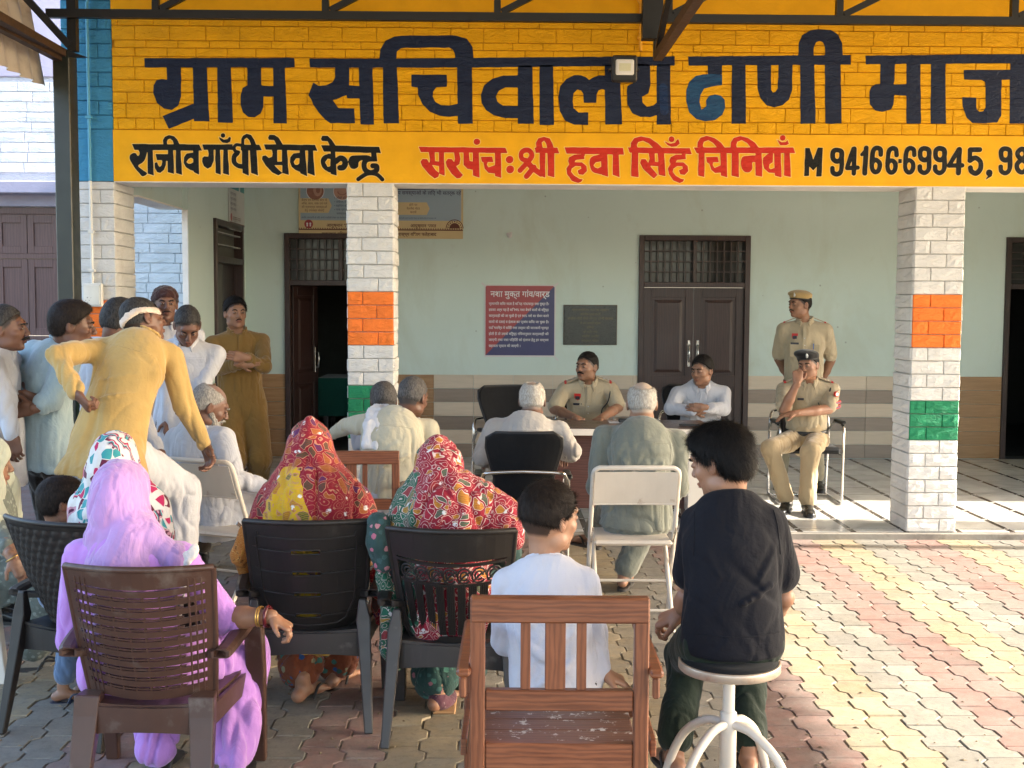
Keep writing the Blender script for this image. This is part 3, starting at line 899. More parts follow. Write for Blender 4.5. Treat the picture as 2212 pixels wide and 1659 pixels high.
# sheets: near-vertical side sheet and roof
def corr(P0, du, dv, nu, pitch=.075, amp=.012, nrm=(0, 0, 1), lu=1, lv=1, m=m_sheet, name='roof_sheet'):
    P0, du, dv, nrm = [Vector(q) for q in (P0, du, dv, nrm)]
    b = MB()
    n = int(lu/pitch*6)
    def P(i, j):
        u = lu*i/n; h = amp*math.sin(2*math.pi*u/pitch)
        return co(*(P0 + du*u + dv*(lv*j) + nrm*h))
    b.grid(P, n+1, 2)
    return b.build(name, m, can, fix=False)
side_z = zV(196, 7.95)
corr((-3.02, 8.06, side_z), (0, -1, 0), (-.16, 0, .98), 0, nrm=(1, 0, 0), pitch=.20, amp=.022, lu=7.5, lv=1.1, name='side_sheet')
corr((-3.2, 8.35, 4.30), (0, -1, 0), (.993, 0, .12), 0, nrm=(0, 0, 1), pitch=.2, amp=.02, lu=12.5, lv=6.4)
corr((3.15, 8.35, 5.06), (0, -1, 0), (.99, 0, -.13), 0, nrm=(0, 0, 1), pitch=.2, amp=.02, lu=12.5, lv=6.5)
for x in (9.6,):
    MB().bbox(x+2.85-.06, x+2.85+.06, -.06, .06, 0, 4.1, .005).build('post', m_steel_green, can)
    MB().bbox(x+2.85-.06, x+2.85+.06, -8.06, -7.94, 0, 4.1, .005).build('post', m_steel_green, can)
# ---- conduit pipes, switchboard, flood light
def pipe(name, pts, r, mat, label, clips=()):
    t = thing(name, label, 'pipe', pts[0])
    o = Vector(pts[0])
    MB().tube([Vector(p)-o for p in pts], r, 10).build('tube', mat, t)
    for c in clips:
        p = Vector(c)-o; MB().bbox(p.x-.022, p.x+.022, p.y-.016, p.y+.014, p.z-.010, p.z+.010, .002).build('clip', mat, t)
    return t
yq = YF-.022
pxx = xV(208, YF)
pipe('conduit_pipe', [(pxx, yq, zV(617, YF)), (pxx, yq, ZBEAM)], .011, m_pipe, 'white conduit pipe running down the corner pillar to the switchboard', [(pxx, yq, zV(508, YF)), (pxx, yq, zV(590, YF))])
pipe('conduit_pipe', [(pxx, yq, ZBEAM+.004), (pxx, yq, zV(30, YF)), (pxx+.02, yq, zV(16, YF)), (pxx+.09, yq, zV(8, YF)), (xyl+.2, yq, zV(6, YF))], .011, m_pipe_blue, 'blue painted conduit pipe on the blue corner above the veranda', [(pxx, yq, zV(267, YF))])
px2 = xV(1375, YF)
pipe('conduit_pipe', [(xyl+.01, yq-.01, zV(3, YF)), (px2-.12, yq, zV(7, YF)), (px2-.03, yq, zV(10, YF)), (px2, yq, zV(22, YF)), (px2, yq, zV(120, YF))], .012, m_pipe_yellow, 'yellow painted conduit pipe leading to the flood light', [(px2, yq, zV(92, YF)), (px2-.8, yq, zV(6, YF)), (xV(700, YF), yq, zV(4, YF))])
sw = thing('switchboard', 'white switchboard with sockets on the orange band of the corner pillar', 'switchboard', (xV(209, YF), YF-.002, zV(642, YF)))
MB().bbox(-.068, .068, -.04, 0, -.082, .082, .004).build('box', m_switch, sw)
MB().bbox(-.055, .055, -.046, -.04, -.07, .07, .002).build('face_plate', basic('socket_ivory', (.70, .68, .60), .35), sw)
for x, z in ((-.03, .045), (.015, .045)):
    MB().lathe([(0, -.014), (.012, -.012), (.014, 0)], 16, T=Matrix.Translation((x, -.046, z)) @ Matrix.Rotation(R(90), 4, 'X').inverted() @ Matrix.Scale(-1, 4, (0, 0, 1))).build('knob', m_chrome, sw)
for z in (-.03, ):
    h = MB()
    for dx, dz, r in ((-.03, .012, .004), (-.042, -.008, .003), (-.018, -.008, .003), (-.03, -.02, .003), (-.006, .01, .002)):
        h.lathe([(0, -.002), (r, -.001), (r, 0)], 10, T=Matrix.Translation((dx, -.0475, z+dz)) @ Matrix.Rotation(R(90), 4, 'X'))
    h.build('socket_hole', m_dark, sw)
for x in (-.05, .052):
    for z in (-.065, .065): MB().lathe([(0, -.003), (.005, -.002), (.005, 0)], 10, T=Matrix.Translation((x, -.046, z)) @ Matrix.Rotation(R(90), 4, 'X')).build('screw', m_steel_black, sw)
fl = thing('flood_light', 'square black flood light mounted on the yellow sign wall', 'lamp', AY(1349, 149, YF-.12))
s = .088
b = MB(); b.bbox(-s, s, -.02, .03, -s*1.02, s*1.05, .012); b.bbox(-s*.6, s*.6, .03, .05, -s*.6, s*.6, .01); b.build('housing', m_black_plastic, fl)
b = MB(); b.bbox(-s*.72, s*.72, -.032, -.019, -s*.52, s*.68, .008); b.build('glass', m_lamp_glass, fl)
b = MB(); b.bbox(-s*.45, s*.45, -.036, -.031, -s*.22, s*.36, .001); b.build('led_array', m_led, fl)
b = MB(); b.tube([(-s-.01, .0, 0), (-s-.012, .06, 0), (-s*.8, .11, 0), (s*.8, .11, 0), (s+.012, .06, 0), (s+.01, .0, 0)], .008, 6); b.build('bracket', m_black_plastic, fl)

# ---- grit and dry bits on the paving
rg = random.Random(21); gb = MB()
for i in range(420):
    y = rg.uniform(3.9, 8.2); x = rg.uniform(-.45*y, .45*y); r_ = rg.uniform(.002, .0065); a = rg.uniform(0, 6.3); l = r_*rg.uniform(1, 3.2)
    c_, s_ = math.cos(a), math.sin(a)
    gb.add([(x+c_*l, y+s_*l, .0015), (x-s_*r_, y+c_*r_, .001), (x-c_*l, y-s_*l, .0015), (x+s_*r_, y-c_*r_, .001), (x, y, .0015+r_*.9)], [(0, 1, 4), (1, 2, 4), (2, 3, 4), (3, 0, 4), (3, 2, 1, 0)])
props(gb.build('grit', basic('grit', (.16, .12, .075), .9, .5, 3, 0, co='pos')), 'grit and small dry leaf bits scattered over the paving', 'grit', kind='stuff')
# ------------------------------------------------------------------ painted lettering
def sd_poly(X, Z, P):
    P = np.array(P, float); n = len(P)
    d = np.full(X.shape, 1e9); s = np.ones(X.shape)
    for i in range(n):
        a, b = P[i], P[i-1]
        ex, ey = b[0]-a[0], b[1]-a[1]; wx, wy = X-a[0], Z-a[1]
        t = np.clip((wx*ex+wy*ey)/max(ex*ex+ey*ey, 1e-9), 0, 1)
        dx, dy = wx-ex*t, wy-ey*t
        d = np.minimum(d, dx*dx+dy*dy)
        c1 = Z >= a[1]; c2 = Z < b[1]; c3 = ex*wy > ey*wx
        fl_ = (c1 & c2 & c3) | (~c1 & ~c2 & ~c3)
        s = np.where(fl_, -s, s)
    return s*np.sqrt(d)
def sd_stroke(X, Z, P, w):
    P = [np.array(p) for p in P]; d = np.full(X.shape, 1e9)
    for a, b in zip(P[:-1], P[1:]):
        e = b-a; wx, wy = X-a[0], Z-a[1]
        t = np.clip((wx*e[0]+wy*e[1])/max(e@e, 1e-9), 0, 1)
        d = np.minimum(d, np.hypot(wx-e[0]*t, wy-e[1]*t))
    return d-w
VIEWS = {'A': (0, 0, 1.58), 'B': (1300, 0, 1.58), 'C': (2632, 0, 1.58), 'D': (500, 520, 2.011), 'E': (1600, 520, 2.011), 'F': (2400, 520, 2.011), 'G': (3100, 520, 2.3734)}
def smoothpoly(P, sharp=True):
    return [tuple(p) for p in P]
def glyph(view, shapes, h, parent, mat, name='letter', conform=False, yoff=.0015, grow=0.0, joint=None):
    ox, oy, sc = VIEWS[view]
    def cv(p):
        V = AY((ox+p[0]/sc)/1.822785, (oy+p[1]/sc)/1.822785, YF); return (V.x, V.z)
    m_px = YF/FPX/(sc*1.822785)
    lst = []
    for s in shapes:
        k = s[0]
        if k in 'P-': lst.append((k, [cv(p) for p in s[1]], None))
        elif k in 'Rr': lst.append(('P' if k == 'R' else '-', [cv(p) for p in spline(s[1], 5, True)], None))
        elif k == 'S': lst.append((k, [cv(p) for p in (spline(s[1], 6) if len(s[1]) > 2 else s[1])], s[2]*m_px))
        elif k == 'O': lst.append(('S', [cv(p) for p in spline(s[1], 6, True)] + [cv(s[1][0])], s[2]*m_px))
        elif k == 'C': c = cv(s[1]); lst.append(('S', [c, (c[0]+1e-4, c[1])], s[2]*m_px))
    allp = np.array([p for s in lst for p in s[1]])
    pad = max([s[2] or 0 for s in lst]) + 2*h + grow
    x0, z0 = allp.min(0)-pad; x1, z1 = allp.max(0)+pad
    xs = np.arange(x0, x1+h, h); zs = np.arange(z0, z1+h, h)
    X, Z = np.meshgrid(xs, zs, indexing='ij')
    F = np.full(X.shape, 1e9)
    for k, P, w in lst:
        if k == 'P': F = np.minimum(F, sd_poly(X, Z, P))
        elif k == 'S': F = np.minimum(F, sd_stroke(X, Z, P, w))
        else: F = np.maximum(F, -sd_poly(X, Z, P))
    # hand painted wobble
    pts = np.stack([X.ravel()*22, Z.ravel()*22, np.full(X.size, 3.3)], 1)
    F = F + .0018*vnoise(pts).reshape(X.shape) - grow
    # blocky surface
    Yb = np.full(X.shape, 0.0)
    if conform:
        rec = np.full(X.shape, 0.0006)
        zlo, zhi = zs[0], zs[-1]
        for (a, b, za, zb, yo) in SIGN:
            if b < x0 or a > x1 or zb < z0 or za > z1: continue
            ins = (X >= a) & (X <= b) & (Z >= za) & (Z <= zb)
            rec[ins] = yo
        Yb = rec
    else: Yb[:] = -.004
    Yb = Yb - yoff
    nx, nz = X.shape
    vid = {}; V = []; Fc = []
    ins = F < 0
    full = ins[:-1, :-1] & ins[1:, :-1] & ins[1:, 1:] & ins[:-1, 1:]
    anyi = ins[:-1, :-1] | ins[1:, :-1] | ins[1:, 1:] | ins[:-1, 1:]
    def gv(i, j):
        k = (i, j)
        if k not in vid: vid[k] = len(V); V.append((X[i, j], Yb[i, j], Z[i, j]))
        return vid[k]
    def ev(a, b):
        k = (a, b) if a < b else (b, a)
        if k not in vid:
            fa, fb = F[k[0]], F[k[1]]; t = fa/(fa-fb)
            i0, j0 = k[0]; i1, j1 = k[1]
            vid[k] = len(V); V.append((X[i0, j0]+(X[i1, j1]-X[i0, j0])*t, Yb[i0, j0]+(Yb[i1, j1]-Yb[i0, j0])*t, Z[i0, j0]+(Z[i1, j1]-Z[i0, j0])*t))
        return vid[k]
    if conform:
        for i, j in np.argwhere(full): Fc.append((gv(i, j), gv(i+1, j), gv(i+1, j+1), gv(i, j+1)))
    else:       # merge runs along x
        for j in range(nz-1):
            i = 0
            while i < nx-1:
                if full[i, j]:
                    k = i
                    while k+1 < nx-1 and full[k+1, j] and k-i < 400: k += 1
                    Fc.append(tuple(gv(q, j) for q in range(i, k+2)) + tuple(gv(q, j+1) for q in range(k+1, i-1, -1)))
                    i = k+1
                else: i += 1
    for i, j in np.argwhere(anyi & ~full):
        cs = [(i, j), (i+1, j), (i+1, j+1), (i, j+1)]; poly = []
        for q in range(4):
            a, b = cs[q], cs[(q+1) % 4]
            if F[a] < 0: poly.append(gv(*a))
            if (F[a] < 0) != (F[b] < 0): poly.append(ev(a, b))
        if len(poly) >= 3: Fc.append(tuple(poly))
    me = bpy.data.meshes.new(name)
    me.from_pydata([(x, y, z-ZBEAM) for x, y, z in V], [], Fc); me.materials.append(mat); me.update()
    return link_mesh(name, me, parent)
ARCH_I = [(165,125),(170,85),(195,50),(250,35),(320,50),(380,90),(415,128),(345,128),(310,90),(265,68),(225,80),(215,105),(220,125)]
HA = [(1290,200),(1330,180),(1405,178),(1410,215),(1340,222),(1330,240),(1390,240),(1425,270),(1430,310),(1400,340),(1365,335),(1355,305),(1385,290),(1380,272),(1340,270),(1310,290),(1305,315),(1330,345),(1370,370),(1397,375),(1385,395),(1360,405),(1310,385),(1275,335),(1268,290),(1290,255),(1280,230)]
def sh(P, dx, dy=0, k=1.0): return [((x)*k+dx, y+dy) for x, y in P]
BIG = [
 ('A', 'n', [('P', [(898,362),(1832,360),(1834,418),(1770,420),(1438,418),(900,420)]), ('P', [(1035,400),(1127,400),(1127,600),(1110,655),(1070,684),(1020,676),(975,640),(953,580),(955,530),(975,500),(1005,493),(1040,497)]),
   ('P', [(1200,410),(1285,410),(1303,755),(1207,755)]), ('P', [(1012,722),(1204,645),(1210,738),(1050,802)]), ('P', [(1352,410),(1436,410),(1450,765),(1356,762)]),
   ('P', [(1540,530),(1510,548),(1497,590),(1497,650),(1512,700),(1545,727),(1585,730),(1622,705),(1638,665),(1640,600),(1702,602),(1702,535),(1625,533),(1625,410),(1538,410)]), ('P', [(1700,410),(1772,410),(1785,768),(1702,768)])]),
 ('B', 'n', [('P', [(-129,363),(300,366),(900,360),(2143,350),(2143,408),(1700,412),(900,420),(-127,421)]),
   ('P', [(31,410),(118,410),(118,530),(190,535),(190,612),(105,612),(102,590),(38,618),(14,622),(52,672),(150,674),(156,768),(0,765),(-30,745),(-70,700),(-105,650),(-120,615),(-136,592),(-105,512),(-70,535),(-20,530),(15,510),(31,480)]),
   ('P', [(178,410),(262,410),(273,775),(188,775)]),
   ('P', [(305,380),(312,310),(345,255),(400,228),(450,222),(780,220),(850,240),(885,290),(895,380),(780,380),(778,340),(765,310),(740,297),(480,297),(440,300),(415,320),(412,380)]),
   ('P', [(328,410),(415,410),(430,768),(332,768)]), ('P', [(790,410),(882,410),(887,770),(795,770)]),
   ('P', [(505,464),(727,464),(727,540),(660,542),(640,570),(638,600),(655,635),(690,655),(740,657),(800,645),(800,720),(740,726),(680,720),(620,695),(575,650),(548,590),(545,545),(505,540)])]),
 ('B', 'n', [('P', [(1175,468),(1080,470),(1010,490),(960,530),(938,590),(942,640),(970,685),(1020,718),(1090,735),(1175,735)]), ('-', [(1170,545),(1090,545),(1050,565),(1030,600),(1040,635),(1075,658),(1170,660)]),
   ('P', [(1168,408),(1257,408),(1267,770),(1168,770)]), ('P', [(1302,405),(1387,405),(1393,778),(1303,778)])]),
 ('B', 'n', [('P', [(1605,778),(1520,776),(1460,750),(1428,690),(1420,600),(1432,535),(1470,490),(1520,467),(1560,467),(1590,480),(1612,497),(1640,480),(1672,470),(1716,470),(1716,560),(1690,553),(1668,563),(1657,590),(1657,640),(1578,640),(1575,585),(1562,562),(1538,556),(1515,580),(1508,630),(1515,675),(1545,700),(1605,700)]),
   ('P', [(1708,405),(1800,405),(1817,775),(1712,775)]),
   ('P', [(1880,400),(1990,400),(1992,530),(1980,580),(1940,600),(1942,640),(1970,665),(2010,655),(2037,635),(2037,715),(1990,728),(1930,728),(1880,705),(1850,650),(1845,570),(1850,535),(1885,515),(1885,440)]),
   ('P', [(2032,400),(2115,400),(2120,775),(2032,775)])]),
 ('C', 'b', [('P', [(334,462),(334,530),(265,540),(222,552),(200,590),(192,630),(205,680),(222,672),(236,660),(234,625),(255,598),(290,588),(325,595),(350,620),(354,670),(335,715),(290,748),(230,755),(175,740),(130,700),(110,630),(110,560),(130,510),(170,475),(215,463),(245,462)])]),
 ('C', 'n', [('P', [(122,352),(1134,342),(1134,402),(126,408)]), ('P', [(245,400),(332,400),(333,461),(245,461)]), ('P', [(395,398),(480,398),(482,770),(393,770)]),
   ('P', [(552,398),(638,398),(638,560),(650,577),(665,572),(680,550),(685,398),(772,398),(768,560),(750,620),(710,655),(660,668),(610,655),(570,610),(555,550)]),
   ('P', [(820,395),(907,395),(915,770),(822,770)]), ('P', [(973,395),(1070,395),(1078,770),(975,770)]),
   ('P', [(808,365),(810,270),(830,220),(880,190),(940,182),(1010,187),(1055,215),(1080,270),(1085,365),(975,365),(973,290),(960,262),(940,254),(920,262),(905,290),(902,365)])]),
 ('C', 'n', [('P', [(1225,346),(2330,335),(2330,392),(1228,400)]), ('P', [(1318,390),(1408,390),(1405,500),(1400,525),(1484,523),(1484,595),(1405,592),(1400,650),(1385,682),(1330,696),(1285,686),(1252,650),(1250,570),(1262,540),(1290,525),(1318,525)]),
   ('P', [(1480,390),(1566,390),(1572,770),(1480,770)]), ('P', [(1634,388),(1722,388),(1727,770),(1630,770)]),
   ('P', [(1838,436),(2130,434),(2130,494),(2072,496),(2070,720),(2045,762),(1960,768),(1890,765),(1855,730),(1830,660),(1828,604),(1915,606),(1918,680),(1935,695),(1960,692),(1972,670),(1972,560),(1970,510),(1950,498),(1838,495)]),
   ('P', [(2126,380),(2240,380),(2240,768),(2122,768)])]),
]
for v, c, shp in BIG:
    glyph(v, shp, .0055, facade, m_letter_navy if c == 'n' else m_letter_blue, conform=True)
glyph('B', [('S', [(2072,545),(2078,690)], 26)], .006, facade, paint_letters('letter_streak_blue', (.009, .022, .07), (.014, .045, .12)), name='paint_streak', conform=True, yoff=.003)
SMALL = [
 ('D', 'k', [('P', [(42,95),(575,98),(596,148),(62,142)]), ('R', [(95,135),(160,135),(150,200),(128,240),(92,268),(125,300),(162,328),(125,350),(95,320),(60,280),(28,225),(25,190),(45,170),(70,168),(85,190),(98,185),(103,165)]), ('P', [(165,130),(205,130),(215,345),(165,330)]),
   ('P', [(228,175),(330,175),(330,228),(310,228),(310,260),(295,300),(265,325),(240,318),(222,285),(222,245),(240,240),(250,268),(262,278),(275,265),(282,235),(278,222),(240,222)]), ('P', [(325,130),(368,130),(374,332),(325,318)]),
   ('P', [(388,130),(425,130),(440,342),(390,325)]), ('P', [(290,110),(285,65),(300,38),(335,26),(375,35),(400,60),(422,110),(375,110),(365,70),(345,52),(325,58),(318,80),(325,110)]),
   ('P', [(450,245),(452,200),(475,172),(520,165),(535,165),(535,312),(500,300),(470,280)]), ('-', [(472,238),(490,212),(510,203),(526,215),(526,240),(505,252),(485,250)]), ('P', [(525,130),(570,130),(572,338),(530,318)])]),
 ('D', 'k', [('P', [(595,97),(836,98),(840,143),(610,142)]), ('P', [(903,99),(1050,100),(1070,145),(903,145)]), ('P', [(640,135),(690,135),(688,230),(670,275),(640,290),(612,270),(597,235),(598,205),(615,192),(645,195),(648,175)]), ('P', [(700,130),(738,130),(745,338),(703,325)]),
   ('P', [(765,130),(800,130),(810,340),(762,328)]), ('P', [(728,40),(770,62),(798,55),(812,38),(825,45),(820,75),(795,88),(760,85),(740,65)]), ('C', (762,27), 17),
   ('S', [(898,104),(868,102),(850,122),(858,150),(886,160)], 12), ('S', [(876,166),(850,195),(850,238),(878,266),(925,276)], 18), ('P', [(912,130),(960,130),(965,345),(915,325)]),
   ('P', [(975,130),(1025,130),(1040,345),(985,325)]), ('P', [(905,110),(905,55),(920,28),(950,14),(985,25),(1010,60),(1028,110),(985,110),(970,65),(950,45),(932,60),(930,110)])]),
 ('D', 'k', [('P', [(1085,98),(1490,102),(1510,150),(1100,140)]), ('P', [(1148,135),(1190,135),(1192,235),(1238,235),(1238,265),(1165,262),(1205,300),(1235,325),(1200,345),(1150,320),(1100,265),(1070,215),(1075,190),(1100,185),(1125,205),(1150,195),(1155,170)]), ('P', [(1228,130),(1268,130),(1282,338),(1230,325)]),
   ('P', [(1118,45),(1130,22),(1170,25),(1200,45),(1240,108),(1190,108),(1165,65),(1125,62)]), ('P', [(1292,240),(1295,200),(1320,172),(1375,165),(1375,320),(1335,302),(1305,275)]), ('-', [(1322,238),(1340,210),(1367,207),(1367,250),(1350,262),(1330,258)]), ('P', [(1370,135),(1412,135),(1428,350),(1372,328)]),
   ('P', [(1435,138),(1475,138),(1488,345),(1430,325)])]),
 ('D', 'k', [('P', [(1538,105),(1998,117),(2012,168),(1560,155)]), ('R', [(1615,182),(1580,178),(1550,195),(1535,230),(1545,275),(1575,305),(1617,312)]), ('-', [(1570,240),(1590,212),(1611,215),(1611,272),(1590,275)]), ('P', [(1612,145),(1650,145),(1662,345),(1615,330)]),
   ('S', [(1655,232),(1690,208),(1720,220),(1728,252),(1712,280),(1688,284)], 22), ('P', [(1535,55),(1548,30),(1590,30),(1620,60),(1660,118),(1612,118),(1590,75),(1545,72)]),
   ('R', [(1755,225),(1780,190),(1870,185),(1925,190),(1935,215),(1870,222),(1838,240),(1832,275),(1805,292),(1775,285),(1757,250)]), ('P', [(1932,150),(1975,152),(1984,235),(1935,230)]),
   ('S', [(1960,215),(1900,220),(1878,255),(1888,300),(1930,322),(1975,305),(1978,272),(1948,268)], 20), ('S', [(1832,374),(1900,332),(1975,335),(2022,376)], 16)]),
 ('E', 'r', [('P', [(100,118),(785,125),(803,168),(115,160)]), ('P', [(175,150),(225,150),(228,230),(266,235),(266,270),(205,262),(230,300),(262,325),(255,355),(225,370),(180,335),(125,270),(112,235),(130,213),(165,215),(182,245),(188,220)]), ('P', [(258,150),(298,150),(303,345),(260,330)]),
   ('P', [(375,150),(418,150),(428,215),(420,255),(395,272),(420,310),(447,340),(425,365),(400,368),(360,330),(320,270),(312,235),(330,212),(360,215),(378,240),(385,215)]), ('P', [(452,150),(497,150),(500,230),(530,235),(530,300),(485,290),(455,260)]), ('P', [(525,150),(575,150),(580,362),(527,345)]), ('C', (558,78), 25),
   ('P', [(590,197),(680,195),(690,240),(645,238),(638,260),(650,280),(708,262),(708,330),(650,325),(620,290),(612,240),(600,235)]), ('P', [(700,150),(748,150),(752,362),(703,350)]), ('C', (818,218), 29), ('C', (822,296), 30)]),
 ('E', 'r', [('P', [(1015,125),(1195,125),(1208,168),(1025,165)]), ('S', [(955,228),(915,212),(910,170),(938,146),(972,148),(992,175),(982,212),(900,305)], 19), ('S', [(950,232),(1000,285),(1065,332)], 22), ('S', [(1010,280),(952,352)], 21), ('P', [(1055,155),(1100,155),(1100,362),(1055,345)]),
   ('P', [(1118,155),(1170,155),(1172,360),(1120,345)]), ('P', [(1030,135),(1025,85),(1045,50),(1090,38),(1135,50),(1155,90),(1168,135),(1115,135),(1105,90),(1090,70),(1072,85),(1080,135)])]),
 ('E', 'r', [('P', [(1250,120),(1715,127),(1723,180),(1268,172)]), ('P', HA), ('P', [(1385,165),(1412,165),(1412,190),(1385,190)]), ('R', [(1450,250),(1460,205),(1500,185),(1560,185),(1560,322),(1510,328),(1470,310)]), ('-', [(1480,265),(1500,240),(1542,232),(1542,275),(1515,288),(1492,280)]), ('P', [(1545,165),(1590,165),(1598,355),(1548,340)]),
   ('P', [(1635,165),(1680,165),(1688,358),(1632,340)])]),
 ('F', 'r', [('P', [(145,122),(635,128),(648,175),(158,165)]), ('P', [(175,155),(228,155),(228,358),(172,350)]), ('P', ARCH_I), ('P', [(310,160),(355,160),(360,235),(392,238),(392,270),(320,268),(345,300),(380,340),(350,368),(320,345),(265,290),(240,245),(250,215),(285,215),(305,245),(318,215)]), ('P', [(382,160),(432,160),(442,350),(388,338)]),
   ('P', [(435,75),(480,92),(518,85),(535,60),(545,58),(555,92),(530,115),(490,118),(460,105)]), ('C', (490,58), 23), ('P', sh(HA, -806)), ('P', [(570,160),(602,165),(602,190),(570,190)])]),
 ('F', 'r', [('P', [(665,122),(1455,122),(1468,168),(690,168)]), ('P', [(705,155),(752,155),(750,358),(700,345)]), ('P', sh(ARCH_I, 548, -3, .88)), ('P', [(762,198),(855,196),(865,240),(820,240),(815,262),(830,285),(884,262),(884,322),(835,325),(805,300),(790,250),(772,240)]), ('P', [(875,155),(925,155),(932,360),(880,345)]),
   ('P', [(968,155),(1022,155),(1022,358),(965,345)]), ('P', sh(ARCH_I, 808, -3, .9)), ('R', [(1040,240),(1050,200),(1080,190),(1165,190),(1165,235),(1128,240),(1128,290),(1105,318),(1070,315),(1045,285)]), ('P', [(1155,155),(1203,155),(1208,355),(1155,345)]),
   ('P', [(1215,205),(1245,180),(1280,160),(1295,160),(1290,240),(1265,255),(1260,285),(1275,295),(1310,282),(1310,325),(1260,322),(1225,290),(1213,240)]), ('P', [(1300,155),(1355,155),(1360,358),(1308,345)]), ('P', [(1380,155),(1425,155),(1435,358),(1380,345)]),
   ('C', (1370,48), 21), ('P', [(1325,60),(1360,82),(1393,78),(1408,62),(1420,95),(1395,107),(1350,105)])]),
]
def nine(dx, dy=0): return [('O', [(463+dx,168+dy),(500+dx,182+dy),(507+dx,225+dy),(492+dx,262+dy),(460+dx,275+dy),(428+dx,255+dy),(422+dx,210+dy),(433+dx,178+dy)], 23), ('S', [(505+dx,200+dy),(506+dx,330+dy),(492+dx,378+dy),(458+dx,396+dy),(424+dx,376+dy),(419+dx,338+dy)], 22)]
def six(dx, dy=0): return [('S', [(872+dx,212+dy),(866+dx,162+dy),(828+dx,150+dy),(798+dx,185+dy),(788+dx,290+dy)], 22), ('O', [(826+dx,262+dy),(856+dx,285+dy),(862+dx,325+dy),(848+dx,362+dy),(820+dx,376+dy),(795+dx,355+dy),(787+dx,315+dy),(797+dx,278+dy)], 21)]
SMALL += [('G', 'k', [('P', [(165,148),(208,150),(240,260),(285,148),(330,148),(318,415),(268,415),(275,320),(240,362),(205,325),(202,410),(157,410)])]),
 ('G', 'k', nine(0)), ('G', 'k', [('S', [(615,158),(555,338)], 20), ('S', [(556,338),(655,333)], 20), ('S', [(624,158),(620,388)], 22)]), ('G', 'k', [('S', [(735,150),(722,385)], 23), ('S', [(728,170),(694,212)], 15)]),
 ('G', 'k', six(0)), ('G', 'k', six(147, 4)), ('G', 'k', [('P', [(1035,252),(1068,252),(1068,292),(1035,292)])]), ('G', 'k', six(312, 3)), ('G', 'k', nine(817, -14)), ('G', 'k', nine(960, -14)),
 ('G', 'k', [('S', [(1600,162),(1510,312)], 20), ('S', [(1510,315),(1632,312)], 21), ('S', [(1606,165),(1596,383)], 24)]), ('G', 'k', [('S', [(1795,165),(1708,166)], 23), ('S', [(1706,166),(1703,262)], 21), ('S', [(1703,266),(1755,242),(1802,280),(1802,345),(1760,386),(1718,368),(1708,335)], 23)]),
 ('G', 'k', [('C', (1885,380), 31), ('P', [(1915,378),(1906,412),(1852,444),(1880,400)])]), ('G', 'k', nine(1572, -12)),
 ('G', 'k', [('O', [(2190,158),(2222,185),(2222,225),(2190,252),(2155,228),(2150,190)], 22), ('O', [(2190,262),(2228,292),(2228,345),(2190,378),(2150,350),(2145,300)], 22)])]
for v, c, shp in SMALL:
    glyph(v, shp, .0036, facade, m_letter_black if c == 'k' else m_letter_red, conform=False, yoff=.0022)
    glyph(v, shp, .0036, facade, basic('letter_edge_paint', (.80, .50, .13), .6), name='letter_outline', conform=False, yoff=.001, grow=.0048)
# ------------------------------------------------------------------ chairs
def lerp(a, b, t): return a+(b-a)*t
def tab(x, T):
    for (a, u), (b, v) in zip(T[:-1], T[1:]):
        if a <= x <= b or (x < a and (a, u) == T[0]): return u+(v-u)*max(0, (x-a)/(b-a))
    return T[-1][1]
def slab(mb, fn, us, ts, th, m=0):
    """curved slab: fn(u,t)->point on its rear face; thickness th towards +y"""
    nu, nt = len(us), len(ts)
    A = [fn(u, t) for u in us for t in ts]; B = [(p[0], p[1]+th, p[2]) for p in A]
    k = lambda i, j: i*nt+j; N = nu*nt; f = []
    for i in range(nu-1):
        for j in range(nt-1):
            f.append((k(i,j), k(i+1,j), k(i+1,j+1), k(i,j+1))); f.append((N+k(i,j), N+k(i,j+1), N+k(i+1,j+1), N+k(i+1,j)))
    for i in range(nu-1):
        f.append((k(i,0), N+k(i,0), N+k(i+1,0), k(i+1,0))); f.append((k(i,nt-1), k(i+1,nt-1), N+k(i+1,nt-1), N+k(i,nt-1)))
    for j in range(nt-1):
        f.append((k(0,j), k(0,j+1), N+k(0,j+1), N+k(0,j))); f.append((k(nu-1,j), N+k(nu-1,j), N+k(nu-1,j+1), k(nu-1,j+1)))
    return mb.add(A+B, f, m)
def lin(a, b, n): return [a+(b-a)*i/(n-1) for i in range(n)]
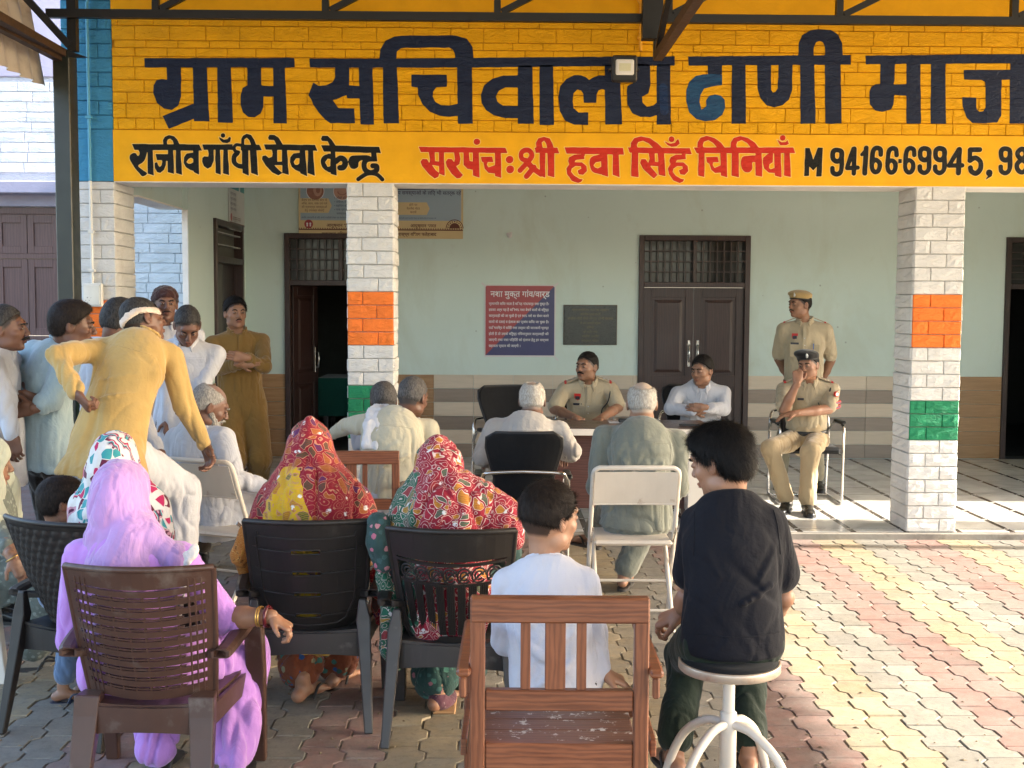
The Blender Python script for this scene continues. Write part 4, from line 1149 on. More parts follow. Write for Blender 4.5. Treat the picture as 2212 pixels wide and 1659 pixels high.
def plastic_chair(style, label, loc, rz, mb_, ml_, W=.245, H=.85, seat=.40, group='plastic chairs'):
    t = thing('plastic_chair', label, 'chair', loc, rz, group)
    hwT = {'slat': [(seat-.02, W*.86), (.6, W*.95), (H, W)], 'slot': [(seat-.02, W*.55), (seat+.05, W*.84), (.58, W*.93), (H, W)],
           'carved': [(seat-.02, W*.62), (seat+.05, W*.80), (.6, W*.90), (H, W)], 'diamond': [(seat-.02, W*.5), (seat+.06, W*.66), (.62, W*.88), (H, W*1.04)], 'plain': [(seat, W*.8), (H, W)]}[style]
    def back(u, z, o=0):
        hw = tab(z, hwT); return (u*hw, lerp(.04, -.085, (z-seat)/(H-seat)) + .075*(u*u) - o, z)
    sag = {'slat': .020, 'slot': .012, 'carved': .018, 'diamond': .0, 'plain': .01}[style]
    def zz(u, z): return z - sag*(1-u*u)
    U = lin(-1, 1, 15)
    b = MB()
    # rim: top rail, side rails
    tr = .045 if style == 'slat' else (.10 if style == 'carved' else .03)
    slab(b, lambda u, s: back(u, lerp(zz(u, H-tr), H + (.006*(1-u*u)), s), .0), U, lin(0, 1, 3), .014)
    b.tube([back(u, H+.004*(1-u*u), -.006) for u in lin(-1, 1, 17)], .0115, 8)
    for s in (-1, 1):
        slab(b, lambda u, z: back(s*(.90+.10*u), z), lin(0, 1, 3), lin(seat-.01, H-.01, 12), .016)
        b.tube([back(s, z, -.006) for z in lin(seat-.02, H, 12)], .0105, 8)
    b.build('back_frame', mb_, t)
    if style == 'slat':
        n = 11; z0, z1 = seat+.055, H-.062
        for i in range(n):
            z = z1 - (z1-z0)*i/(n-1)
            b = MB(); slab(b, lambda u, q: back(u*.91, zz(u, z)+q), U, [-.0105, .0105], .013); b.build('slat', mb_, t)
        b = MB()
        for i in range(n):
            z = z1 - (z1-z0)*(i+.5)/(n-1)
            slab(b, lambda u, q: back(u*.62, zz(u*.62, z)+q), U, [-.0035, .0020], .012)
            for q in lin(-.55, .55, 6): slab(b, lambda u, v: back(q+u*.012, zz(q, z)+v), [-1, 1], [-.006, .006], .008)
        for s in (-1, 1):
            for q in (.70, .78, .86): slab(b, lambda u, z: back(s*(q+.010*u), z, .002), [-1, 1], lin(seat+.02, H-.03, 10), .008)
        b.build('back_ribs', mb_, t)
        b = MB(); slab(b, lambda u, q: back(u*.9, seat+.035-.014*(1-u*u)+q), U, [-.008, .008], .02); b.build('lower_rail', mb_, t)
    elif style == 'slot':
        zs_ = [H-.105, H-.195, H-.285, H-.375]
        edges = [H-.03] + [q for z in zs_ for q in (z+.0065, z-.0065)] + [seat-.005]
        b = MB()
        for a, c in zip(edges[0::2], edges[1::2]): slab(b, lambda u, s: back(u*.91, zz(u, lerp(a, c, s))), U, lin(0, 1, 3), .010)
        for z in zs_:
            for s in (-1, 1): slab(b, lambda u, q: back(s*lerp(.24, .91, u), zz(s*lerp(.24, .91, u), z)+q), lin(0, 1, 7), [-.0068, .0068], .010)
        b.build('back_panel', mb_, t)
        b = MB()
        for z in zs_:
            for s in (-1, 1): b.tube([back(s*u, zz(s*u, z), .002) for u in lin(.26, .80, 7)], .0032, 6)
            b.tube([back(u, zz(u, z)+dz, .003) for u, dz in [(-.25, 0), (-.23, .009), (.23, .009), (.25, 0), (.23, -.009), (-.23, -.009)]], .0030, 6, closed=True)
        b.tube([back(-.80, H-.035, .002)] + [back(u, zz(u, H-.05), .002) for u in lin(-.78, .78, 9)] + [back(.80, H-.035, .002)], .0035, 6)
        b.tube([back(-.82, H-.06, .002), back(-.82, seat+.13, .002), back(-.70, seat+.05, .002)] + [back(u, seat+.035-.012*(1-u*u), .002) for u in lin(-.6, .6, 7)] + [back(.70, seat+.05, .002), back(.82, seat+.13, .002), back(.82, H-.06, .002)], .0040, 6)
        b.build('back_ridges', mb_, t)
    elif style == 'carved':
        b = MB(); zt = H-.105
        slab(b, lambda u, s: back(u*.92, zz(u, zt-.002)-s*.012, .003), U, [0, 1], .016)
        slab(b, lambda u, s: back(u*.88, zz(u, zt-.085)-s*.012, .001), U, [0, 1], .014)
        slab(b, lambda u, s: back(u*.86, seat+.035-.012*(1-u*u)-s*.03, .001), U, [0, 1], .014)
        b.build('back_rail', mb_, t)
        b = MB()
        for i in range(7):
            uc = -.72+.24*i; zc = zt-.050
            r1 = .12
            for (rr, ph) in ((.115, 0), (.065, 1)):
                b.tube([back(uc+rr*math.cos(a), zz(uc+rr*math.cos(a), zc+.030*rr/.115*math.sin(a)), .002) for a in lin(0, 5.6, 12)], .0042, 5)
            b.tube([back(uc-.10, zz(uc, zc-.028), .002), back(uc, zz(uc, zc), .002), back(uc+.12, zz(uc, zc+.02), .002)], .004, 5)
        b.build('scroll_work', mb_, t)
        for i in range(9):
            uc = -.76+.19*i
            b = MB()
            slab(b, lambda u, z: back(uc+.070*u*(1), z, 0), [-1, 1], lin(seat+.03, zz(uc, zt-.090), 6), .009)
            for q in (-.05, -.017, .017, .05): slab(b, lambda u, z: back(uc+q+.008*u, z, .0025), [-1, 1], lin(seat+.035, zz(uc, zt-.093), 6), .004)
            b.build('slat', mb_, t)
    elif style == 'diamond':
        b = MB()
        def P(i, j):
            u = -.92+1.84*i/48; z = lerp(seat+.02, H-.02, j/60)
            x = u*W*1.0
            a = (x+z*.62)/.042; c = (x-z*.62)/.042
            h = min(abs(math.sin(math.pi*a)), abs(math.sin(math.pi*c)))
            p = back(u, z, .013*h**.6); return p
        b.grid(P, 49, 61)
        b.build('quilted_panel', mb_, t, fix=False)
        b = MB(); slab(b, lambda u, z: back(u*.92, z, -.012), U, lin(seat, H-.02, 6), .006); b.build('back_panel', mb_, t)
    else:
        b = MB(); slab(b, lambda u, z: back(u*.92, z), U, lin(seat, H-.02, 6), .010); b.build('back_panel', mb_, t)
    # seat
    b = MB()
    sw0, sw1 = W*.80, W*.98
    def st(u, s): return (u*lerp(sw0, sw1, s), lerp(.02, .46, s), seat + .012*u*u - .012*math.sin(s*3.1) - (.02 if s > .95 else 0))
    v = [st(u, s) for u in lin(-1, 1, 9) for s in lin(0, 1, 9)]
    N = len(v); v2 = [(p[0], p[1], p[2]-.012) for p in v]; f = []
    for i in range(8):
        for j in range(8): a = i*9+j; f += [(a, a+9, a+10, a+1), (N+a, N+a+1, N+a+10, N+a+9)]
    for i in range(8):
        a = i*9; f.append((a, N+a, N+a+9, a+9)); a = i*9+8; f.append((a, a+9, N+a+9, N+a)); a = i; f.append((a, a+1, N+a+1, N+a)); a = 72+i; f.append((a, N+a, N+a+1, a+1))
    b.add(v+v2, f, 0, False); b.build('seat', ml_, t)
    b = MB()
    slab(b, lambda u, s: (u*W*.88, .0+.03*u*u, lerp(seat-.085-.02*u*u, seat-.004, s)), U, [0, 1], .012)
    b.bbox(-W*.9, W*.9, .44, .455, seat-.07, seat-.012, .003)
    for s in (-1, 1): b.bar((s*W*.9, .02, seat-.04), (s*W*1.0, .45, seat-.045), .012, .07)
    b.build('apron', ml_, t)
    # legs
    AZ_ = .575; SL = style == 'slat'
    for s in (-1, 1):
        b = MB()
        n = 6
        for q in range(n):
            t0, t1 = q/n, (q+1)/n
            def lp(tt):
                y = lerp(.02, -.075, tt**1.2); x = s*lerp(W*(.78 if SL else .87), W*(.86 if SL else 1.0), tt); z = lerp(seat+(.03 if SL else .13), 0, tt); w = (lerp(.088, .062, tt) if SL else (lerp(.062, .036, tt) if tt > .18 else lerp(.03, .062, tt/.18)))
                return x, y, z, w
            x0, y0, z0, w0 = lp(t0); x1, y1, z1, w1 = lp(t1)
            v = []
            for (x, y, z, w) in ((x0, y0, z0, w0), (x1, y1, z1, w1)):
                v += [(x-w/2, y, z), (x+w/2, y, z), (x+w/2*.8, y+w*.85, z), (x-w/2*.8, y+w*.85, z)]
            f = [(0,4,5,1), (1,5,6,2), (2,6,7,3), (3,7,4,0)]
            if q == 0: f.append((0,1,2,3))
            if q == n-1: f.append((7,6,5,4))
            b.add(v, f)
        b.build('leg', ml_, t, bev=.006)
        b = MB()
        x = s*W*1.13
        v = []
        for (z, y, w) in ((AZ_-.008, .40, .066), (seat, .435, .066), (0, .485, .046)):
            v += [(x-w/2, y-w*.4, z), (x+w/2, y-w*.4, z), (x+w/2, y+w*.4, z), (x-w/2, y+w*.4, z)]
        b.add(v, [(0,1,2,3), (0,4,5,1), (1,5,6,2), (2,6,7,3), (3,7,4,0), (4,8,9,5), (5,9,10,6), (6,10,11,7), (7,11,8,4), (11,10,9,8)])
        b.build('leg', ml_ if style != 'slat' else mb_, t, bev=.006)
        b = MB()
        pts = [back(s*.98, AZ_-.045, .0), (s*W*1.06, .03, AZ_-.035), (s*W*1.12, .14, AZ_-.015), (s*W*1.14, .28, AZ_), (s*W*1.14, .40, AZ_), (s*W*1.13, .455, AZ_-.022)]
        pts = spline(pts, 4); ws = lin(.048, .066, len(pts)); v = []
        for p, w in zip(pts, ws): v += [(p[0]-w/2, p[1], p[2]-.014), (p[0]+w/2, p[1], p[2]-.014), (p[0]+w/2, p[1], p[2]+.006), (p[0]+w/4, p[1], p[2]+.013), (p[0]-w/4, p[1], p[2]+.013), (p[0]-w/2, p[1], p[2]+.006)]
        f = [(k*6+i, k*6+(i+1) % 6, (k+1)*6+(i+1) % 6, (k+1)*6+i) for k in range(len(pts)-1) for i in range(6)] + [tuple(range(6))[::-1], tuple(range(len(v)-6, len(v)))]
        b.add(v, f); b.build('armrest', mb_, t, bev=.004)
    return t
def gx(px, d): return (px-1068)*d/2550.0
plastic_chair('slat', 'brown plastic chair with curved slatted back under the woman in lilac', (gx(292, 3.80)+.005, 3.80, 0), R(-2), m_pl_brown, m_pl_brown, W=.242, H=.835, seat=.365)
plastic_chair('slot', 'charcoal plastic chair with four slots across its back under the woman in red and yellow', (gx(668, 4.62)-.01, 4.60, 0), R(1), m_pl_char, m_pl_legs, W=.245, H=.835, seat=.385)
plastic_chair('carved', 'dark brown plastic chair with scroll carving under the woman in red and green', (gx(975, 4.45), 4.43, 0), R(-5), m_pl_char, m_pl_legs, W=.245, H=.835, seat=.385)
plastic_chair('diamond', 'dark plastic chair with quilted diamond back at the left, seen at an angle', (gx(118, 4.50), 4.50, 0), R(-24), m_pl_char, m_pl_char, W=.245, H=.85, seat=.42)
plastic_chair('plain', 'cream white plastic armchair cut off by the left edge of the photo', (-2.66, 5.42, 0), R(-88), m_white_plastic, m_white_plastic, W=.25, H=.85, seat=.42)

def teak_chair(label, loc, rz=0):
    t = thing('wooden_armchair', label, 'chair', loc, rz, 'wooden armchairs')
    W = .252; H = .872
    for s in (-1, 1):
        MB().bbox(s*W-(.042 if s > 0 else 0), s*W+(.042 if s < 0 else 0), 0, .042, 0, H-.002, .004).build('back_post', m_teak, t)
        b = MB(); x0, x1 = (s*W+.002, s*W+.036) if s > 0 else (s*W-.036, s*W-.002)
        b.bbox(x0, x1, .43, .475, 0, .65, .004); b.build('front_leg', m_teak, t)
        b = MB(); b.bbox(min(x0, s*W)-.002, max(x1, s*W)+.003, -.030, .50, .651, .674, .008); b.build('armrest', m_teak_h, t)
        b = MB(); b.bbox(min(x0, x1)+.006, max(x1, x0)-.008, -.022, -.001, .59, .65, .005); b.build('arm_bracket', m_teak, t)
        b = MB(); b.bbox(x0+.008, x1-.008, .043, .43, .40, .45, .003); b.build('side_rail', m_teak_h, t); b = MB(); b.bbox(x0+.01, x1-.01, .043, .43, .16, .19, .003); b.build('side_rail', m_teak_h, t)
    MB().bbox(-W, W, -.004, .034, H-.073, H, .005).build('top_rail', m_teak_h, t)
    MB().bbox(-W+.043, W-.043, .004, .034, .545, .605, .004).build('lower_rail', m_teak_h, t)
    MB().bbox(-W+.043, W-.043, .003, .033, .375, .452, .004).build('rear_apron', m_teak_h, t)
    MB().bbox(-W+.0, W-.0, .44, .465, .37, .425, .004).build('front_apron', m_teak_h, t)
    for x, w in ((-.096, .028), (-.012, .058), (.062, .028)): MB().bbox(x-w/2, x+w/2, .012, .026, .604, H-.072, .002).build('slat', m_teak, t)
    for i in range(5): MB().bbox(-W+.03, W-.03, .036+i*.089, .036+i*.089+.085, .428, .448, .003).build('seat_plank', m_teak_seat, t)
    return t
teak_chair('reddish brown wooden armchair in front, the boy in white sits on it', (gx(1213, 3.27), 3.25, 0), R(-1.2))
teak_chair('reddish brown wooden armchair under the man in the cream shirt with a towel', (gx(762, 6.45), 6.45, 0), R(2))

def office_chair(label, loc, rz, H=.95):
    t = thing('office_chair', label, 'chair', loc, rz, 'black office chairs with chrome frames')
    b = MB()
    prof = [(.42, .17), (.50, .185), (.60, .175), (.68, .170), (.78, .200), (.88, .222), (H-.025, .215), (H, .18)]
    def P(u, z, o=0):
        hw = tab(z, prof); return (u*hw, lerp(.07, -.07, (z-.42)/(H-.42)) + .035*u*u + .02*math.sin((z-.42)*6) - o, z)
    slab(b, lambda u, z: P(u, z), lin(-1, 1, 11), lin(.42, H, 14), .045)
    b.build('backrest', m_black_cloth, t, bev=.012)
    b = MB()
    loop = [P(-1, z, -.02) for z in lin(.44, H-.03, 9)] + [P(u, H, -.02) for u in lin(-.9, .9, 5)] + [P(1, z, -.02) for z in lin(H-.03, .44, 9)]
    b.tube(loop, .010, 8); b.build('piping', m_black_plastic, t)
    MB().bbox(-.23, .23, .06, .50, .42, .475, .02).build('seat', m_black_cloth, t, bev=.01)
    b = MB()
    for s in (-1, 1):
        b.tube(spline([(s*.245, -.06, .015), (s*.25, -.04, .30), (s*.25, -.02, .60), (s*.235, -.045, .70), (s*.19, -.07, .725), (0, -.085, .735)], 5), .011, 10)
        b.tube(spline([(s*.25, -.03, .55), (s*.262, .10, .64), (s*.268, .25, .655), (s*.265, .40, .64), (s*.258, .45, .58), (s*.25, .47, .30), (s*.245, .48, .015)], 5), .011, 10)
        b.tube([(s*.245, -.06, .012), (s*.245, .48, .012)], .010, 10)
        b.tube([(s*.25, -.03, .40), (s*.25, .46, .405)], .009, 8)
    b.tube([(-.25, .10, .405), (.25, .10, .405)], .009, 8).tube([(-.245, .02, .012), (.245, .02, .012)], .009, 8)
    b.build('chrome_frame', m_chrome, t)
    for s in (-1, 1):
        b = MB(); b.bbox(s*.267-.024, s*.267+.024, .16, .40, .652, .680, .009); b.build('arm_pad', m_black_plastic, t)
    return t
office_chair('black office chair with chrome tube frame, the white haired man in cream sits on it', (gx(1133, 6.72), 6.72, 0), R(0))
office_chair('empty black office chair with a chrome frame at the left end of the table', (gx(1085, 9.05)+.02, 9.25, ZF), R(200), .98)
office_chair('black office chair under the officer behind the table', (gx(1268, 9.75), 9.86, ZF), R(180), .95)
office_chair('black office chair under the man in white, right end of the table', (gx(1500, 9.75)-.02, 9.86, ZF), R(170), .95)
office_chair('black office chair with chrome arms under the policeman in the black beret', (gx(1742, 9.85), 9.98, ZF), R(178), .84)

def folding_chair(label, loc, rz):
    t = thing('folding_chair', label, 'chair', loc, rz, 'white folding chairs')
    b = MB(); w = .222; r = .0125
    f0, f1 = Vector((0, .30, 0)), Vector((0, -.06, .85))
    def Q(x, tt): p = f0.lerp(f1, tt); return (x, p.y, p.z)
    pts = [Q(-w, 0), Q(-w, .5), Q(-w, .93)] + spline([Q(-w, .945), Q(-w*.97, .98), Q(-w*.86, 1)], 4) + spline([Q(w*.86, 1), Q(w*.97, .98), Q(w, .945)], 4) + [Q(w, .5), Q(w, 0)]
    b.tube(pts, r, 10); b.build('front_frame', m_white_enamel, t)
    b = MB(); w2 = w-.028
    b.tube([(-w2, .25, .44), (-w2, -.02, .05)] + spline([(-w2, -.03, .035), (-w2*.96, -.04, .02), (-w2*.9, -.04, .02)], 3) if False else [(-w2, .28, .44), (-w2, -.10, 0)], r, 10)
    b.tube([(w2, .28, .44), (w2, -.10, 0)], r, 10)
    b.tube([(-w2, -.03, .10), (w2, -.03, .10)], .008, 8)
    b.tube([(-w, .215, .20), (w, .215, .20)], .008, 8)
    b.build('rear_frame', m_white_enamel, t)
    b = MB(); slab(b, lambda u, s: (u*(w-.008), Q(0, lerp(.765, .975, s))[1]+.012*(1-u*u)-.02, Q(0, lerp(.765, .975, s))[2]), lin(-1, 1, 9), lin(0, 1, 3), .006)
    b.tube([(u*(w-.008), Q(0, .765)[1]+.012*(1-u*u)-.017, Q(0, .765)[2]) for u in lin(-1, 1, 9)], .006, 6)
    b.build('back_panel', m_white_enamel, t)
    b = MB()
    b.bbox(-w+.016, w-.016, .03, .42, .425, .452, .012)
    b.build('seat', m_white_enamel, t, bev=.006)
    b = MB()
    for s in (-1, 1): b.bar((s*(w-.006), .10, .44), (s*(w-.006), -.0, .52), .006, .02)
    b.build('hinge', m_chrome, t)
    return t
folding_chair('white folding chair with rounded frame under the man in grey, chipped paint', (gx(1372, 6.12), 6.05, 0), R(0))
folding_chair('white folding chair under the bearded man, a hand resting on its back', (gx(445, 6.30)-.02, 6.28, 0), R(-22))

# stool
st = thing('stool', 'round white metal stool with a black seat under the boy in the black shirt', 'stool', (gx(1589, 3.60), 3.60, 0))
MB().lathe([(0, .598), (.13, .600), (.146, .595), (.150, .585), (.150, .57)], 40).build('cushion', m_black_cloth, st)
b = MB(); b.lathe([(.150, .587), (.156, .588), (.158, .582), (.158, .562), (.154, .558), (0, .558)], 48)
b.build('seat_rim', basic('worn_plated_rim', (.50, .42, .34), .35, .2, 5, .15, 50, .003, metal=.55, dirt=(.34, .20, .12), dirt_s=9, dirt_lo=.52), st)
MB().tube([(0, 0, .54), (0, 0, .40)], .019, 16).build('column', m_white_enamel, st)
MB().lathe([(.019, .425), (.026, .42), (.026, .36), (.026, .0), (0, .0)], 20).build('collar', m_white_enamel, st)
for a in (48, 132, 222, 318):
    c_, s_ = math.cos(R(a)), math.sin(R(a))
    MB().tube(spline([(c_*r, s_*r, z) for r, z in ((.018, .385), (.09, .372), (.18, .30), (.245, .16), (.27, .01))], 6), .0145, 12).build('leg', m_white_enamel, st)

# ---- table
X0, X1 = gx(1190, 8.43)-.05, gx(1548, 8.43)
tz = zV(925, 8.43)
tbl = thing('office_desk', 'long office desk with dark wood laminate top and white edge in front of the officers', 'table', ((X0+X1)/2, 8.7, ZF))
ox = (X0+X1)/2; hw = (X1-X0)/2; hz = tz-ZF
MB().bbox(-hw, hw, -.27, .33, hz-.006, hz, .001).build('table_top', m_table_top, tbl)
MB().bbox(-hw+.001, hw-.001, -.27, .33, hz-.055, hz-.0065, .003).build('edge_band', m_white_plastic, tbl)
MB().box(-hw+.03, hw-.16, .06, .08, .10, hz-.056).build('front_panel', m_table_front, tbl)
MB().bbox(hw-.16, hw-.02, -.10, .28, .10, hz-.056, .003).build('side_cabinet', m_white_plastic, tbl)
MB().bbox(-hw+.02, -hw+.05, -.10, .28, 0, hz-.056, .003).build('side_panel', m_table_front, tbl)
MB().bbox(hw-.15, hw-.03, -.09, .27, 0, .10, .003).build('plinth', m_table_front, tbl)
o = MB().bbox(-.075, .075, -.012, .012, 0, .014, .003).build('mobile_phone', m_black_plastic)
props(o, 'black mobile phone lying on the desk before the man in white', 'phone'); o.location = (gx(1492, 8.6), 8.60, tz+.0005)
o = MB().bbox(-.10, .10, -.07, .07, 0, .004, .001).build('paper_sheet', m_paper)
props(o, 'white paper lying on the desk behind the bald man in grey', 'paper'); o.location = (gx(1345, 8.85), 8.85, tz+.0005)
o = MB().bbox(-.05, .05, -.035, .035, 0, .03, .006).build('spectacle_case', m_black_plastic)
props(o, 'small black case on the desk near the white paper', 'case'); o.location = (gx(1352, 8.80), 8.80, tz+.005)

# ------------------------------------------------------------------ posters
def flat_text(body, size, mat, parent, loc, rot, name='lettering', sx=1.0, align='LEFT', off=0, fit=None):
    c = bpy.data.curves.new('t', 'FONT'); c.body = body; c.size = size; c.align_x = align; c.resolution_u = 2; c.offset = off
    o = bpy.data.objects.new('t', c)
    me = bpy.data.meshes.new_from_object(o)
    if fit:
        xx = [v.co.x for v in me.vertices]; sx = fit/(max(xx)-min(xx))
    bpy.data.objects.remove(o)
    me.materials.clear(); me.materials.append(mat)
    x = link_mesh(name, me, parent); x.location = loc; x.rotation_euler = rot; x.scale = (sx, 1, 1)
    return x
WALLR = (R(90), 0, 0)
m_txt_white = basic('print_white', (.72, .70, .72), .6, bump=0)
m_txt_dark = basic('print_dark', (.05, .05, .10), .6, bump=0)
m_txt_brown = basic('print_brown', (.12, .035, .02), .6, bump=0)
m_txt_gold = basic('print_gold', (.16, .13, .045), .5, bump=0)
m_pr_red = basic('print_red', (.32, .035, .04), .35, .1, bump=.1, bs=9, bd=.01)
m_pr_navy = basic('print_navy', (.035, .035, .12), .35, .1, bump=.1, bs=9, bd=.01)
m_pr_blue = basic('print_pale_blue', (.30, .38, .44), .5, .03, bump=0)
m_pr_tan = basic('print_tan', (.60, .46, .24), .5, .04, bump=0)
m_skin_print = basic('print_skin', (.45, .25, .18), .5, .15, 30, bump=0)
m_skin_print2 = basic('print_skin_dark', (.28, .12, .08), .5, .15, 30, bump=0)
def rect(b, x0, x1, z0, z1, y): return b.add([(x0, y, z0), (x1, y, z0), (x1, y, z1), (x0, y, z1)], [(0, 1, 2, 3)])
# anti-drug notice
pa, pb_ = AY(1049, 617, YB-.014), AY(1197, 768, YB-.014)
W_, H_ = pb_.x-pa.x, pa.z-pb_.z
ps = thing('notice_poster', 'red and navy Hindi notice poster taped on the wall left of the black plaque', 'poster', (pa.x, YB-.004, pb_.z))
b = MB(); b.bbox(-.012, W_+.012, -.004, -.0015, -.018, H_+.012, .001); b.build('paper_backing', m_paper, ps)
b = MB(); b.add([(0, -.0055, 0), (W_, -.0055, H_), (0, -.0055, H_)], [(0, 1, 2)]); b.build('red_field', m_pr_red, ps)
b = MB(); b.add([(0, -.0055, 0), (W_, -.0055, 0), (W_, -.0055, H_)], [(0, 1, 2)]); b.build('navy_field', m_pr_navy, ps)
flat_text('नशा मुक्त गांव/वार्ड', .088, m_txt_white, ps, (W_/2, -.0065, H_-.115), WALLR, align='CENTER', off=.0012, fit=W_*.86)
LN = ['प्रमाणित किया जाता है कि यह गांव/वार्ड नशा मुक्त है।', 'इसका अर्थ यह है कि 99% नशा बेचने वालों के विरुध्द', 'कार्यवाही की जा चुकी है एवं 90% नशे का सेवन करने', 'वालों के दवाई व ईलाज का प्रबंध किया जा चुका है।', 'यदि भविष्य में किसी नशा तस्कर की जानकारी प्राप्त', 'होती है तो उसके विरूध्द नियमानुसार कार्यवाही की', 'जाएगी तथा नशा पिड़ितों को ईलाज हेतु हर सम्भव', 'सहायता प्रदान की जाएगी ।']
for i, l in enumerate(LN): flat_text(l, .036, m_txt_white, ps, (.035, -.0065, H_-.20-i*.063), WALLR, off=.0005, fit=W_*(.87 if i != 7 else .46))
for x, z, a in ((-.02, H_+.01, 40), (W_+.015, H_+.012, -40), (W_+.02, -.03, 45)):
    b = MB(); b.bbox(-.03, .03, -.0012, 0, -.009, .009, .0004, T=Matrix.Translation((x, -.0065, z)) @ Matrix.Rotation(R(a), 4, 'Y')); b.build('tape', m_paper, ps)
# black plaque
pa, pb_ = AY(1219, 660, YB-.02), AY(1331, 744, YB-.02)
W_, H_ = pb_.x-pa.x, pa.z-pb_.z
pl = thing('stone_plaque', 'black granite plaque with faint gold lettering on the wall beside the door', 'plaque', (pa.x, YB-.002, pb_.z))
b = MB(); b.bbox(0, W_, -.022, 0, 0, H_, .003); b.build('slab', basic('black_granite', (.018, .022, .017), .28, .3, 40, 0), pl)
b = MB(); b.bbox(-.008, W_+.008, -.012, .0, -.008, H_+.008, .002); b.build('border', m_grout, pl)
for i, l in enumerate(['ग्राम सचिवालय भवन का उद्घाटन', 'माननीय मुख्यमंत्री', 'राजीव गाँधी सेवा केन्द्र ढाणी माजरा', 'के कर कमलों द्वारा', 'दिनांक', 'को किया गया', 'विशिष्ट अतिथि', 'उपायुक्त महोदय']):
    flat_text(l, .031 if i != 2 else .036, m_txt_gold, pl, (W_/2, -.0232, H_-.055-i*.046), WALLR, align='CENTER')
# health poster behind the pillar
pa, pb_ = AY(644, 395, YB-.03), AY(1000, 516, YB-.03)
W_, H_ = pb_.x-pa.x, pa.z-pb_.z+.10
hp = thing('health_poster', 'tan and pale blue health department banner high on the wall behind the pillar', 'poster', (pa.x, YB-.002, pb_.z))
b = MB(); b.bbox(0, W_, -.02, 0, 0, H_, .002); b.build('board', m_pr_tan, hp)
b = MB(); rect(b, .02, W_-.02, .185, H_-.02, -.0212); b.build('blue_field', m_pr_blue, hp)
b = MB(); rect(b, .0, W_, .083, .095, -.0214); [rect(b, x, x+.012, .097, .106, -.0214) for x in lin(.0, W_-.02, 70)]; b.build('ornament_line', m_txt_brown, hp)
def disc(name, x, z, r, m, y=-.022, k=1.0, a0=0, a1=360, rin=0):
    b = MB(); n = 28; A = lin(R(a0), R(a1), n)
    v = [(x+r*math.cos(a), y, z+k*r*math.sin(a)) for a in A] + [(x+rin*math.cos(a), y, z+k*rin*math.sin(a)) for a in A]
    b.add(v, [(i, i+1, n+i+1, n+i) for i in range(n-1)]); b.build(name, m, hp)
zi = zV(428, YB)-pb_.z+.045
disc('picture_rim', .175, zi, .094, m_txt_white, -.0218); disc('ear_picture', .175, zi, .088, m_skin_print2, -.0222); disc('ear_picture', .20, zi+.01, .045, m_skin_print, -.0226, 1.4); disc('ear_picture', .205, zi+.01, .022, m_skin_print2, -.023, 1.5)
disc('picture_rim', .455, zi, .094, m_txt_white, -.0218); disc('nose_picture', .455, zi, .088, m_skin_print, -.0222); disc('nose_picture', .455, zi-.01, .05, m_skin_print2, -.0226, .55); disc('nose_picture', .455, zi+.0, .042, m_skin_print, -.0229, .75)
b = MB(); b.add([(.02, -.022, .26), (.31, -.022, .26), (.345, -.022, .335), (.31, -.022, .41), (.02, -.022, .41)], [(0, 1, 2, 3, 4)]); b.build('arrow_panel', m_pr_tan, hp)
b = MB(); b.add([(1.0, -.022, .245), (1.33, -.022, .245), (1.36, -.022, .31), (1.33, -.022, .375), (1.0, -.022, .375)], [(0, 1, 2, 3, 4)]); b.build('arrow_panel', m_pr_tan, hp)
for i, l in enumerate(['हेल्थ एवं वेलनेस सेंटर से', 'आँख, कान, नाक एवं गले', 'की स्वास्थ्य समस्याओं', 'हेतु उपलब्ध सेवाएँ']): flat_text(l, .030, m_txt_brown, hp, (.165, -.0225, .383-i*.036), WALLR, align='CENTER')
for i, l in enumerate(['आँखों की जाँच', 'अंधेपन, मोतिया', 'बहरेपन की', 'नाक एवं गले', 'समस्याओं']): flat_text('• '+l if i < 4 else '   '+l, .030, m_txt_dark, hp, (.37, -.0225, .405-i*.040), WALLR)
flat_text('अधिक जानकारी के लिए अपने नजदीकी हेल्थ एवं वेलनेस सेंटर से सम्पर्क करें', .022, m_txt_dark, hp, (.03, -.0225, .205), WALLR)
flat_text('अधिक जानकारी के लिए अपने नजदीकी हेल्थ एवं वेलनेस सेंटर से सम्पर्क करें', .017, m_txt_dark, hp, (.95, -.0225, .205), WALLR)
flat_text('अन्य समस्याओं के लिए भी सतर्क रहें', .052, m_txt_dark, hp, (.96, -.0225, .455), WALLR, off=.0006)
for i, l in enumerate(['होने पर', 'वेलनेस सेंटर', 'करायें']): flat_text(l, .032, m_txt_brown, hp, (1.19, -.0225, .338-i*.038), WALLR, align='CENTER')
flat_text('आयुष्मान भारत', .046, m_txt_brown, hp, (.29, -.0225, .118), WALLR, off=.0008)
flat_text('आयुष्मान भारत', .046, m_txt_brown, hp, (1.16, -.0225, .118), WALLR, off=.0008)
flat_text('स्वास्थ्य विभाग फतेहाबाद', .044, m_txt_brown, hp, (.24, -.0225, .030), WALLR, off=.0008)
flat_text('स्वास्थ्य विभाग फतेहाबाद', .044, m_txt_brown, hp, (1.0, -.0225, .030), WALLR, off=.0008)
disc('emblem', .105, .145, .045, m_pr_red, -.0222); disc('emblem', .09, .150, .010, m_txt_white, -.0226); disc('emblem', .122, .150, .010, m_txt_white, -.0226)
b = MB(); rect(b, .083, .097, .12, .142, -.0226); rect(b, .115, .129, .12, .142, -.0226); b.build('emblem', m_txt_white, hp)
disc('emblem', 1.62, .108, .092, m_txt_brown, -.0222, 1, 0, 180, .084); disc('emblem', 1.62, .108, .055, m_txt_brown, -.0222, 1, 0, 180, 0)
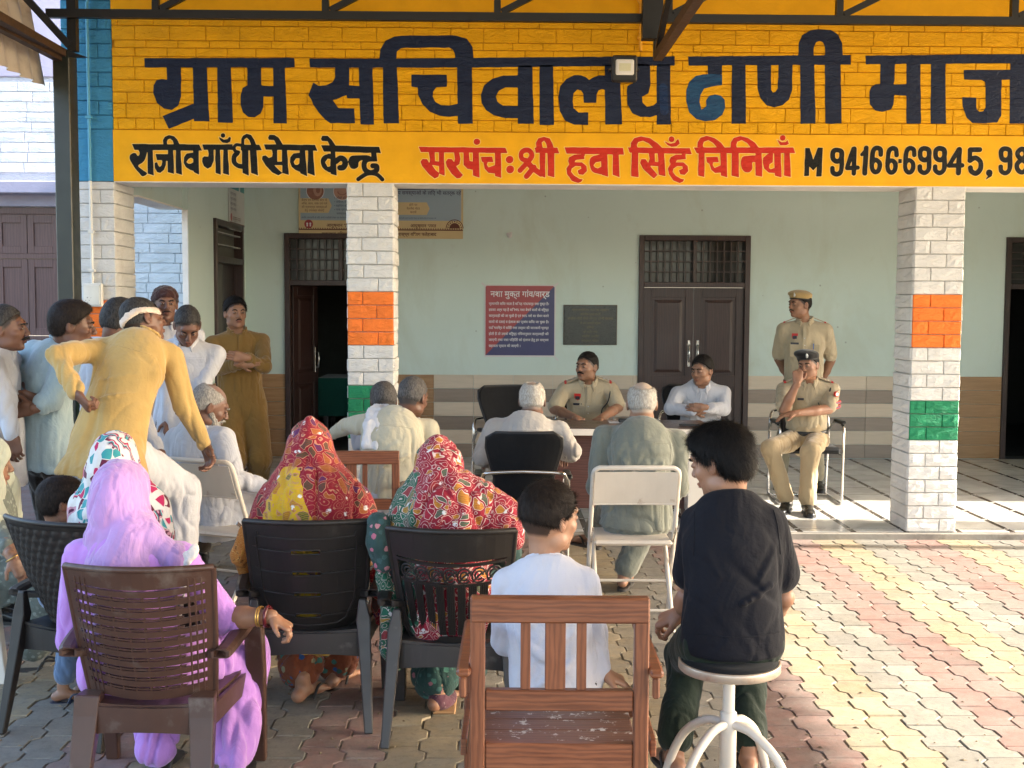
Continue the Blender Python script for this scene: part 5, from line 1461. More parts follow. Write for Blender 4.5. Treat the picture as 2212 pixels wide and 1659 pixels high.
for a in lin(10, 170, 9): disc('emblem', 1.62+.07*math.cos(R(a)), .108+.07*math.sin(R(a)), .007, m_txt_brown, -.0222)
b = MB()
for i in range(6): b.tube(spline([(.98+.0, -.0225, .52+i*.013), (1.1, -.0225, .535+i*.013), (1.30, -.0225, .53+i*.013), (1.42-i*.008, -.0225, .515+i*.010)], 5), .0032, 4)
b.build('striped_shirt_picture', m_txt_white, hp)
b = MB(); b.add([(.96, -.0219, .50), (1.44, -.0219, .51), (1.38, -.0219, .58), (1.25, -.0219, H_-.03), (.96, -.0219, H_-.03)], [(0, 1, 2, 3, 4)]); b.build('person_picture', m_txt_dark, hp)
# poster on the left wall
y0_, y1_ = AX(497, 500, XL+.02).y, 12.30
lp = thing('small_poster', 'white health poster on the left veranda wall above the side doorway', 'poster', (XL+.004, y0_, 2.385))
Wl = y1_-y0_
b = MB(); b.bbox(0, .012, 0, Wl, 0, .62, .002); b.build('board', basic('poster_grey', (.50, .50, .48), .5, .04, bump=0), lp)
b = MB(); b.box(.0122, .0135, .01, Wl-.01, .055, .075); b.build('ornament_line', m_txt_brown, lp)
b = MB(); b.box(.0122, .0135, Wl*.05, Wl*.62, .40, .55); b.box(.0122, .0135, Wl*.72, Wl*.98, .40, .61); b.build('teal_print', basic('print_teal', (.05, .25, .25), .5, bump=0), lp)
ROTL = (R(90), 0, R(90))
for i, l in enumerate(['स्वास्थ्य विभाग', 'आयुष्मान भारत']): flat_text(l, .062, m_txt_brown, lp, (.0140, Wl*.2, .008+i*.085), ROTL)
for i in range(4): flat_text('समुदाय स्वास्थ्य', .04, m_txt_dark, lp, (.0140, .05, .34-i*.05), ROTL)
b = MB(); b.lathe([(.04, 0), (0, .001)], 16, T=Matrix.Translation((.0135, .08, .12)) @ Matrix.Rotation(R(90), 4, 'Y')); b.build('emblem', m_pr_red, lp)
# torn paper scrap
o = MB().add([(0, 0, 0), (.06, -.012, .01), (.055, -.004, -.045), (.03, -.015, -.06), (.005, -.003, -.03)], [(0, 1, 2, 3, 4)]).build('paper_scrap', m_paper)
props(o, 'torn white paper scrap stuck high on the wall between banner and notice', 'paper'); o.location = AY(1094, 503, YB-.006)
# ------------------------------------------------------------------ implicit surfaces for bodies and cloth
class Field:
    def __init__(s, h): s.h = h; s.ops = []; s.lo = np.full(3, 1e9); s.hi = np.full(3, -1e9)
    def _bb(s, lo, hi, op, grow=True):
        if op == '+' and grow: s.lo = np.minimum(s.lo, lo); s.hi = np.maximum(s.hi, hi)
    def cap(s, a, b, ra, rb=None, k=.02, op='+', flat=None, fs=1.0):
        """tapered capsule; flat = direction squashed by factor fs"""
        rb = ra if rb is None else rb; a, b = np.array(a, float), np.array(b, float); r = max(ra, rb)
        lo, hi = np.minimum(a, b)-r, np.maximum(a, b)+r; s._bb(lo, hi, op)
        n = None if flat is None else np.array(flat, float)/np.linalg.norm(flat)
        s.ops.append((op, 'c', (a, b, ra, rb, n, fs), k, lo, hi)); return s
    def chain(s, pts, rs, k=.02, **kw):
        for i in range(len(pts)-1): s.cap(pts[i], pts[i+1], rs[i], rs[i+1], k, **kw)
        return s
    def ell(s, c, r, M=None, k=.02, op='+'):
        c = np.array(c, float); r = np.array(r, float) if hasattr(r, '__len__') else np.full(3, float(r))
        M = np.eye(3) if M is None else np.array(M, float); e = np.sqrt(((M*r)**2).sum(1))
        s._bb(c-e, c+e, op); s.ops.append((op, 'e', (c, r, M), k, c-e, c+e)); return s
    def plane(s, p, n, k=.01):
        """cuts away the side n points to"""
        s.ops.append(('&', 'p', (np.array(p, float), np.array(n, float)/np.linalg.norm(n)), k, None, None)); return s
    def torus(s, c, n, R_, r, k=.01, ex=None, er=1.0):
        pts = []; n = Vector(n).normalized(); u = n.orthogonal().normalized() if ex is None else Vector(ex).normalized(); v = n.cross(u)
        for i in range(15):
            a = 2*math.pi*i/14; pts.append(Vector(c)+u*math.cos(a)*R_+v*math.sin(a)*R_*er)
        for a, b in zip(pts[:-1], pts[1:]): s.cap(a, b, r, r, k)
        return s
    def run(s, disp=None):
        h = s.h; lo = s.lo-3*h; hi = s.hi+3*h; n = np.ceil((hi-lo)/h).astype(int)+1
        F = np.full(n, 1.0); ax = [lo[i]+h*np.arange(n[i]) for i in range(3)]
        for op, kind, a, k, l, u in s.ops:
            if l is None: sl = (slice(None),)*3
            else:
                m = k*1.2+4*h
                i0 = np.clip(((l-m-lo)/h).astype(int), 0, n-1); i1 = np.clip(((u+m-lo)/h).astype(int)+2, 1, n)
                if (i1 <= i0).any(): continue
                sl = tuple(slice(i0[i], i1[i]) for i in range(3))
            X, Y, Z = np.meshgrid(ax[0][sl[0]], ax[1][sl[1]], ax[2][sl[2]], indexing='ij', sparse=True)
            if kind == 'c':
                A, B, ra, rb, nn, fs = a; e = B-A; L = max(e@e, 1e-9)
                wx, wy, wz = X-A[0], Y-A[1], Z-A[2]
                t = np.clip((wx*e[0]+wy*e[1]+wz*e[2])/L, 0, 1)
                vx, vy, vz = wx-e[0]*t, wy-e[1]*t, wz-e[2]*t
                if nn is not None:
                    q = (vx*nn[0]+vy*nn[1]+vz*nn[2])*(1/fs-1); vx, vy, vz = vx+q*nn[0], vy+q*nn[1], vz+q*nn[2]
                d = np.sqrt(vx*vx+vy*vy+vz*vz)-(ra+(rb-ra)*t)
                if nn is not None: d = d*min(1, fs*1.25)
            elif kind == 'e':
                c, r, M = a; x, y, z = X-c[0], Y-c[1], Z-c[2]
                p = [M[0, i]*x+M[1, i]*y+M[2, i]*z for i in range(3)]
                k0 = np.sqrt(sum((p[i]/r[i])**2 for i in range(3))); k1 = np.sqrt(sum((p[i]/r[i]**2)**2 for i in range(3)))+1e-9
                d = k0*(k0-1)/k1
            else:
                p, nn = a; d = (X-p[0])*nn[0]+(Y-p[1])*nn[1]+(Z-p[2])*nn[2]
            G = F[sl]
            if op == '+': hh = np.maximum(k-np.abs(G-d), 0)/k; G = np.minimum(G, d)-hh*hh*k*.25
            else:
                if op == '-': d = -d
                hh = np.maximum(k-np.abs(G-d), 0)/k; G = np.maximum(G, d)+hh*hh*k*.25
            F[sl] = G
        F[0] = F[-1] = 1; F[:, 0] = F[:, -1] = 1; F[:, :, 0] = F[:, :, -1] = 1
        return surfnet(F, lo, h)
def surfnet(F, lo, h):
    ins = F < 0
    sx, sy, sz = F.shape
    c = np.zeros((sx-1, sy-1, sz-1), np.int8)
    for i in (0, 1):
        for j in (0, 1):
            for k in (0, 1): c += ins[i:sx-1+i, j:sy-1+j, k:sz-1+k]
    cells = np.argwhere((c > 0) & (c < 8))
    if len(cells) == 0: return np.zeros((0, 3)), np.zeros((0, 4), int)
    idx = -np.ones((sx-1, sy-1, sz-1), int); idx[tuple(cells.T)] = np.arange(len(cells))
    acc = np.zeros((len(cells), 3)); cnt = np.zeros(len(cells))
    C8 = [(i, j, k) for i in (0, 1) for j in (0, 1) for k in (0, 1)]
    for a in C8:
        for ax_ in range(3):
            if a[ax_] == 0:
                b = list(a); b[ax_] = 1
                fa = F[cells[:, 0]+a[0], cells[:, 1]+a[1], cells[:, 2]+a[2]]; fb = F[cells[:, 0]+b[0], cells[:, 1]+b[1], cells[:, 2]+b[2]]
                m = (fa < 0) != (fb < 0); t = np.where(m, fa/(fa-fb+1e-12), 0)
                p = np.array(a, float)[None, :].repeat(len(cells), 0); p[:, ax_] = t
                acc[m] += p[m]; cnt[m] += 1
    V = lo+h*(cells+acc/cnt[:, None])
    Q = []
    for ax_ in range(3):
        A = [slice(1, -1)]*3; A[ax_] = slice(0, -1); B = list(A); B[ax_] = slice(1, None)
        e = np.argwhere(ins[tuple(A)] != ins[tuple(B)])
        off = np.ones(3, int); off[ax_] = 0; e = e+off
        o1, o2 = [(1, 2), (2, 0), (0, 1)][ax_]
        def g(d1, d2):
            q = e.copy(); q[:, o1] -= d1; q[:, o2] -= d2; return idx[q[:, 0], q[:, 1], q[:, 2]]
        q = np.stack([g(1, 1), g(0, 1), g(0, 0), g(1, 0)], 1)
        s_ = ins[e[:, 0], e[:, 1], e[:, 2]]
        q[~s_] = q[~s_][:, ::-1]; Q.append(q)
    Q = np.concatenate(Q); Q = Q[(Q >= 0).all(1)]
    return V, Q
def vnormals(V, Q):
    N = np.zeros_like(V); a, b, c, d = (V[Q[:, i]] for i in range(4)); n = np.cross(c-a, d-b)
    for i in range(4): np.add.at(N, Q[:, i], n)
    return N/(np.linalg.norm(N, axis=1)[:, None]+1e-12)
def relax(V, Q, it=1, w=.5):
    E = np.concatenate([Q[:, [0, 1]], Q[:, [1, 2]], Q[:, [2, 3]], Q[:, [3, 0]]])
    for _ in range(it):
        S_ = np.zeros_like(V); n = np.zeros(len(V))
        for a, b in ((0, 1), (1, 0)): np.add.at(S_, E[:, a], V[E[:, b]]); np.add.at(n, E[:, a], 1)
        V = V*(1-w)+w*S_/n[:, None]
    return V
def to_obj(name, parts, mat, parent, col=None, origin=(0, 0, 0), **kw):
    """parts: list of (V,Q[,rgb]) joined in one mesh"""
    V = np.concatenate([p[0] for p in parts])-np.array(origin); n = 0; Q = []
    for p in parts: Q.append(np.array(p[1])+n); n += len(p[0])
    Q = np.concatenate(Q)
    me = bpy.data.meshes.new(name)
    me.vertices.add(len(V)); me.vertices.foreach_set('co', V.ravel())
    me.loops.add(Q.size); me.loops.foreach_set('vertex_index', Q.ravel())
    me.polygons.add(len(Q)); me.polygons.foreach_set('loop_start', np.arange(0, Q.size, 4)); me.polygons.foreach_set('loop_total', np.full(len(Q), 4))
    me.polygons.foreach_set('use_smooth', np.ones(len(Q), bool))
    me.update(calc_edges=True); me.validate()
    if any(len(p) > 2 for p in parts):
        c = np.concatenate([np.concatenate([p[2], np.ones((len(p[0]), 1))], 1) if len(p) > 2 else np.ones((len(p[0]), 4)) for p in parts])
        at = me.color_attributes.new('Col', 'FLOAT_COLOR', 'POINT'); at.data.foreach_set('color', c.astype(np.float32).ravel())
    for m in (mat if isinstance(mat, (list, tuple)) else [mat]): me.materials.append(m)
    o = link_mesh(name, me, parent); return props(o, **kw)
def folds(V, Q, amp=.006, f=14, st=(1, 1, .35), seed=0, sharp=.5, mask=None, M=None):
    """cloth creases: ridged noise stretched along one direction"""
    N = vnormals(V, Q); P = V if M is None else V@np.array(M)
    P = P*np.array(st)*f+seed*7.7
    wv = vnoise(P*.35+3)[:, None]*1.2
    n1 = vnoise(P+wv); n2 = vnoise(P*2.05+wv*1.5+9); n3 = vnoise(P*.45+5)
    d = amp*(.9*n3+.5*n1-1.15*np.exp(-(n1*6)**2)-.6*np.exp(-(n2*5.5)**2)+.35)
    if mask is not None: d = d*mask
    return V+N*d[:, None]

# ---- skin, hair, fabrics
def skin_mat(name, col):
    t = NT(name); c = t.coord('Object')
    at = t.n('Attribute', attribute_name='Col').outputs['Color']
    f = t.noise(c, 20, 5, .6)
    v = t.ramp(f, [(.3, (.86, .84, .83)), (.7, (1.06, 1.02, 1.0))])
    colr = t.mix(1, t.mix(1, at, col, 'MULTIPLY'), v, 'MULTIPLY')
    n = t.bump(t.noise(c, 260, 3), .12, .0015)
    m = t.done(colr, t.math('MULTIPLY_ADD', f, .2, .36), n, spec=.4)
    t.b.inputs['Subsurface Weight'].default_value = .08; t.b.inputs['Subsurface Scale'].default_value = .01
    return m
SK = {'mid': skin_mat('skin_brown', (.255, .135, .082)), 'dark': skin_mat('skin_dark_brown', (.145, .070, .045)), 'light': skin_mat('skin_light_brown', (.36, .195, .12)), 'tan': skin_mat('skin_tan', (.29, .15, .09))}
def hair_mat(name, a, b, sc=1):
    t = NT(name); c = t.coord('Object', (1, 1, .35))
    f = t.noise(c, 150*sc, 4, .6, .5)
    return t.done(t.ramp(f, [(.35, a), (.65, b)]), .62, t.bump(f, .5, .004), spec=.15)
HM = {'black': hair_mat('hair_black', (.005, .0045, .0045), (.016, .013, .012)), 'grey': hair_mat('hair_grey', (.035, .033, .031), (.13, .12, .115)),
      'white': hair_mat('hair_white', (.26, .235, .205), (.50, .47, .42)), 'salt': hair_mat('hair_salt_pepper', (.012, .011, .011), (.055, .052, .05)), 'lightgrey': hair_mat('hair_light_grey', (.16, .15, .14), (.36, .34, .31)),
      'brownblack': hair_mat('hair_brown_black', (.010, .007, .006), (.028, .019, .014))}
m_eye = basic('eye_white', (.30, .26, .23), .3, bump=0)
m_iris = basic('eye_dark', (.012, .008, .006), .2, bump=0)

def frame(fwd, up=(0, 0, 1), roll=0):
    """columns: right, forward, up"""
    f = Vector(fwd).normalized(); r = f.cross(Vector(up)).normalized(); u = r.cross(f)
    if roll: q = Matrix.Rotation(roll, 3, f); r = q @ r; u = q @ u
    return np.array([[r.x, f.x, u.x], [r.y, f.y, u.y], [r.z, f.z, u.z]])
def fwdv(yaw, pitch=0): return (math.sin(R(yaw))*math.cos(R(pitch)), math.cos(R(yaw))*math.cos(R(pitch)), math.sin(R(pitch)))

def head_parts(c, M, s=1.0, h=.005, neck_to=None, fade=(.055, .065, .08), child=False, old=False, fat=1.0, neckr=.052):
    """fine head + neck; c head centre, M frame, s scale (1 = 0.235 m tall)"""
    c = np.array(c, float)
    T_ = lambda x, y, z: c+M@(np.array([x, y, z])*s)
    E_ = lambda x, y, z, r, k=.012, op='+', MM=None: F.ell(T_(x, y, z), np.array(r)*s, M if MM is None else M@MM, k*s, op)
    F = Field(h)
    E_(0, -.018, .030, (.074, .093, .084), .02)
    E_(0, -.030, -.010, (.064, .072, .06), .03)
    E_(0, .030, -.030, (.056*fat, .058, .074), .03)
    E_(0, .022, -.070, (.048*fat, .050, .040), .025)
    E_(0, .066, -.094, (.022, .018, .016), .02)
    E_(0, .074, .030, (.048, .016, .018), .015)
    for q in (-1, 1):
        E_(q*.040, .056, -.026, (.020, .020, .018), .015)
        E_(q*.030, .099, .004, (.017, .012, .011), .008, '-')
        E_(q*.030, .0785, .003, (.0145, .0125, .0105), .003)
        E_(q*.050, -.0, -.075, (.016, .03, .022), .02)
        A = np.array(Matrix.Rotation(R(q*18), 3, 'Z'))
        E_(q*.076, -.012, -.008, (.008, .021, .033), .006, '+', A)
        E_(q*.084, -.006, -.008, (.006, .011, .018), .003, '-', A)
    F.cap(T_(0, .084, .014), T_(0, .104, -.024), .0075*s, .0125*s, .008*s)
    for q in (-1, 1): E_(q*.012, .096, -.030, (.009, .009, .007), .006)
    E_(0, .090, -.057, (.022, .009, .0055), .005)
    E_(0, .088, -.067, (.019, .009, .0060), .005)
    E_(0, .101, -.062, (.024, .006, .0012), .002, '-')
    nb = T_(0, -.030, -.06)
    nt = np.array(neck_to) if neck_to is not None else T_(0, -.045, -.19)
    F.cap(nb, nt, neckr*s, neckr*1.12*s, .025*s)
    V, Q = F.run()
    L = (V-c)@M/s       # local coords
    col = np.ones((len(V), 3))
    def blob(x, y, z, r, k, colr):
        d = np.sqrt(((L-np.array([x, y, z]))/np.array(r))@np.ones(3)*0+((((L-np.array([x, y, z]))/np.array(r))**2).sum(1)))
        w = np.clip((1.25-d)/.5, 0, 1)[:, None]*k; col[:] = col*(1-w)+np.array(colr)*w
    blob(0, .092, -.062, (.026, .02, .012), .8, (.85, .55, .55))
    if fade is not None:
        x_, y_, z_ = L.T; zl = np.where(y_ < -.05, -.062, np.where(y_ < .0, -.03, -.016+(y_)*.9)); w = np.clip((z_-zl)/.016, 0, 1)*np.clip((.046+.012*vnoise(L*60)-y_+np.clip(z_-.03, 0, 1)*.9)/.014, 0, 1)*(1-((abs(x_) > .0765) & (y_ > -.045) & (y_ < .02) & (z_ < .03)))
        w = np.clip(w*1.1, 0, .92)[:, None]; col[:] = col*(1-w)+np.array(fade)*w
    for q in (-1, 1):
        blob(q*.030, .09, .001, (.019, .02, .007), .75, (.45, .42, .42))
        blob(q*.084, -.006, -.008, (.01, .02, .03), .4, (.75, .6, .6))
    return V, Q, col, T_, L
def eyes_brows(T_, M, s, parent, hair, brow=True, closed=False):
    b = MB(); bi = MB()
    def ellm(mb, c, r, n=10):
        prof = [(math.sin(a), -math.cos(a)) for a in lin(0.01, math.pi-.01, 7)]
        Mt = Matrix([[M[i, 0]*r[0]*s, M[i, 1]*r[1]*s, M[i, 2]*r[2]*s, c[i]] for i in range(3)]+[[0, 0, 0, 1]])
        mb.lathe(prof, n, T=Mt)
    for q in (-1, 1):
        ellm(b, T_(q*.030, .0840, .002), (.0115, .0078, .0036))
        ellm(bi, T_(q*.029, .0880, .002), (.0056, .0050, .0038))
    b.build('eyes', m_eye, parent); bi.build('irises', m_iris, parent)
    if brow:
        w = MB()
        for q in (-1, 1):
            w.tube(spline([T_(q*.013, .093, .018), T_(q*.030, .0935, .026), T_(q*.048, .078, .019)], 4), [.0028*s, .0036*s, .004*s, .0042*s, .0042*s, .004*s, .0034*s, .0026*s, .0015*s], 6)
        w.build('eyebrows', hair, parent)
def strands(V, N, mat, parent, n=1500, L=.02, w=.0009, flow=(0, 0, -1), lift=.5, seed=1, name='hair_strands', jitter=.5, curl=.0, amt=None):
    rs = np.random.RandomState(seed); ii = rs.randint(0, len(V), n)
    b = []; f = []
    flow = flow if callable(flow) else np.array(flow, float)
    for q, i in enumerate(ii):
        p = V[i]; nn = N[i]; fl_ = flow(p, nn) if callable(flow) else flow
        tdir = fl_-nn*(fl_@nn); tdir = tdir/(np.linalg.norm(tdir)+1e-6)
        d = nn*lift+tdir+rs.randn(3)*jitter; d /= np.linalg.norm(d)
        l = L*(.6+.8*rs.rand()); side = np.cross(d, nn); side /= (np.linalg.norm(side)+1e-6)
        p0 = p-nn*.002; p1 = p0+d*l*.5; p2 = p0+d*l*.85+tdir*l*.25-nn*l*lift*.25
        k = len(b); b += [p0-side*w, p0+side*w, p1-side*w*.9, p1+side*w*.9, p2]
        f += [(k, k+1, k+3, k+2), (k+2, k+3, k+4, k+4)]
    F4 = [q if len(set(q)) == 4 else q for q in f]
    me = bpy.data.meshes.new(name); me.from_pydata([tuple(x) for x in b], [], [q[:3] if q[2] == q[3] else q for q in F4]); me.materials.append(mat)
    return link_mesh(name, me, parent)
def hair_cap(c, M, s, h, mat, parent, style='short', thick=.010, seed=1, strn=0, bald=0, origin=None, line=None, L=.018, lift=.4, w=.0009, name='hair', jit=.3, lowz=0):
    """skull cap of hair with hairline; style short / full / fringe(bald top)"""
    c = np.array(c, float); T_ = lambda x, y, z: c+M@(np.array([x, y, z])*s)
    F = Field(h); t = thick
    F.ell(T_(0, -.020, .034), np.array((.074+t, .093+t, .084+t))*s, M, .01)
    F.ell(T_(0, -.036, -.012), np.array((.064+t*.7, .070+t*.7, .06+t))*s, M, .03*s)
    if style == 'full': F.ell(T_(0, .03, .085), np.array((.062, .05, .034))*s, M, .03*s)
    up = M@np.array([0, 0, 1.]); fw = M@np.array([0, 1., 0])
    # front: keep above the hairline (slanted), sides behind the temple
    n = M@np.array([0, .72, -.70]); F.plane(T_(0, .054, .066) if style != 'full' else T_(0, .062, .060), n, .006)
    F.plane(T_(0, -.03, -.062), -up*.96-(-fw)*.28*0, .012)
    for q in (-1, 1): F.ell(T_(q*.080, -.004, -.03), np.array((.03, .030, .036))*s, M, .01*s, '-')
    if style == 'short': F.plane(T_(0, -.09, (-.030 if not bald else -.042)+lowz), M@np.array([0, -.25, -1.]), .02*s)
    if bald:
        F.ell(T_(0, .02 if bald >= 1 else -.045, .125 if bald >= 1 else .115), np.array((.06, .09, .07))*s*bald, M, .02*s, '-')
    V, Q = F.run()
    N = vnormals(V, Q); L_ = (V-c)@M
    V = V+N*(.0018*s*vnoise(V*38+seed)+.0012*s*vnoise(V*120))[:, None]
    o = to_obj(name, [(V, Q)], mat, parent)
    if strn:
        crown = T_(0.01, -.055, .10)
        def flow(p, nn):
            d = p-crown; sw_ = np.cross(nn, d); return d*1.0+sw_*.45
        b2 = strands(V, vnormals(V, Q), mat, parent, strn, L*s, w, flow, lift, seed, jitter=jit)
    return o
def hand_parts(w, d, n, s=1.0, h=.004, curl=.5, side=1, spread=.12, thumb=.6):
    """w wrist, d direction of fingers, n palm normal (palm faces n), side +1 = thumb towards cross(d,n)"""
    w = np.array(w, float); d = np.array(d, float); d /= np.linalg.norm(d); n = np.array(n, float); n = n-d*(n@d); n /= np.linalg.norm(n)
    x = np.cross(d, n)*side
    P = lambda a, b, c_: w+(x*a+d*b+n*c_)*s
    F = Field(h)
    F.cap(P(0, -.02, 0), P(0, .015, 0), .026*s, .030*s, .01, flat=n, fs=.72)
    F.cap(P(.012, .03, 0), P(.022, .080, 0), .024*s, .021*s, .015*s, flat=n, fs=.55)
    F.cap(P(-.012, .03, 0), P(-.022, .075, 0), .024*s, .020*s, .015*s, flat=n, fs=.55)
    F.ell(P(.022, .035, .012), np.array((.016, .024, .014))*s, np.stack([x, d, n], 1), .012*s)
    for i, (bx, ln) in enumerate(((.026, .072), (.009, .080), (-.009, .074), (-.026, .058))):
        a = R(8+curl*38+i*3); p = P(bx, .080-.004*abs(i-1), 0); q = bx*spread*6
        for k, fr in enumerate((.45, .32, .25)):
            dd = d*math.cos(a)+n*math.sin(a)+x*q*(.6 if k == 0 else .2); dd /= np.linalg.norm(dd)
            e = p+dd*ln*fr*s; r = (.0088, .0080, .0072)[k]*s; F.cap(p, e, r, r*.92, .003*s); p = e; a += R(curl*62)
    p = P(.026, .020, .006)
    dd = x*.75+d*.62+n*.30*thumb; dd /= np.linalg.norm(dd); e = p+dd*.040*s; F.cap(p, e, .0125*s, .0100*s, .008*s)
    dd = x*.35+d*.85+n*.55*thumb; dd /= np.linalg.norm(dd); F.cap(e, e+dd*.030*s, .0098*s, .0082*s, .003*s)
    V, Q = F.run(); return V, Q, np.ones((len(V), 3))
def foot_parts(a, d, s=1.0, h=.006, toes=True):
    a = np.array(a, float); d = np.array(d, float); d[2] = 0; d /= np.linalg.norm(d); x = np.array([d[1], -d[0], 0.]); z = np.array([0, 0, 1.])
    g = np.array([a[0], a[1], a[2]-.075*s])
    P = lambda p, q, r: g+(x*p+d*q+z*r)*s
    F = Field(h)
    F.cap(P(0, -.005, .10), P(0, .0, .05), .032*s, .034*s, .02*s); F.ell(P(0, -.035, .030), np.array((.030, .036, .030))*s, np.stack([x, d, z], 1), .02*s)
    F.cap(P(0, .01, .045), P(0, .12, .022), .032*s, .028*s, .02*s, flat=z, fs=.8); F.cap(P(0, .10, .018), P(.004, .155, .014), .036*s, .030*s, .02*s, flat=z, fs=.42)
    if toes:
        for i in range(5): F.cap(P(.026-.014*i, .155-.006*i, .012), P(.029-.015*i, .190-.011*i, .010), (.012 if i == 0 else .0085)*s, (.011 if i == 0 else .008)*s, .004*s)
    V, Q = F.run(); return V, Q, np.ones((len(V), 3))
def sandal(a, d, mat, parent, s=1.0, kind='thong'):
    a = np.array(a, float); d = np.array(d, float); d[2] = 0; d /= np.linalg.norm(d); x = np.array([d[1], -d[0], 0.])
    g = np.array([a[0], a[1], a[2]-.075*s])
    P = lambda p, q, r: tuple(g+(x*p+d*q)*s+np.array([0, 0, r]))
    b = MB(); out = [(.0, -.078), (.026, -.065), (.034, -.03), (.032, .03), (.044, .10), (.046, .15), (.032, .195), (.0, .208), (-.028, .19), (-.040, .14), (-.036, .08), (-.030, .02), (-.033, -.03), (-.026, -.065)]
    sp = spline(out, 3, True); n = len(sp)
    v = [P(p[0], p[1], -.016) for p in sp]+[P(p[0], p[1], -.001) for p in sp]
    b.add(v, [(i, (i+1) % n, n+(i+1) % n, n+i) for i in range(n)]+[tuple(range(n))[::-1], tuple(range(n, 2*n))])
    b.build('sandal_sole', mat, parent)
    b = MB()
    for q in (-1, 1): b.tube(spline([P(q*.036, .03, .0), P(q*.034, .06, .045*s), P(.012, .135, .034*s), P(.013, .155, .005)], 4), .006*s, 6)
    b.build('sandal_strap', mat, parent)
def shoe(a, d, mat, parent, s=1.0, h=.008):
    a = np.array(a, float); d = np.array(d, float); d[2] = 0; d /= np.linalg.norm(d); x = np.array([d[1], -d[0], 0.]); z = np.array([0, 0, 1.])
    g = np.array([a[0], a[1], a[2]-.085*s]); P = lambda p, q, r: g+(x*p+d*q+z*r)*s
    F = Field(h)
    F.cap(P(0, -.01, .12), P(0, -.01, .06), .046*s, .044*s, .02*s); F.ell(P(0, -.04, .035), np.array((.036, .045, .036))*s, np.stack([x, d, z], 1), .02)
    F.cap(P(0, 0, .055), P(0, .12, .030), .042*s, .036*s, .02, flat=z, fs=.85); F.cap(P(0, .12, .026), P(0, .19, .022), .042*s, .034*s, .02, flat=z, fs=.65)
    F.plane(P(0, 0, .0), (0, 0, -1), .004)
    V, Q = F.run(); o = to_obj('shoe', [(V, Q)], mat, parent)
    b = MB(); sp = spline([(0, -.088), (.034, -.07), (.040, -.02), (.038, .04), (.047, .13), (.040, .20), (0, .228), (-.040, .20), (-.047, .13), (-.038, .04), (-.040, -.02), (-.034, -.07)], 3, True); n = len(sp)
    v = [tuple(P(p[0], p[1], -.004)) for p in sp]+[tuple(P(p[0]*.98, p[1]*.98, .014)) for p in sp]
    b.add(v, [(i, (i+1) % n, n+(i+1) % n, n+i) for i in range(n)]+[tuple(range(n))[::-1], tuple(range(n, 2*n))]); b.build('shoe_sole', m_black_plastic, parent)
def ik(a, b, l1, l2, hint):
    a, b, hint = Vector(a), Vector(b), Vector(hint); d = b-a; D = min(d.length, (l1+l2)*.999); dn = d.normalized()
    x = (l1*l1-l2*l2+D*D)/(2*D); y = math.sqrt(max(l1*l1-x*x, 0)); hp = (hint-dn*hint.dot(dn)).normalized()
    return a+dn*x+hp*y, a+dn*D

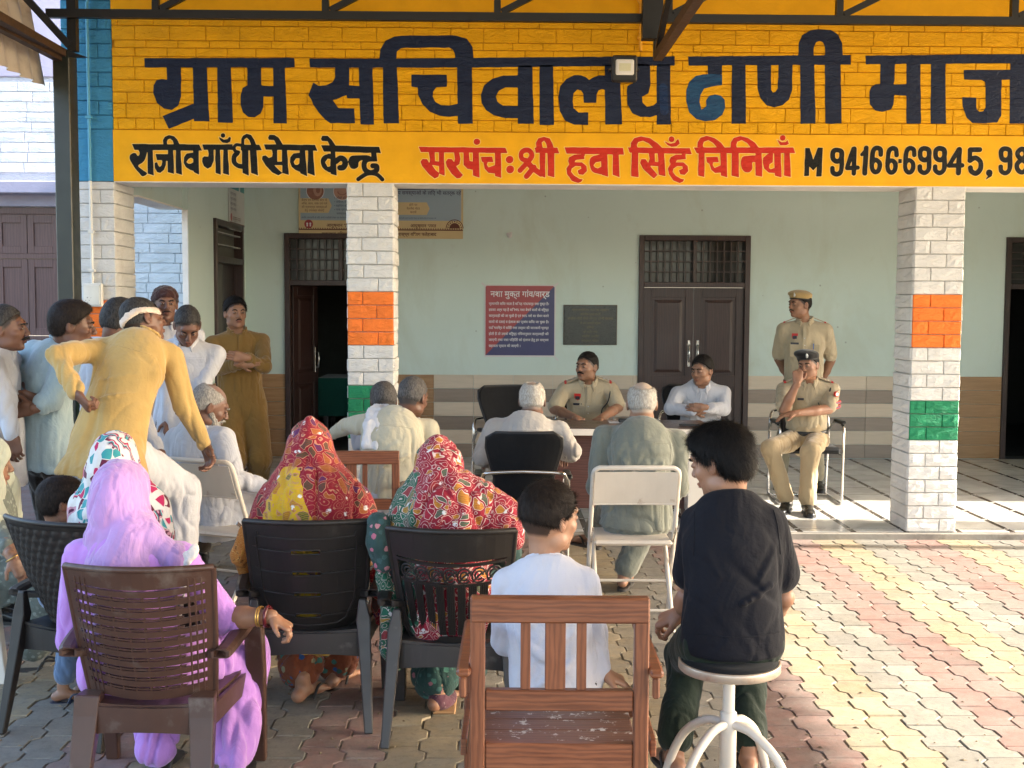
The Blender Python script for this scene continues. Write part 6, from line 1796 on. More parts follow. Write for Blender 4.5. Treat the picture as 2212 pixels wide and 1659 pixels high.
class Person:
    """joints in place coordinates; parts are linked in local coordinates of the empty"""
    def __init__(s, label, x, y, z0, face, H=1.70, group=None):
        s.t = thing('person', label, 'person', (0, 0, 0), 0, group); s.O = np.array([x, y, z0]); s.t.location = (x, y, z0)
        s.H = H; k = H/1.70; s.k = k; s.face = face; s.z0 = z0; s.x, s.y = x, y; s.j = {}
        s.skinp = []
    def w(s, r, f, u):      # world point from right/forward/up offsets
        a = R(s.face); fx, fy = math.sin(a), math.cos(a)
        return np.array([s.x+fy*r+fx*f, s.y-fx*r+fy*f, s.z0+u])
    def vec(s, r, f, u): return s.w(r, f, u)-s.w(0, 0, 0)
    def torso(s, hip_z, lean=0, side=0, back_len=.50, hipf=0, twist=0, shw=.185, bend=0):
        k = s.k; w = s.w
        s.j['hip'] = w(0, hipf, hip_z); dirv = s.vec(math.sin(R(side)), math.sin(R(lean))*math.cos(R(side)), math.cos(R(lean))*math.cos(R(side)))
        d2 = s.vec(math.sin(R(side)), math.sin(R(lean+bend))*math.cos(R(side)), math.cos(R(lean+bend))*math.cos(R(side)))
        rt = s.vec(math.cos(R(side))*math.cos(R(twist)), math.sin(R(twist)), -math.sin(R(side))); s.rt = rt; s.up = d2; s.fw = np.cross(d2, rt); s.rt0 = s.vec(1, 0, 0)
        s.j['waist'] = s.j['hip']+dirv*.17*k; s.j['chest'] = s.j['waist']+(dirv+d2)/2*.18*k; s.j['neck'] = s.j['chest']+d2*(back_len-.35+.02)*k
        for q, n in ((1, 'R'), (-1, 'L')):
            s.j['sh'+n] = s.j['neck']+rt*q*shw*k-d2*.035*k; s.j['hip'+n] = s.j['hip']+s.rt0*q*.092*k-dirv*.02
        s.shw = shw
        return s
    def head(s, yaw=None, pitch=0, roll=0, c=None, fwd=.03, up=.155, size=1.0):
        y = s.face if yaw is None else yaw; s.HM = frame(fwdv(y, pitch), roll=R(roll)); s.hs = size
        s.j['head'] = np.array(c, float) if c is not None else s.j['neck']+s.up*up*s.k*size+s.fw*fwd*s.k
        return s
    def arm(s, n, wrist, hint=None, l1=.285, l2=.255):
        q = 1 if n == 'R' else -1; hint = s.vec(q*.6, -.3, -.8) if hint is None else hint
        e, wr = ik(s.j['sh'+n], wrist, l1*s.k, l2*s.k, hint); s.j['el'+n] = np.array(e); s.j['wr'+n] = np.array(wr); return s
    def legs_stand(s, spread=.10, fw=(0, 0)):
        for q, n, f in ((1, 'R', fw[0]), (-1, 'L', fw[1])):
            s.j['an'+n] = s.w(q*spread, f-.02, .075*s.k); kn, an = ik(s.j['hip'+n], s.j['an'+n], .42*s.k, .42*s.k, s.vec(0, 1, 0)); s.j['kn'+n] = np.array(kn); s.j['an'+n] = np.array(an)
        return s
    def legs_sit(s, knee_f=.46, spread=.13, ankle_f=.42, kz=.47, az=.075, knees=None, ankles=None):
        for q, n in ((1, 'R'), (-1, 'L')):
            s.j['kn'+n] = s.w(q*spread, knee_f, kz) if knees is None else np.array(knees[n]); s.j['an'+n] = s.w(q*spread*.9, ankle_f, az) if ankles is None else np.array(ankles[n])
        return s
    def L(s, V): return V-s.O
    # --- builders
    def body(s, skin, h=.006, fore=True, hands=None, feet=True, headkw={}, lower=True):
        V, Q, col, s.T_, Ll = head_parts(s.j['head'], s.HM, s.hs, h, neck_to=s.j['neck']-s.up*.02, **headkw)
        parts = [(s.L(V), Q, col)]
        F = Field(.012); j = s.j; k = s.k
        F.chain([j['hip'], j['waist'], j['chest'], j['neck']-s.up*.05], [.11*k, .10*k, .12*k, .06*k], .05, flat=s.fw, fs=.7)
        for n in 'LR':
            F.cap(j['chest']+s.up*.06*k, j['sh'+n], .05*k, .034*k, .04)
            if fore: F.chain([j['sh'+n], j['el'+n], j['wr'+n]], [.034*k, .028*k, .020*k], .02)
            if lower: F.chain([j['hip'+n], j['kn'+n], j['an'+n]], [.07*k, .048*k, .030*k], .02)
        V, Q = F.run(); parts.append((s.L(V), Q, np.ones((len(V), 3))))
        hands = hands or {}
        for n in 'LR':
            if n in hands and hands[n] is not None:
                kw = dict(hands[n]); d = kw.pop('d', j['wr'+n]-j['el'+n]); nn = kw.pop('n', s.vec(0, 0, -1))
                V, Q, c = hand_parts(j['wr'+n]+np.array(kw.pop('off', (0, 0, 0))), d, nn, s.k*kw.pop('s', 1.0), max(.004, h*.8), side=kw.pop('side', 1 if n == 'L' else -1), **kw); parts.append((s.L(V), Q, c))
            if fore and (fore is True or n in fore):
                F = Field(h); F.chain([j['el'+n], j['el'+n]*.6+j['wr'+n]*.4, j['wr'+n]], [.040*k, .038*k, .026*k], .02); V, Q = F.run(); parts.append((s.L(V), Q, np.ones((len(V), 3))))
        s.b = to_obj('body', parts, SK[skin] if isinstance(skin, str) else skin, s.t); return s
    def face_bits(s, hair='black', brow=True, **kw):
        e = lambda x, y, z: s.L(s.T_(x, y, z)); eyes_brows(e, s.HM, s.hs, s.t, HM[hair], brow); return s
    def mous(s, hair='black', w=.030, t=.0065, z=-.046):
        e = lambda x, y, zz: s.L(s.T_(x, y, zz)); b = MB(); b.tube(spline([e(-w, .082, z-.010), e(-w*.5, .098, z-.001), e(0, .103, z+.001), e(w*.5, .098, z-.001), e(w, .082, z-.010)], 3), [t*.4*s.hs, t*.7*s.hs, t*.9*s.hs]+[t*s.hs]*7+[t*.9*s.hs, t*.7*s.hs, t*.4*s.hs], 7); b.build('moustache', HM[hair], s.t); return s
    def beard(s, hair='white', h=.006, full=True):
        c = s.j['head']; M = s.HM; T_ = lambda x, y, z: c+M@(np.array([x, y, z])*s.hs); F = Field(h)
        F.ell(T_(0, .050, -.095), (.046, .046, .036), M, .02)
        for q in (-1, 1): F.cap(T_(q*.030, .062, -.085), T_(q*.058, .012, -.040), .022, .017, .03); F.cap(T_(0, .098, -.046), T_(q*.030, .080, -.056), .009, .007, .006)
        F.ell(T_(0, .082, -.108), (.026, .020, .026), M, .015); F.ell(T_(0, .102, -.062), (.024, .014, .006), M, .005, '-')
        V, Q = F.run(); V = V+vnormals(V, Q)*(.004*vnoise(V*90))[:, None]; o = to_obj('beard', [(s.L(V), Q)], HM[hair], s.t)
        strands(s.L(V), vnormals(V, Q), HM[hair], s.t, 900, .014, .0007, (0, 0, -1), .5, 3, 'beard_strands'); return s
    def hair(s, kind='black', style='short', **kw):
        c = s.L(s.j['head']); s.hobj = hair_cap(c, s.HM, s.hs, kw.pop('h', .006), HM[kind], s.t, style, **dict(dict(strn=2400, L=.013, lift=.25, jit=.22, w=.0007), **kw)); return s
    def shirt(s, mat, hem=-.10, sleeve='full', h=.009, loose=1.0, flare=1.0, collar=True, amp=.006, f=13, st=(1, 1, .35), seed=1, name='shirt', hemdir=None, fs=.70, belly=0, cuff=True, M=None, slen=.45, wr=None, extra=None, skirt=None, slv=1.0, cmat=None):
        j = s.j; k = s.k; F = Field(h); up = s.up; fw = s.fw; hipd = (j['waist']-j['hip']); hipd = hipd/np.linalg.norm(hipd)
        c_ = lambda n, d=0: j[n]+fw*d
        F.chain([j['hip'], j['waist'], j['chest'], j['chest']+up*.075*k], [.165*k*loose*flare, .152*k*loose, .162*k*loose, .128*k*loose], .05, flat=fw, fs=fs)
        if belly: F.ell(j['waist']+fw*.05*k, np.array((.13, .11, .15))*k*belly, np.stack([s.rt, fw, up], 1), .06)
        F.cap(j['shL']+(j['neck']-j['shL'])*.2-up*.01, j['shR']+(j['neck']-j['shR'])*.2-up*.01, .054*k, .054*k, .04)
        for n in 'LR':
            F.cap(j['neck']-up*.035*k-fw*.01, j['sh'+n]+up*.0*k, .054*k, .052*k, .035)
        F.cap(j['neck']-up*.06*k, j['neck']+up*.010*k, .072*k, .056*k, .03)
        for n in 'LR':
            a, b, c = j['sh'+n], j['el'+n], j['wr'+n]
            if sleeve == 'full':
                F.chain([a, b, b+(c-b)*.85], [.062*k*slv, .053*k*slv, .042*k*slv], .012)
                if cuff: F.cap(b+(c-b)*.80, b+(c-b)*.94, .041*k*slv, .040*k*slv, .004)
            elif sleeve in ('half', 'tee'): e = a+(b-a)*(.82 if sleeve == 'half' else .66); F.chain([a, e], [.062*k*slv, .064*k*slv], .012); F.plane if False else None
            elif sleeve == 'three': F.chain([a, b, b+(c-b)*slen], [.062*k*slv, .056*k*slv, .050*k*slv], .014)
        dn = -hipd if hemdir is None else np.array(hemdir)
        if skirt:
            for pts, rs, fsx in skirt: F.chain(pts, rs, .05, flat=fw, fs=fsx)
        elif hem < 0: F.cap(j['hip'], j['hip']+dn*(-hem), .168*k*loose*flare, .175*k*loose*flare**2, .05, flat=fw, fs=fs)
        F.plane(j['hip']+dn*(-hem if not skirt else 9), dn, .006)
        # neck opening
        nd = up*.94+fw*.34; F.plane(j['neck']+up*.030*k, nd, .008)
        if extra: extra(F)
        for (a, b, ra) in wr or ():     # long drag folds over the back: (right, up) from the chest
            P_ = []
            for t_ in lin(0, 1, 7):
                u_, v_ = a[0]+(b[0]-a[0])*t_, a[1]+(b[1]-a[1])*t_-.05*abs(b[0]-a[0])*math.sin(math.pi*t_)
                q = min(.97, abs(u_)/(.168*loose)); P_.append(j['chest']+s.rt*u_*k+up*v_*k-fw*((.163*fs*loose*math.sqrt(1-q*q))*k-ra*.1))
            F.chain(P_, [ra*.15, ra*.5, ra*.7, ra*.75, ra*.65, ra*.4, ra*.1], .014)
        V, Q = F.run()
        V = relax(V, Q, 1); dz = (j['neck']-V)@up; mk = np.clip(.28+dz/.30, .28, 1.0); V = folds(V, Q, amp*k, f, st, seed, M=M, mask=mk)
        parts = [(s.L(V), Q)]
        s.sh = to_obj(name, parts, mat, s.t)
        if sleeve == 'half': pass
        if collar:
            F = Field(max(.005, h*.6)); nk = j['neck']+up*.028*k; ex = s.rt
            for a0, a1 in ((-150, 150),):
                pts = []; 
                for a in lin(a0, a1, 14):
                    q = R(a+180); p = nk+s.rt*math.sin(q)*.068*k+fw*(math.cos(q)*.064*k+.010)*1.0-up*(.012 if abs(a) > 120 else 0)-up*.018*(abs(a)/150)**2; pts.append(p)
                for a, b in zip(pts[:-1], pts[1:]): F.cap(a+up*.026*k, b+up*.026*k, .0065, .0065, .004); F.cap(a+up*.008*k, b+up*.008*k, .008, .008, .004); F.cap(a-up*.008*k, b-up*.008*k, .012, .012, .004)
            for q in (0, -1): F.cap(pts[q], pts[q]+fw*.014-up*.048*k+s.rt*(.012 if q else -.012)*(-1), .012, .005, .008, flat=fw, fs=.5)
            V, Q = F.run(); to_obj('collar', [(s.L(V), Q)], cmat or mat, s.t)
        return s
    def pants(s, mat, h=.010, r=(.092, .066, .060), amp=.006, f=13, seed=2, end=.88, name='trousers', fs=.78, hipr=1.0):
        j = s.j; k = s.k; F = Field(h)
        F.cap(j['hip']+s.up*.05*k, j['hip']-s.up*.01, .150*k*hipr, .155*k*hipr, .04, flat=s.fw, fs=fs)
        for n in 'LR': F.chain([j['hip'+n], j['kn'+n], j['kn'+n]+(j['an'+n]-j['kn'+n])*end], [r[0]*k, r[1]*k, r[2]*k], .03)
        V, Q = F.run(); V = relax(V, Q, 1); V = folds(V, Q, amp, f, (1, 1, .4), seed); to_obj(name, [(s.L(V), Q)], mat, s.t); return s
    def patch(s, name, base, r, u, out, wd, hg, mat, proud=.003, shape='rect', at='chest'):
        """small flat badge on the cloth: r/u offsets from joint, projected to the shirt surface"""
        p = s.L(s.j[at])+s.rt*r+s.up*u
        dp = bpy.context.evaluated_depsgraph_get() if False else None
        return p

def seam(p, pts, at='chest', back=True, mat=None, r_=.0016, name='seam'):
    """raised stitch line on the garment: pts are (right, up) offsets from a joint, projected from behind or in front"""
    q = []
    d = np.array(p.fw)*(1 if back else -1)
    for a, b in spline(pts, 6):
        h, n = surf(p, p.sh, p.j[at]+p.rt*a+p.up*b-d*.0, d)
        if h is not None: q.append(h+n*.0004)
    if len(q) > 2: o = MB().tube(q, r_, 5).build(name, mat or p.sh.data.materials[0], p.t)
# ------------------------------------------------------------------ fabrics
def sari(name, base, alt, cols, silver=.55, altf=.5, sc=1.0, line=(.62, .42, .30), altn=1.2, panel=None):
    t = NT(name); c0 = t.coord('Object')
    nz = t.n('TexNoise'); t.l(c0, nz.inputs['Vector']); nz.inputs['Scale'].default_value = 7; nz.inputs['Detail'].default_value = 2
    ad = t.n('VectorMath', operation='MULTIPLY_ADD'); t.l(nz.outputs['Color'], ad.inputs[0]); ad.inputs[1].default_value = (.12, .12, .12); t.l(c0, ad.inputs[2]); c = ad.outputs[0]
    zone = t.ramp(t.noise(c0, 3.2*altn, 2, .4), [(altf, (0,)*3), (altf+.02, (1,)*3)])
    if panel:
        sx = t.n('SeparateXYZ'); t.l(c, sx.inputs[0]); hw_ = t.math('ABSOLUTE', t.math('SUBTRACT', sx.outputs[0], panel[0]))
        zone = t.math('MULTIPLY', t.math('LESS_THAN', hw_, t.math('MULTIPLY_ADD', sx.outputs[2], panel[3], panel[1])), t.math('LESS_THAN', sx.outputs[2], panel[2]))
    ground = t.mix(zone, base, alt)
    cell = t.vor(c, 15*sc, 'F1', 'Color'); sep = t.n('SeparateColor'); t.l(cell, sep.inputs[0])
    dist = t.vor(c, 15*sc, 'F1', 'Distance'); edge = t.vor(c, 15*sc, 'DISTANCE_TO_EDGE', 'Distance')
    st = [(0, cols[0])]; 
    for i, q in enumerate(cols[1:]): st.append(((i+1)/len(cols), q))
    motif = t.ramp(sep.outputs[0], st, 'CONSTANT')
    has = t.ramp(sep.outputs[1], [(.50, (0,)*3), (.52, (1,)*3)])
    inm = t.ramp(edge, [(.10, (0,)*3), (.13, (1,)*3)])
    ridge = t.wave(t.coord('Object', (1, 1, 1), (.4, .2, .3)), 46, 3, 1, 2, 'BANDS', 'Z')
    motif = t.mix(t.math('MULTIPLY', ridge, .55), motif, ground)
    colr = t.mix(t.math('MULTIPLY', inm, has), ground, motif)
    l1 = t.ramp(edge, [(.075, (0,)*3), (.09, (1,)*3), (.125, (1,)*3), (.14, (0,)*3)])
    colr = t.mix(t.math('MULTIPLY', l1, has), colr, line)
    rg = t.math('SINE', t.math('MULTIPLY', dist, 26.0)); rg = t.ramp(rg, [(.80, (0,)*3), (.92, (1,)*3)])
    nh = t.math('SUBTRACT', 1.0, has)
    colr = t.mix(t.math('MULTIPLY', t.math('MULTIPLY', rg, nh), .7), colr, line)
    s1 = t.vor(c, 9*sc, 'F1', 'Distance'); s2 = t.ramp(s1, [(.16, (1,)*3), (.20, (0,)*3)])
    s3 = t.ramp(t.noise(c0, 75, 3, .7), [(.44, (0,)*3), (.5, (1,)*3)])
    s4 = t.vor(c, 9*sc, 'F1', 'Color'); sp2 = t.n('SeparateColor'); t.l(s4, sp2.inputs[0])
    sf = t.math('MULTIPLY', t.math('MULTIPLY', s2, s3), t.ramp(sp2.outputs[2], [(1-silver-.01, (0,)*3), (1-silver, (1,)*3)]))
    colr = t.mix(sf, colr, (.70, .68, .66))
    fine = t.noise(c0, 600, 2)
    n = t.bump(t.noise(c0, 11, 4, .55, .6), .45, .04); n = t.bump(t.math('ADD', t.math('MULTIPLY', l1, .6), sf), .5, .003, n); n = t.bump(fine, .1, .002, n)
    return t.done(colr, t.math('MULTIPLY_ADD', sf, -.45, .82), n, sheen=.1, spec=.3)
m_sari_red = sari('embroidered_red_cloth', (.23, .006, .018), (.55, .33, .012), [(.34, .12, .02), (.045, .06, .025), (.34, .12, .02), (.06, .02, .10), (.045, .05, .03)], .65, .62, 1.55, (.46, .20, .12), .75, panel=(-.02, .36, 1.06, -.30))
m_sari_green = sari('embroidered_green_red_cloth', (.24, .007, .022), (.015, .09, .05), [(.42, .20, .02), (.30, .012, .03), (.42, .20, .02), (.02, .12, .07)], .95, .54, 1.75, (.60, .46, .42), 1.0, panel=(-.19, .115, 2.0, 0.0))
m_border = sari('orange_border_cloth', (.45, .17, .03), (.40, .14, .02), [(.55, .28, .05), (.2, .08, .02)], .0, .6, 3.0, (.6, .35, .1))
def floral(name, base, cols, sc=22, thr=.35, line=None):
    t = NT(name); c = t.coord('Object'); cell = t.vor(c, sc, 'F1', 'Color'); sep = t.n('SeparateColor'); t.l(cell, sep.inputs[0]); d = t.vor(c, sc, 'F1', 'Distance')
    pet = t.math('ADD', d, t.math('MULTIPLY', t.noise(c, sc*3, 2), .35))
    m = t.ramp(pet, [(thr+.08, (1,)*3), (thr+.12, (0,)*3)])
    st = [(i/len(cols), q) for i, q in enumerate(cols)]
    colr = t.mix(m, base, t.ramp(sep.outputs[0], st, 'CONSTANT'))
    return t.done(colr, .85, t.bump(t.noise(c, 12, 4, .55, .6), .4, .04), sheen=.1, spec=.2)
m_floral_rust = floral('rust_floral_skirt', (.16, .045, .02), [(.04, .12, .10), (.02, .07, .20), (.22, .20, .12), (.03, .08, .07)], 24, .40)
m_floral_green = floral('green_leaf_skirt', (.02, .05, .045), [(.05, .14, .11), (.04, .10, .09), (.25, .10, .12)], 26, .42)
m_floral_pink = floral('green_pink_blouse', (.035, .07, .065), [(.42, .13, .18), (.06, .12, .11), (.45, .20, .22), (.05, .10, .10)], 30, .42)
m_grey_green = floral('grey_green_print', (.13, .145, .125), [(.22, .24, .21), (.17, .19, .165), (.25, .27, .24)], 45, .42)
def zigzag(name):
    t = NT(name); c = t.coord('Object')
    nz = t.noise(c, 6, 2, .4)
    h = t.math('MULTIPLY', t.math('ADD', t.noise(c, 4.5, 3, .5, .5), 0.0), 9.0); fr = t.math('FRACT', h)
    bands = t.ramp(fr, [(0, (.62, .60, .56)), (.34, (.05, .03, .035)), (.40, (.45, .03, .10)), (.55, (.62, .60, .56)), (.60, (.05, .25, .28)), (.70, (.10, .02, .05)), (.80, (.50, .25, .30)), (.9, (.62, .60, .56))], 'CONSTANT')
    v = t.vor(t.coord('Object', (1, 1, .8)), 30, 'F1', 'Color'); sep = t.n('SeparateColor'); t.l(v, sep.inputs[0])
    tri = t.ramp(sep.outputs[0], [(0, (.62, .60, .57)), (.25, (.42, .02, .09)), (.45, (.60, .58, .55)), (.6, (.12, .015, .04)), (.8, (.04, .26, .28))], 'CONSTANT')
    e = t.ramp(t.vor(t.coord('Object', (1, 1, .8)), 30, 'DISTANCE_TO_EDGE', 'Distance'), [(.03, (1,)*3), (.05, (0,)*3)])
    tri = t.mix(e, tri, (.62, .58, .55))
    zone = t.ramp(nz, [(.50, (0,)*3), (.52, (1,)*3)])
    return t.done(t.mix(zone, bands, tri), .8, t.bump(t.noise(c, 12, 4, .55, .6), .4, .04), sheen=.1, spec=.2)
m_zigzag = zigzag('multicolour_zigzag_scarf')
c_lilac = cloth('lilac_cotton', (.42, .20, .55), var=.10, sheen=.3)
def sheer():
    t = NT('lilac_veil'); c = t.coord('Object'); f = t.noise(c, 5, 4, .6)
    colr = t.ramp(f, [(.35, (.30, .18, .38)), (.65, (.43, .24, .53))])
    n = t.bump(t.noise(t.coord('Object', (1, 1, .3), (0, .3, 0)), 26, 4, .55, 1.2), .5, .012); n = t.bump(t.noise(c, 500, 2), .12, .002, n)
    return t.done(colr, .7, n, sheen=.4, spec=.2)
m_veil = sheer()
c_mustard = cloth('mustard_cotton', (.42, .275, .095), var=.10, dirty=.25, cs=7)
c_khaki = cloth('brown_khaki_cotton', (.21, .118, .030), var=.08)
c_blue = cloth('pale_blue_cotton', (.31, .40, .43), var=.06)
c_white = cloth('white_cotton', (.43, .435, .47), var=.05)
c_white2 = cloth('white_tshirt_cotton', (.50, .50, .56), var=.04, crumple=.3)
c_cream = cloth('cream_cotton', (.46, .42, .31), var=.05)
c_linen = cloth('greyish_linen', (.37, .345, .32), var=.06)
c_grey = cloth('grey_green_cotton', (.15, .158, .13), var=.07)
c_uniform = cloth('khaki_uniform', (.38, .315, .21), var=.05, crumple=.3)
c_uniform_t = cloth('khaki_uniform_trousers', (.38, .29, .17), var=.05, crumple=.3)
c_uniform_d = cloth('dull_uniform_trousers', (.22, .20, .14), var=.05, crumple=.3)
c_navy = cloth('navy_black_jersey', (.0045, .005, .009), var=.15, crumple=.45, sheen=.03, cs=7)
c_darkgreen = cloth('dark_green_jersey', (.012, .020, .013), var=.15, sheen=.1)
c_darkbrown = cloth('dark_brown_trousers', (.030, .020, .014), var=.1)
c_jeans = cloth('blue_denim', (.10, .15, .24), var=.12)
c_maroon = cloth('dark_maroon_cloth', (.035, .010, .008), var=.15)
c_headband = cloth('cream_headband', (.62, .50, .40), var=.05)
m_shoe = basic('black_leather', (.010, .010, .010), .3, .2, 9, .1, 60, .002)
m_sandal = basic('sandal_rubber', (.025, .022, .02), .6)
m_sandal_blue = basic('sandal_navy', (.02, .03, .06), .5)
m_bangle = basic('maroon_bangle', (.09, .008, .012), .25, bump=0)
m_gold = basic('gold_bangle', (.60, .36, .10), .3, bump=0, metal=.8)
m_badge_red = basic('badge_red', (.45, .02, .015), .5, bump=0)
m_badge_dark = basic('badge_dark', (.02, .02, .03), .5, bump=0)
m_badge_navy = basic('badge_navy', (.03, .03, .12), .5, bump=0)
m_silver = basic('badge_silver', (.6, .6, .58), .3, bump=0, metal=.6)
m_beret_black = cloth('black_beret_felt', (.008, .008, .009), var=.1, crumple=.1)
m_beret_khaki = cloth('khaki_beret_felt', (.34, .235, .10), var=.06, crumple=.1)

def D(px, py, d): return np.array(AY(px, py, d))
def setup(label, hip, neck, face, H=1.70, shw=.185, tilt=0, bend=.03, z0=0.0, group=None, flip=False):
    """place a person from hip and neck positions in the place"""
    hip, neck = np.array(hip, float), np.array(neck, float)
    p = Person(label, hip[0], hip[1], z0, face, H, group); k = p.k
    up = neck-hip; Ln = np.linalg.norm(up); up = up/Ln
    rt = p.vec(1, 0, 0); rt = rt-up*(rt@up); rt /= np.linalg.norm(rt)
    fw = np.cross(up, rt); rt2 = rt*math.cos(R(tilt))-up*math.sin(R(tilt))
    p.up, p.rt, p.fw, p.rt0 = up, rt2, fw, p.vec(1, 0, 0)
    p.j['hip'] = hip; p.j['waist'] = hip+up*Ln*.34-fw*bend*.7; p.j['chest'] = hip+up*Ln*.70-fw*bend; p.j['neck'] = neck
    for q, n in ((1, 'R'), (-1, 'L')): p.j['sh'+n] = neck+rt2*q*shw*k-up*.06*k; p.j['hip'+n] = hip+p.rt0*q*.09*k-np.array([0, 0, .02])
    p.shw = shw
    return p
def setarm(p, n, el, wr): p.j['el'+n] = np.array(el); p.j['wr'+n] = np.array(wr); return p
def setlegs(p, **kw):
    for k_, v in kw.items(): p.j[k_] = np.array(v)
    return p
def surf(p, o, pos, direction):
    """hit point on a part from outside along direction"""
    from mathutils.bvhtree import BVHTree
    if not hasattr(p, '_bvh'): p._bvh = {}
    if o.name not in p._bvh: me = o.data; p._bvh[o.name] = BVHTree.FromPolygons([v.co for v in me.vertices], [tuple(q.vertices) for q in me.polygons])
    d = Vector(direction).normalized(); q = Vector(p.L(np.array(pos)))-d*.3
    h = p._bvh[o.name].ray_cast(q, d, .8)
    if h[0] is None: return None, None
    n = h[1]; n = n if n.dot(d) < 0 else -n
    return h[0], n
def badge(p, name, pos, w, hgt, mat, off=.002, poly=None, thick=.002):
    """small flat piece lying on the front of the shirt"""
    hp, n = surf(p, p.sh, pos, -p.fw if False else -np.array(p.fw))
    if hp is None: return
    n = (n*.5+Vector(p.fw)*.5).normalized(); u = Vector((0, 0, 1)); x = u.cross(n).normalized(); u = n.cross(x)
    poly = poly or [(-.5, -.5), (.5, -.5), (.5, .5), (-.5, .5)]
    c = hp+n*off; b = MB(); m = len(poly)
    v = [tuple(c+x*a*w+u*b_*hgt+n*thick) for a, b_ in poly]+[tuple(c+x*a*w+u*b_*hgt-n*.004) for a, b_ in poly]
    b.add(v, [tuple(range(m)), tuple(range(m, 2*m))[::-1]]+[(i, m+i, m+(i+1) % m, (i+1) % m) for i in range(m)]); return b.build(name, mat, p.t)
SHIELD = [(-.5, .5), (.5, .5), (.5, -.1), (.3, -.35), (0, -.55), (-.3, -.35), (-.5, -.1)]
STAR = [(.5*math.sin(i*math.pi/5)*(1 if i % 2 == 0 else .42), .5*math.cos(i*math.pi/5)*(1 if i % 2 == 0 else .42)) for i in range(10)]
def front_of(p, r, u, at='chest'): return p.j[at]+p.rt*r+p.up*u+p.fw*.3
def beret(p, mat, side=-1, h=.006):
    c = p.j['head']; M = p.HM; s = p.hs; T_ = lambda x, y, z: c+M@(np.array([x, y, z])*s)
    F = Field(h); F.ell(T_(side*.012, -.014, .090), np.array((.098, .112, .038))*s, M@np.array(Matrix.Rotation(R(side*-8), 3, 'Y')), .02)
    F.ell(T_(0, -.012, .062), np.array((.083, .101, .030))*s, M, .015); F.plane(T_(0, .0, .046), M@np.array([0, .12, -1.]), .004)
    V, Q = F.run(); V = V+vnormals(V, Q)*(.002*vnoise(V*30))[:, None]; to_obj('beret', [(p.L(V), Q)], mat, p.t)
    b = MB(); b.tube([tuple(p.L(T_(.080*math.cos(a), -.012+.098*math.sin(a), .046+.10*.098*math.sin(a)))) for a in lin(0, 6.0, 20)], .0055*s, 6, closed=True); b.build('beret_band', m_black_plastic, p.t)
    cp = T_(side*-.030, .083, .082); n = M@np.array([side*-.35, .93, .1]); n /= np.linalg.norm(n)
    F = Field(.003); F.ell(cp, np.array((.013, .006, .017))*s, M, .002); F.ell(cp+n*.004+M@np.array([0, 0, .016])*s, (.006, .004, .006), M, .002); V, Q = F.run(); to_obj('cap_badge', [(p.L(V), Q)], m_silver, p.t)
def belt(p, mat=m_black_plastic, fs=.72, up=.06, r=.166):
    c = p.j['hip']+p.up*up*p.k; b = MB(); pts = []
    for a in lin(0, 2*math.pi, 25)[:-1]: pts.append(p.L(c+p.rt*math.cos(a)*r*p.k+p.fw*math.sin(a)*r*fs*p.k))
    n = len(pts); v = [tuple(q+p.up*.018) for q in pts]+[tuple(q-p.up*.018) for q in pts]
    b.add(v, [(i, (i+1) % n, n+(i+1) % n, n+i) for i in range(n)], 0, True); b.build('belt', mat, p.t, solid=.006, fix=False)
def police_bits(p, hide=False, sleeve=True):
    badge(p, 'shoulder_badge', front_of(p, .085, .055), .052, .055, m_badge_red, poly=SHIELD); badge(p, 'badge_centre', front_of(p, .085, .048), .036, .028, m_badge_dark, off=.004)
    badge(p, 'name_plate', front_of(p, .085, -.005), .070, .017, m_badge_dark)
    for q in (-1, 1):
        badge(p, 'pocket_flap', front_of(p, q*.078, -.028), .095, .030, c_uniform, poly=[(-.5, .5), (.5, .5), (.5, -.1), (0, -.55), (-.5, -.1)]); badge(p, 'pocket', front_of(p, q*.078, -.075), .090, .09, c_uniform, off=.0005)
    badge(p, 'shirt_placket', front_of(p, 0, .02), .030, .26, c_uniform, off=.001)
    for z in (.10, .04, -.02, -.08): badge(p, 'button', front_of(p, 0, z), .009, .009, m_silver, off=.004, poly=[(math.cos(a)*.5, math.sin(a)*.5) for a in lin(0, 5.5, 8)])
def shoulder_strap(p, n, mat, stars=0):
    a = p.j['neck']+(p.j['sh'+n]-p.j['neck'])*.35; b_ = p.j['sh'+n]; b = MB()
    up = p.up; A = a+up*.068*p.k; B = b_+up*.062*p.k; b.bar(p.L(A), p.L(B), .046, .008, up=tuple(up)); b.build('epaulette', mat, p.t)
    q = MB(); q.bar(p.L(B-(B-A)*.12), p.L(B+(B-A)*.02), .05, .011, up=tuple(up)); q.build('epaulette_ribbon', m_badge_red, p.t)
    for i in range(stars):
        c = p.L(A+(B-A)*(.25+.28*i)+up*.006); s_ = MB(); s_.add([tuple(Vector(c)+Vector(p.rt)*x*.030+Vector(p.fw)*y*.030+Vector(up)*.003) for x, y in STAR], [tuple(range(10))]); s_.build('star', m_silver, p.t)

